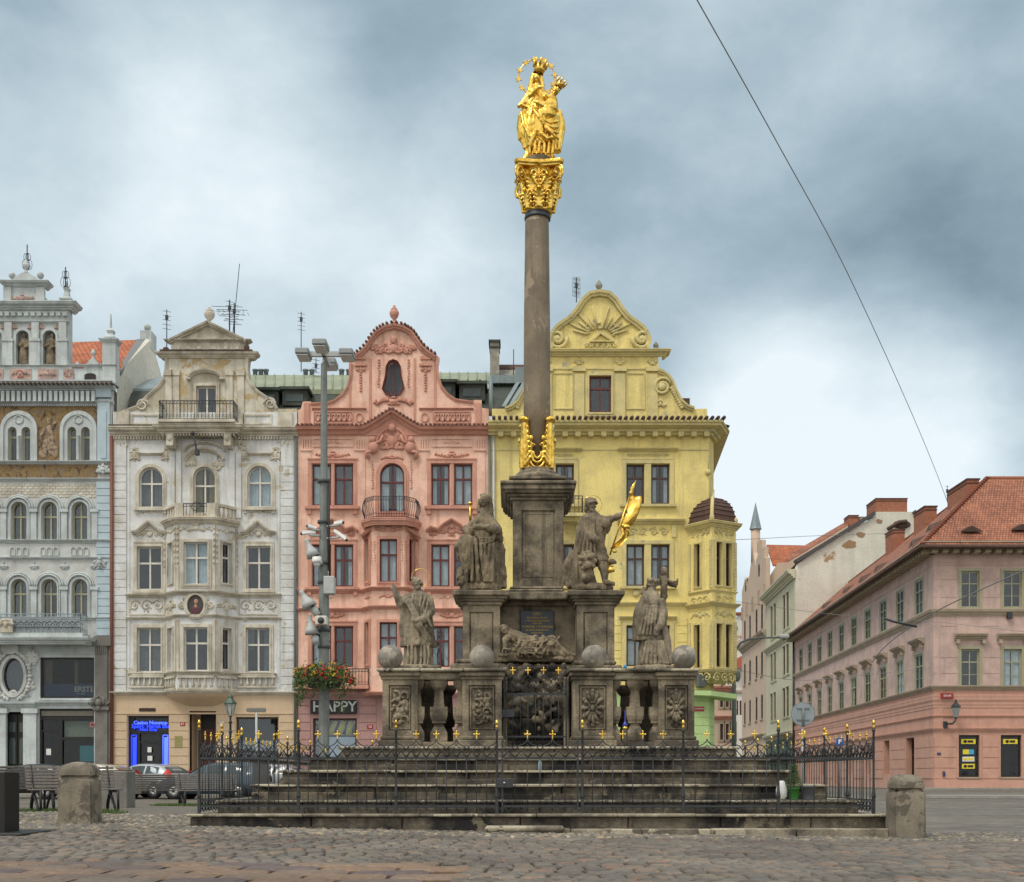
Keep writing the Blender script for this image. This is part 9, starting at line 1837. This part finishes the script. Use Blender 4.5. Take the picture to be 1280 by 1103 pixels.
m = MB(); D = 20.2; x = wx(675, D); z = 1.018; m.lathe([(.026, 0), (.03, .01), (.03, .12), (.012, .17), (.012, .2), (.014, .2), (.014, .215)], (x, D, z), 12); tag(m.build('plastic_bottle', plain('clear_blue_plastic', (.25, .36, .42), .2), None, (x, D, z)), 'small clear plastic bottle standing on the steps behind the gate', 'bottle')
D = 21.42; x = wx(781, D); t = empty('memorial_lantern', (x, D, ZB+.1), 'small blue-topped lantern candle standing in the right balustrade opening', 'lantern'); m = MB(); m.lathe([(.04, 0), (.045, .02), (.045, .3), (.035, .32)], (x, D-.05, ZB+.02), 12); m.build('glass', plain('dark_votive', (.06, .05, .03), .3), t)
m = MB(); m.lathe([(.045, 0), (.05, .03), (.03, .07), (.012, .1), (.01, .25), (.001, .3)], (x, D-.05, ZB+.36), 12); m.build('lid', plain('blue_lid', (.03, .04, .28), .3), t); m = MB(); m.lathe([(.05, 0), (.05, .04)], (x, D-.05, ZB+.32), 12); m.build('rim', M_['gold'], t)
m = MB(); D = BD+.15; x = wx(781.5, D); m.lathe([(.03, 0), (.033, .06), (.02, .08)], (x, D, ZT), 12); tag(m.build('votive_candle', plain('cyan_glass', (.02, .22, .42), .2), None, (x, D, ZT)), 'tiny blue candle glass on the coping left of the cross-bearing saint', 'candle')
# heritage lantern post on the far pavement
def lantern_post():
 D = 55.; x = wx(288, D); Z = lambda p: wz(p, D); t = empty('lantern_post', (x, D, 0), 'green old-fashioned lantern post in front of the peach ground floor', 'lamp post'); m = MB(); m.lathe([(.2, 0), (.2, .2), (.1, .5), (.07, 1.4), (.05, Z(905)), (.09, Z(904)), (.05, Z(901)), (.04, Z(897)), (.12, Z(895))], (x, D, 0), 12); m.ell((x, D, Z(915)), .09, 10, 6); m.build('post', M_['iron'], t)
 m = MB(); m.lathe([(.12, 0), (.24, .5)], (x, D, Z(894)), 6, smooth=False, cap=False); ln = m.build('lantern_glass', plain('frosted_lantern_glass', (.40, .42, .38), .2), t); m = MB()
 for i in range(6): a = i*pi/3; m.tube([(x+.12*cos(a), D+.12*sin(a), Z(894)), (x+.25*cos(a), D+.25*sin(a), Z(894)+.5)], .015, 4)
 m.lathe([(.29, .5), (.29, .54), (.14, .72), (.10, .78), (.12, .82), (.02, .98)], (x, D, Z(894)), 6, smooth=False); m.build('lantern_roof', plain('patina_green', (.04, .09, .06), .5), t)
lantern_post()
def sign_post(px, D, lab, top=886, round_=False):
 x = wx(px, D); Z = lambda p: wz(p, D); t = empty('traffic_sign', (x, D, 0), lab, 'sign'); m = MB(); m.tube([(x, D, 0), (x, D, Z(top+2))], .05 if D > 45 else .035, 8); m.build('pole', M_['lightgrey'], t)
 if not round_: m = MB(); m.bbox(x-.42, x+.42, D-.06, D-.02, Z(top+4), Z(top-.5), .01); m.build('sign_board', plain('sign_back', (.16, .16, .15), .5), t)
 else:
  r = 14.6*D/FP; c = Z(893); m = MB(); m.plate(circ(x, c, r, r, 36), [], D-.08, D-.06); sg = m.build('sign_disc', plain('galvanised_sign_back', (.27, .32, .34), .5, .3), t, (x, D, c)); m = MB(); m.tube([(x+r*cos(a), D-.07, c+r*sin(a)) for a in [i*pi/18 for i in range(36)]], .016, 5, closed=True); m.build('rim', M_['post'], sg, (x, D, c))
  m = MB();
  for q in (.18, -.18): m.box(x-.2, x+.2, D-.11, D-.08, c+q-.018, c+q+.018)
  m.tube([(x, D-.12, c-.4), (x, D-.12, c+.2)], .03, 8); m.build('clamp', M_['post'], sg, (x, D, c))
sign_post(320.5, 52, 'small sign on a thin pole in front of the peach shop window'); sign_post(1003, 38, 'round traffic sign seen from behind, in front of the long pink building', 880, True)
def cobra():
 D = 70.; t = empty('street_lamp', (wx(917.5, D), D, 0), 'tall bent-arm street lamp between the yellow house and the tan house', 'lamp post'); P = lambda a, b_: (wx(a, D), D, wz(b_, D)); m = MB(); m.tube([(wx(917.5, D), D, 0), P(917.5, 860), P(918, 822), P(920, 812), P(926, 804), P(935, 799.5), P(952, 797.5), P(975, 797)], [.16, .12, .1, .09, .08, .07, .06, .05], 8); m.build('pole', M_['zpipe'], t); m = MB(); m.bbox(P(973, 0)[0], P(986, 0)[0], D-.2, D+.2, wz(798.5, D), wz(793.5, D), .06); m.build('lamp_head', M_['lightgrey'], t)
 m = MB(); m.ell((wx(921.5, D), D, wz(845, D)), (.2, .2, .35), 10, 8); m.build('hanging_box', M_['zpipe'], t)
cobra()
D = 36; t = empty('parking_sign', (wx(1049, D), D, 0), 'small blue sign behind the right side fence', 'sign'); m = MB(); m.tube([(wx(1049, D), D, 0), (wx(1049, D), D, wz(920, D))], .03, 8); m.build('pole', M_['zpipe'], t); m = MB(); m.bbox(wx(1044.5, D), wx(1054, D), D-.05, D-.03, wz(932, D), wz(922.5, D), .005); sb = m.build('sign_board', plain('blue_sign', (.01, .09, .35), .4), t); m = MB(); m.box(wx(1047.5, D), wx(1049, D), D-.056, D-.05, wz(930, D), wz(924.5, D)); m.box(wx(1049, D), wx(1051.5, D), D-.056, D-.05, wz(927.8, D), wz(924.5, D)); m.build('sign_symbol', M_['white_'], sb)
# overhead tram wires
def wire(pts, lab, r=.02):
 m = MB(); P = [Vector(((p[0]-640)/FP*p[2], p[2], EYE+(HZ-p[1])/FP*p[2])) for p in pts]; Q = []
 for i in range(len(P)-1):
  p0, p1, p2, p3 = P[max(0, i-1)], P[i], P[i+1], P[min(len(P)-1, i+2)]
  for k in range(6): u = k/6; Q.append(.5*((2*p1)+(p2-p0)*u+(2*p0-5*p1+4*p2-p3)*u*u+(3*p1-p0-3*p2+p3)*u**3))
 Q.append(P[-1]); m.tube(Q, r, 5); tag(m.build('overhead_wire', plain('grey_cable', (.20, .21, .21), .6), None, P[0]), lab, 'cable', 'overhead cables')
wire([(1205, 690, 90.3), (1180, 616, 86), (1141, 520, 70), (1061, 345, 50), (975, 185, 40), (870, -2, 32), (800, -120, 27)], 'long grey cable crossing the sky from the top edge down to the pink roof', .018)
wire([(1300, 705, 55), (1231, 735, 58), (1160, 770, 64), (1110, 805, 72), (1090, 828, 80)], 'dark cable crossing the upper windows of the long pink building', .03)
wire([(1280, 790, 60), (1165, 777, 62), (1105, 773, 62), (1060, 770, 63), (990, 762, 66), (920, 752, 70)], 'thin cable at upper storey height in front of the pink building', .012)
wire([(900, 676, 62), (960, 673, 70), (1020, 670, 80), (1110, 667, 95)], 'thin cable in front of the white gable', .016)
wire([(925, 838, 70), (990, 850, 62), (1060, 846, 62), (1165, 835, 90)], 'low thin cable over the mint and pink houses', .014)
m = MB(); D = 60; m.tube([(wx(1105, D), D, wz(773, D)), (wx(1116, D), D, wz(777, D)), (wx(1146, D), D, wz(783.5, D))], .06, 6); tag(m.build('wire_hanger', M_['iron'], None, (wx(1116, D), D, wz(777, D))), 'dark insulator bar on the cable in front of the pink building', 'cable fitting')
t = antenna(1184, 628, 607, 94, 'small aerial at the hip of the terracotta roof')
# ================================================================ parked cars
def car(name, col, x, y, yaw, label, L=4.3, Wd=1.75, H=1.47, kind='hatch', flip=False):
 t = empty(name, (0, 0, 0), label, 'car', 'parked cars'); paint = carpaint(name+'_paint', col); hw = Wd/2
 # stations along x (nose at -L/2): (x, top z, belt z, half width bottom, half width top)
 if kind == 'estate': S = [(-.5, .45, .44, .70, .60), (-.49, .66, .62, .80, .72), (-.40, .86, .78, .92, .86), (-.22, .97, .90, .98, .92), (-.19, 1.02, .92, 1, .90), (-.05, 1.40, .95, 1, .74), (.05, H, .97, 1, .72), (.22, H, .99, 1, .71), (.36, H-.04, 1.0, 1, .70), (.44, H-.20, 1.0, .98, .72), (.485, 1.0, .98, .94, .84), (.5, .72, .7, .88, .8), (.5, .45, .44, .82, .78)]
 else: S = [(-.5, .45, .44, .70, .60), (-.49, .68, .64, .80, .72), (-.40, .88, .80, .92, .86), (-.24, 1.0, .92, .98, .92), (-.20, 1.05, .94, 1, .90), (-.04, 1.40, .98, 1, .74), (.06, H, 1.0, 1, .72), (.20, H-.01, 1.02, 1, .71), (.32, H-.08, 1.04, 1, .71), (.42, H-.26, 1.04, .98, .74), (.47, 1.05, 1.02, .94, .84), (.5, .75, .72, .88, .8), (.5, .45, .44, .82, .78)]
 def ringp(s):
  x_, tz, bz, wb, wt = s; x_ *= L; b_ = hw*wb; tp = hw*wt; zb = .22
  right = [(x_, b_*.93, zb), (x_, b_*1.0, min(.5, bz)), (x_, b_*.985, min(.72, bz)), (x_, b_*.96, bz), (x_, tp+(b_*.96-tp)*.12, tz-.05 if tz-bz > .15 else tz-.02), (x_, tp*.88, tz), (x_, tp*.4, tz+.012)]
  return right+[(q[0], -q[1], q[2]) for q in right[::-1]]
 m = MB(); R = [ringp(s) for s in S]; n = len(R[0]); m.add([p for r in R for p in r], [(i*n+j, i*n+(j+1) % n, (i+1)*n+(j+1) % n, (i+1)*n+j) for i in range(len(S)-1) for j in range(n)]+[tuple(range(n)), tuple((len(S)-1)*n+j for j in range(n))], True)
 bd = m.build('body', paint, t);
 # side glass
 def interp(xf):
  for i in range(len(S)-1):
   if S[i][0] <= xf <= S[i+1][0] and S[i+1][0] > S[i][0]: u = (xf-S[i][0])/(S[i+1][0]-S[i][0]); return [S[i][k]+(S[i+1][k]-S[i][k])*u for k in range(5)]
  return S[-2]
 def sideglass(a, c, sg):
  vs = []; N_ = 6
  for i in range(N_+1):
   q = interp(a+(c-a)*i/N_); b_ = hw*q[3]*.96; tp = hw*q[4]; tz = q[1]-.05; ttop = tp+(b_-tp)*.12
   for f in (.08, .93): vs.append((q[0]*L, sg*(b_+(ttop-b_)*f+.006), q[2]+(tz-q[2])*f))
  return vs, [(2*i, 2*i+1, 2*i+3, 2*i+2) for i in range(N_)]
 for sg in (-1, 1):
  for (a, c) in ((-.155, -.03), (-.015, .15), (.17, .33 if kind == 'hatch' else .40)):
   m = MB(); m.add(*sideglass(a, c, sg)); m.build('side_window', M_['darkglass_car'], t, fix=False)
 m = MB(); s4, s5 = interp(-.19), interp(-.055); m.add([(s4[0]*L+.02, -hw*.84, s4[1]+.02), (s4[0]*L+.02, hw*.84, s4[1]+.02), (s5[0]*L, hw*.70, s5[1]+.012), (s5[0]*L, -hw*.70, s5[1]+.012)], [(0, 1, 2, 3)]); m.build('windscreen', M_['darkglass_car'], t)
 s4, s5 = interp(.46 if kind == 'hatch' else .475), interp(.36 if kind == 'hatch' else .42); m = MB(); m.add([(s4[0]*L+.015, -hw*.74, s4[1]+.05), (s4[0]*L+.015, hw*.74, s4[1]+.05), (s5[0]*L+.02, hw*.64, s5[1]+.01), (s5[0]*L+.02, -hw*.64, s5[1]+.01)], [(0, 1, 2, 3)]); m.build('rear_window', M_['darkglass_car'], t)
 for fx_ in (-.31, .29):
  for sg in (-1, 1):
   a = MB(); a.lathe([(.0, 0), (.36, 0), (.37, .02)], (0, 0, 0), 22); a.v = [Vector((fx_*L+v.x, sg*(hw*.985+v.z*.2), .33+v.y)) for v in a.v]; a.build('wheel_arch', M_['black'], t)
   w = MB(); w.lathe([(.20, -.1), (.30, -.11), (.32, -.06), (.32, .06), (.30, .11), (.20, .1)], (0, 0, 0), 24); w.v = [Vector((fx_*L+v.x, sg*(hw*.93)+v.z, .32+v.y)) for v in w.v]; wh = w.build('wheel', M_['tyre'], t, (fx_*L, sg*hw*.93, .32))
   w = MB(); w.lathe([(.05, .0), (.06, .02), (.205, .0), (.21, -.03)], (0, 0, 0), 20)
   for k in range(5): q = k*2*pi/5; w.tube([(.05*cos(q), .05*sin(q), .02), (.19*cos(q), .19*sin(q), .02)], .022, 5)
   w.v = [Vector((fx_*L+v.x, sg*(hw*.93+.10+v.z), .32+v.y)) for v in w.v]; w.build('rim', M_['alloy'], wh, (fx_*L, sg*hw*.93, .32))
 for sg in (-1, 1):
  m = MB(); zt_ = .92
  pts_ = [(.452*L, sg*hw*.80, 1.22), (.43*L, sg*hw*.86, 1.24), (.40*L, sg*hw*1.0, 1.04), (.46*L, sg*hw*.985, .92), (.495*L, sg*hw*.84, .96)] if kind == 'hatch' else [(.495*L, sg*hw*.66, zt_+.06), (.47*L, sg*hw*.9, zt_+.10), (.42*L, sg*hw*1.02, zt_+.03), (.47*L, sg*hw*.97, zt_-.24), (.505*L, sg*hw*.70, zt_-.20)]
  m.add(pts_, [(0, 1, 2, 3, 4)]); m.v += [v+Vector((.015, sg*.012, 0)) for v in m.v]; m.f += [(5, 6, 7, 8, 9)]+[(i, (i+1) % 5, (i+1) % 5+5, i+5) for i in range(5)]; m.sm += [False]*6; m.build('tail_light', M_['redlight'], t)
  m = MB(); m.ell((-.465*L, sg*hw*.70, .70), (.10, .2, .08), 10, 6); m.build('headlight', M_['white_'], t)
  m = MB(); m.ell((-.14*L, sg*(hw+.07), 1.0), (.07, .11, .07), 8, 6); m.build('mirror', paint, t)
 m = MB(); m.bbox(.49*L, .505*L, -.26, .26, .62, .73, .005); m.build('number_plate', M_['white_'], t)
 t.location = (x, y, gz(x, y)); t.rotation_euler = (0, 0, radians(yaw)); return t
def at(px, D): return wx(px, D)
car('parked_car', (.40, .43, .46), at(180, 52), 52.0, -22, 'silver hatchback with bright red tail lamp, parked before the neon shop', kind='hatch', L=4.1)
car('parked_car', (.03, .065, .10), at(268, 50.5), 50.5, -6, 'blue estate car parked behind the left fence', kind='estate', L=4.5, H=1.5)
car('parked_car', (.02, .022, .028), at(36, 53), 53., -4, 'dark estate car parked in front of the bank', kind='estate', L=4.6)
car('parked_car', (.50, .46, .38), at(108, 50.5), 50.5, -8, 'cream car mostly hidden behind the granite bollard', kind='hatch', L=4.2, H=1.45)
car('parked_car', (.04, .035, .035), at(139, 54.5), 54.5, 160, 'dark car between the cream car and the silver hatchback', kind='hatch', L=4.0)
car('parked_car', (.5, .52, .54), at(330, 54), 54, -10, 'white car seen through the left fence behind the steps', kind='hatch', L=4.1)
# waste bin / cabinet by the fence
m = MB(); D = 47; m.bbox(wx(316, D), wx(334, D), D, D+.5, 0, 1.55, .03); tag(m.build('street_cabinet', plain('dark_grey_cabinet', (.07, .07, .065), .6), None, (wx(325, D), D, 0)), 'dark grey cabinet behind the left fence, right of the blue car', 'cabinet')
# ================================================================ pieces that stand apart become parts of their own
def split_apart(o, gap=.35, most=14):
 me = o.data; n = len(me.vertices)
 if n == 0: return
 co = np.empty(n*3); me.vertices.foreach_get('co', co); co = co.reshape(-1, 3); ne = len(me.edges); ed = np.empty(ne*2, dtype=np.int64); me.edges.foreach_get('vertices', ed); ed = ed.reshape(-1, 2)
 lab = np.arange(n)
 while True:
  m = np.minimum(lab[ed[:, 0]], lab[ed[:, 1]]); new = lab.copy(); np.minimum.at(new, ed[:, 0], m); np.minimum.at(new, ed[:, 1], m); new = new[new]
  if (new == lab).all(): break
  lab = new
 ids = np.unique(lab)
 if len(ids) < 2: return
 cl = [[co[lab == i].min(0)-gap/2, co[lab == i].max(0)+gap/2, {int(i)}] for i in ids]; ch = True
 while ch:
  ch = False; out_ = []
  for c in cl:
   for d in out_:
    if (c[0] <= d[1]).all() and (d[0] <= c[1]).all(): d[0] = np.minimum(c[0], d[0]); d[1] = np.maximum(c[1], d[1]); d[2] |= c[2]; ch = True; break
   else: out_.append(c)
  cl = out_
 if not 2 <= len(cl) <= most: return
 for k, c in enumerate(cl[1:]):
  bm = bmesh.new(); bm.from_mesh(me); bm.verts.ensure_lookup_table(); bmesh.ops.delete(bm, geom=[v for v in bm.verts if int(lab[v.index]) not in c[2]], context='VERTS'); m2 = bpy.data.meshes.new(o.name.split('.')[0]); bm.to_mesh(m2); bm.free()
  for mt in me.materials: m2.materials.append(mt)
  q = bpy.data.objects.new(o.name.split('.')[0], m2); COL.objects.link(q); q.parent = o.parent; q.location = o.location
 bm = bmesh.new(); bm.from_mesh(me); bm.verts.ensure_lookup_table(); bmesh.ops.delete(bm, geom=[v for v in bm.verts if int(lab[v.index]) not in cl[0][2]], context='VERTS'); bm.to_mesh(me); bm.free()
SPLIT = ('string_course', 'rustication', 'street_side_rustication', 'oriel_cornice', 'portal_pilasters', 'rosy_reliefs', 'ball_finials', 'gable_urn', 'balcony_bracket', 'gable_finial', 'scroll_frieze', 'blind_balustrade', 'pierced_parapet_panel', 'pilaster_capitals', 'pilaster_strips', 'painted_figures', 'wall_plate', 'interior_piers', 'lion_head_mask', 'plaster_joints', 'cornice', 'capital_frieze', 'zinc_flashings', 'lead_flashing', 'balustrade_foot', 'stucco_relief', 'flank_parapet', 'green_side_wall', 'eyes', 'parapet_slots', 'gable_mouldings')
for o in [o for o in bpy.data.objects if o.type == 'MESH' and o.parent and o.name.split('.')[0] in SPLIT]: split_apart(o)
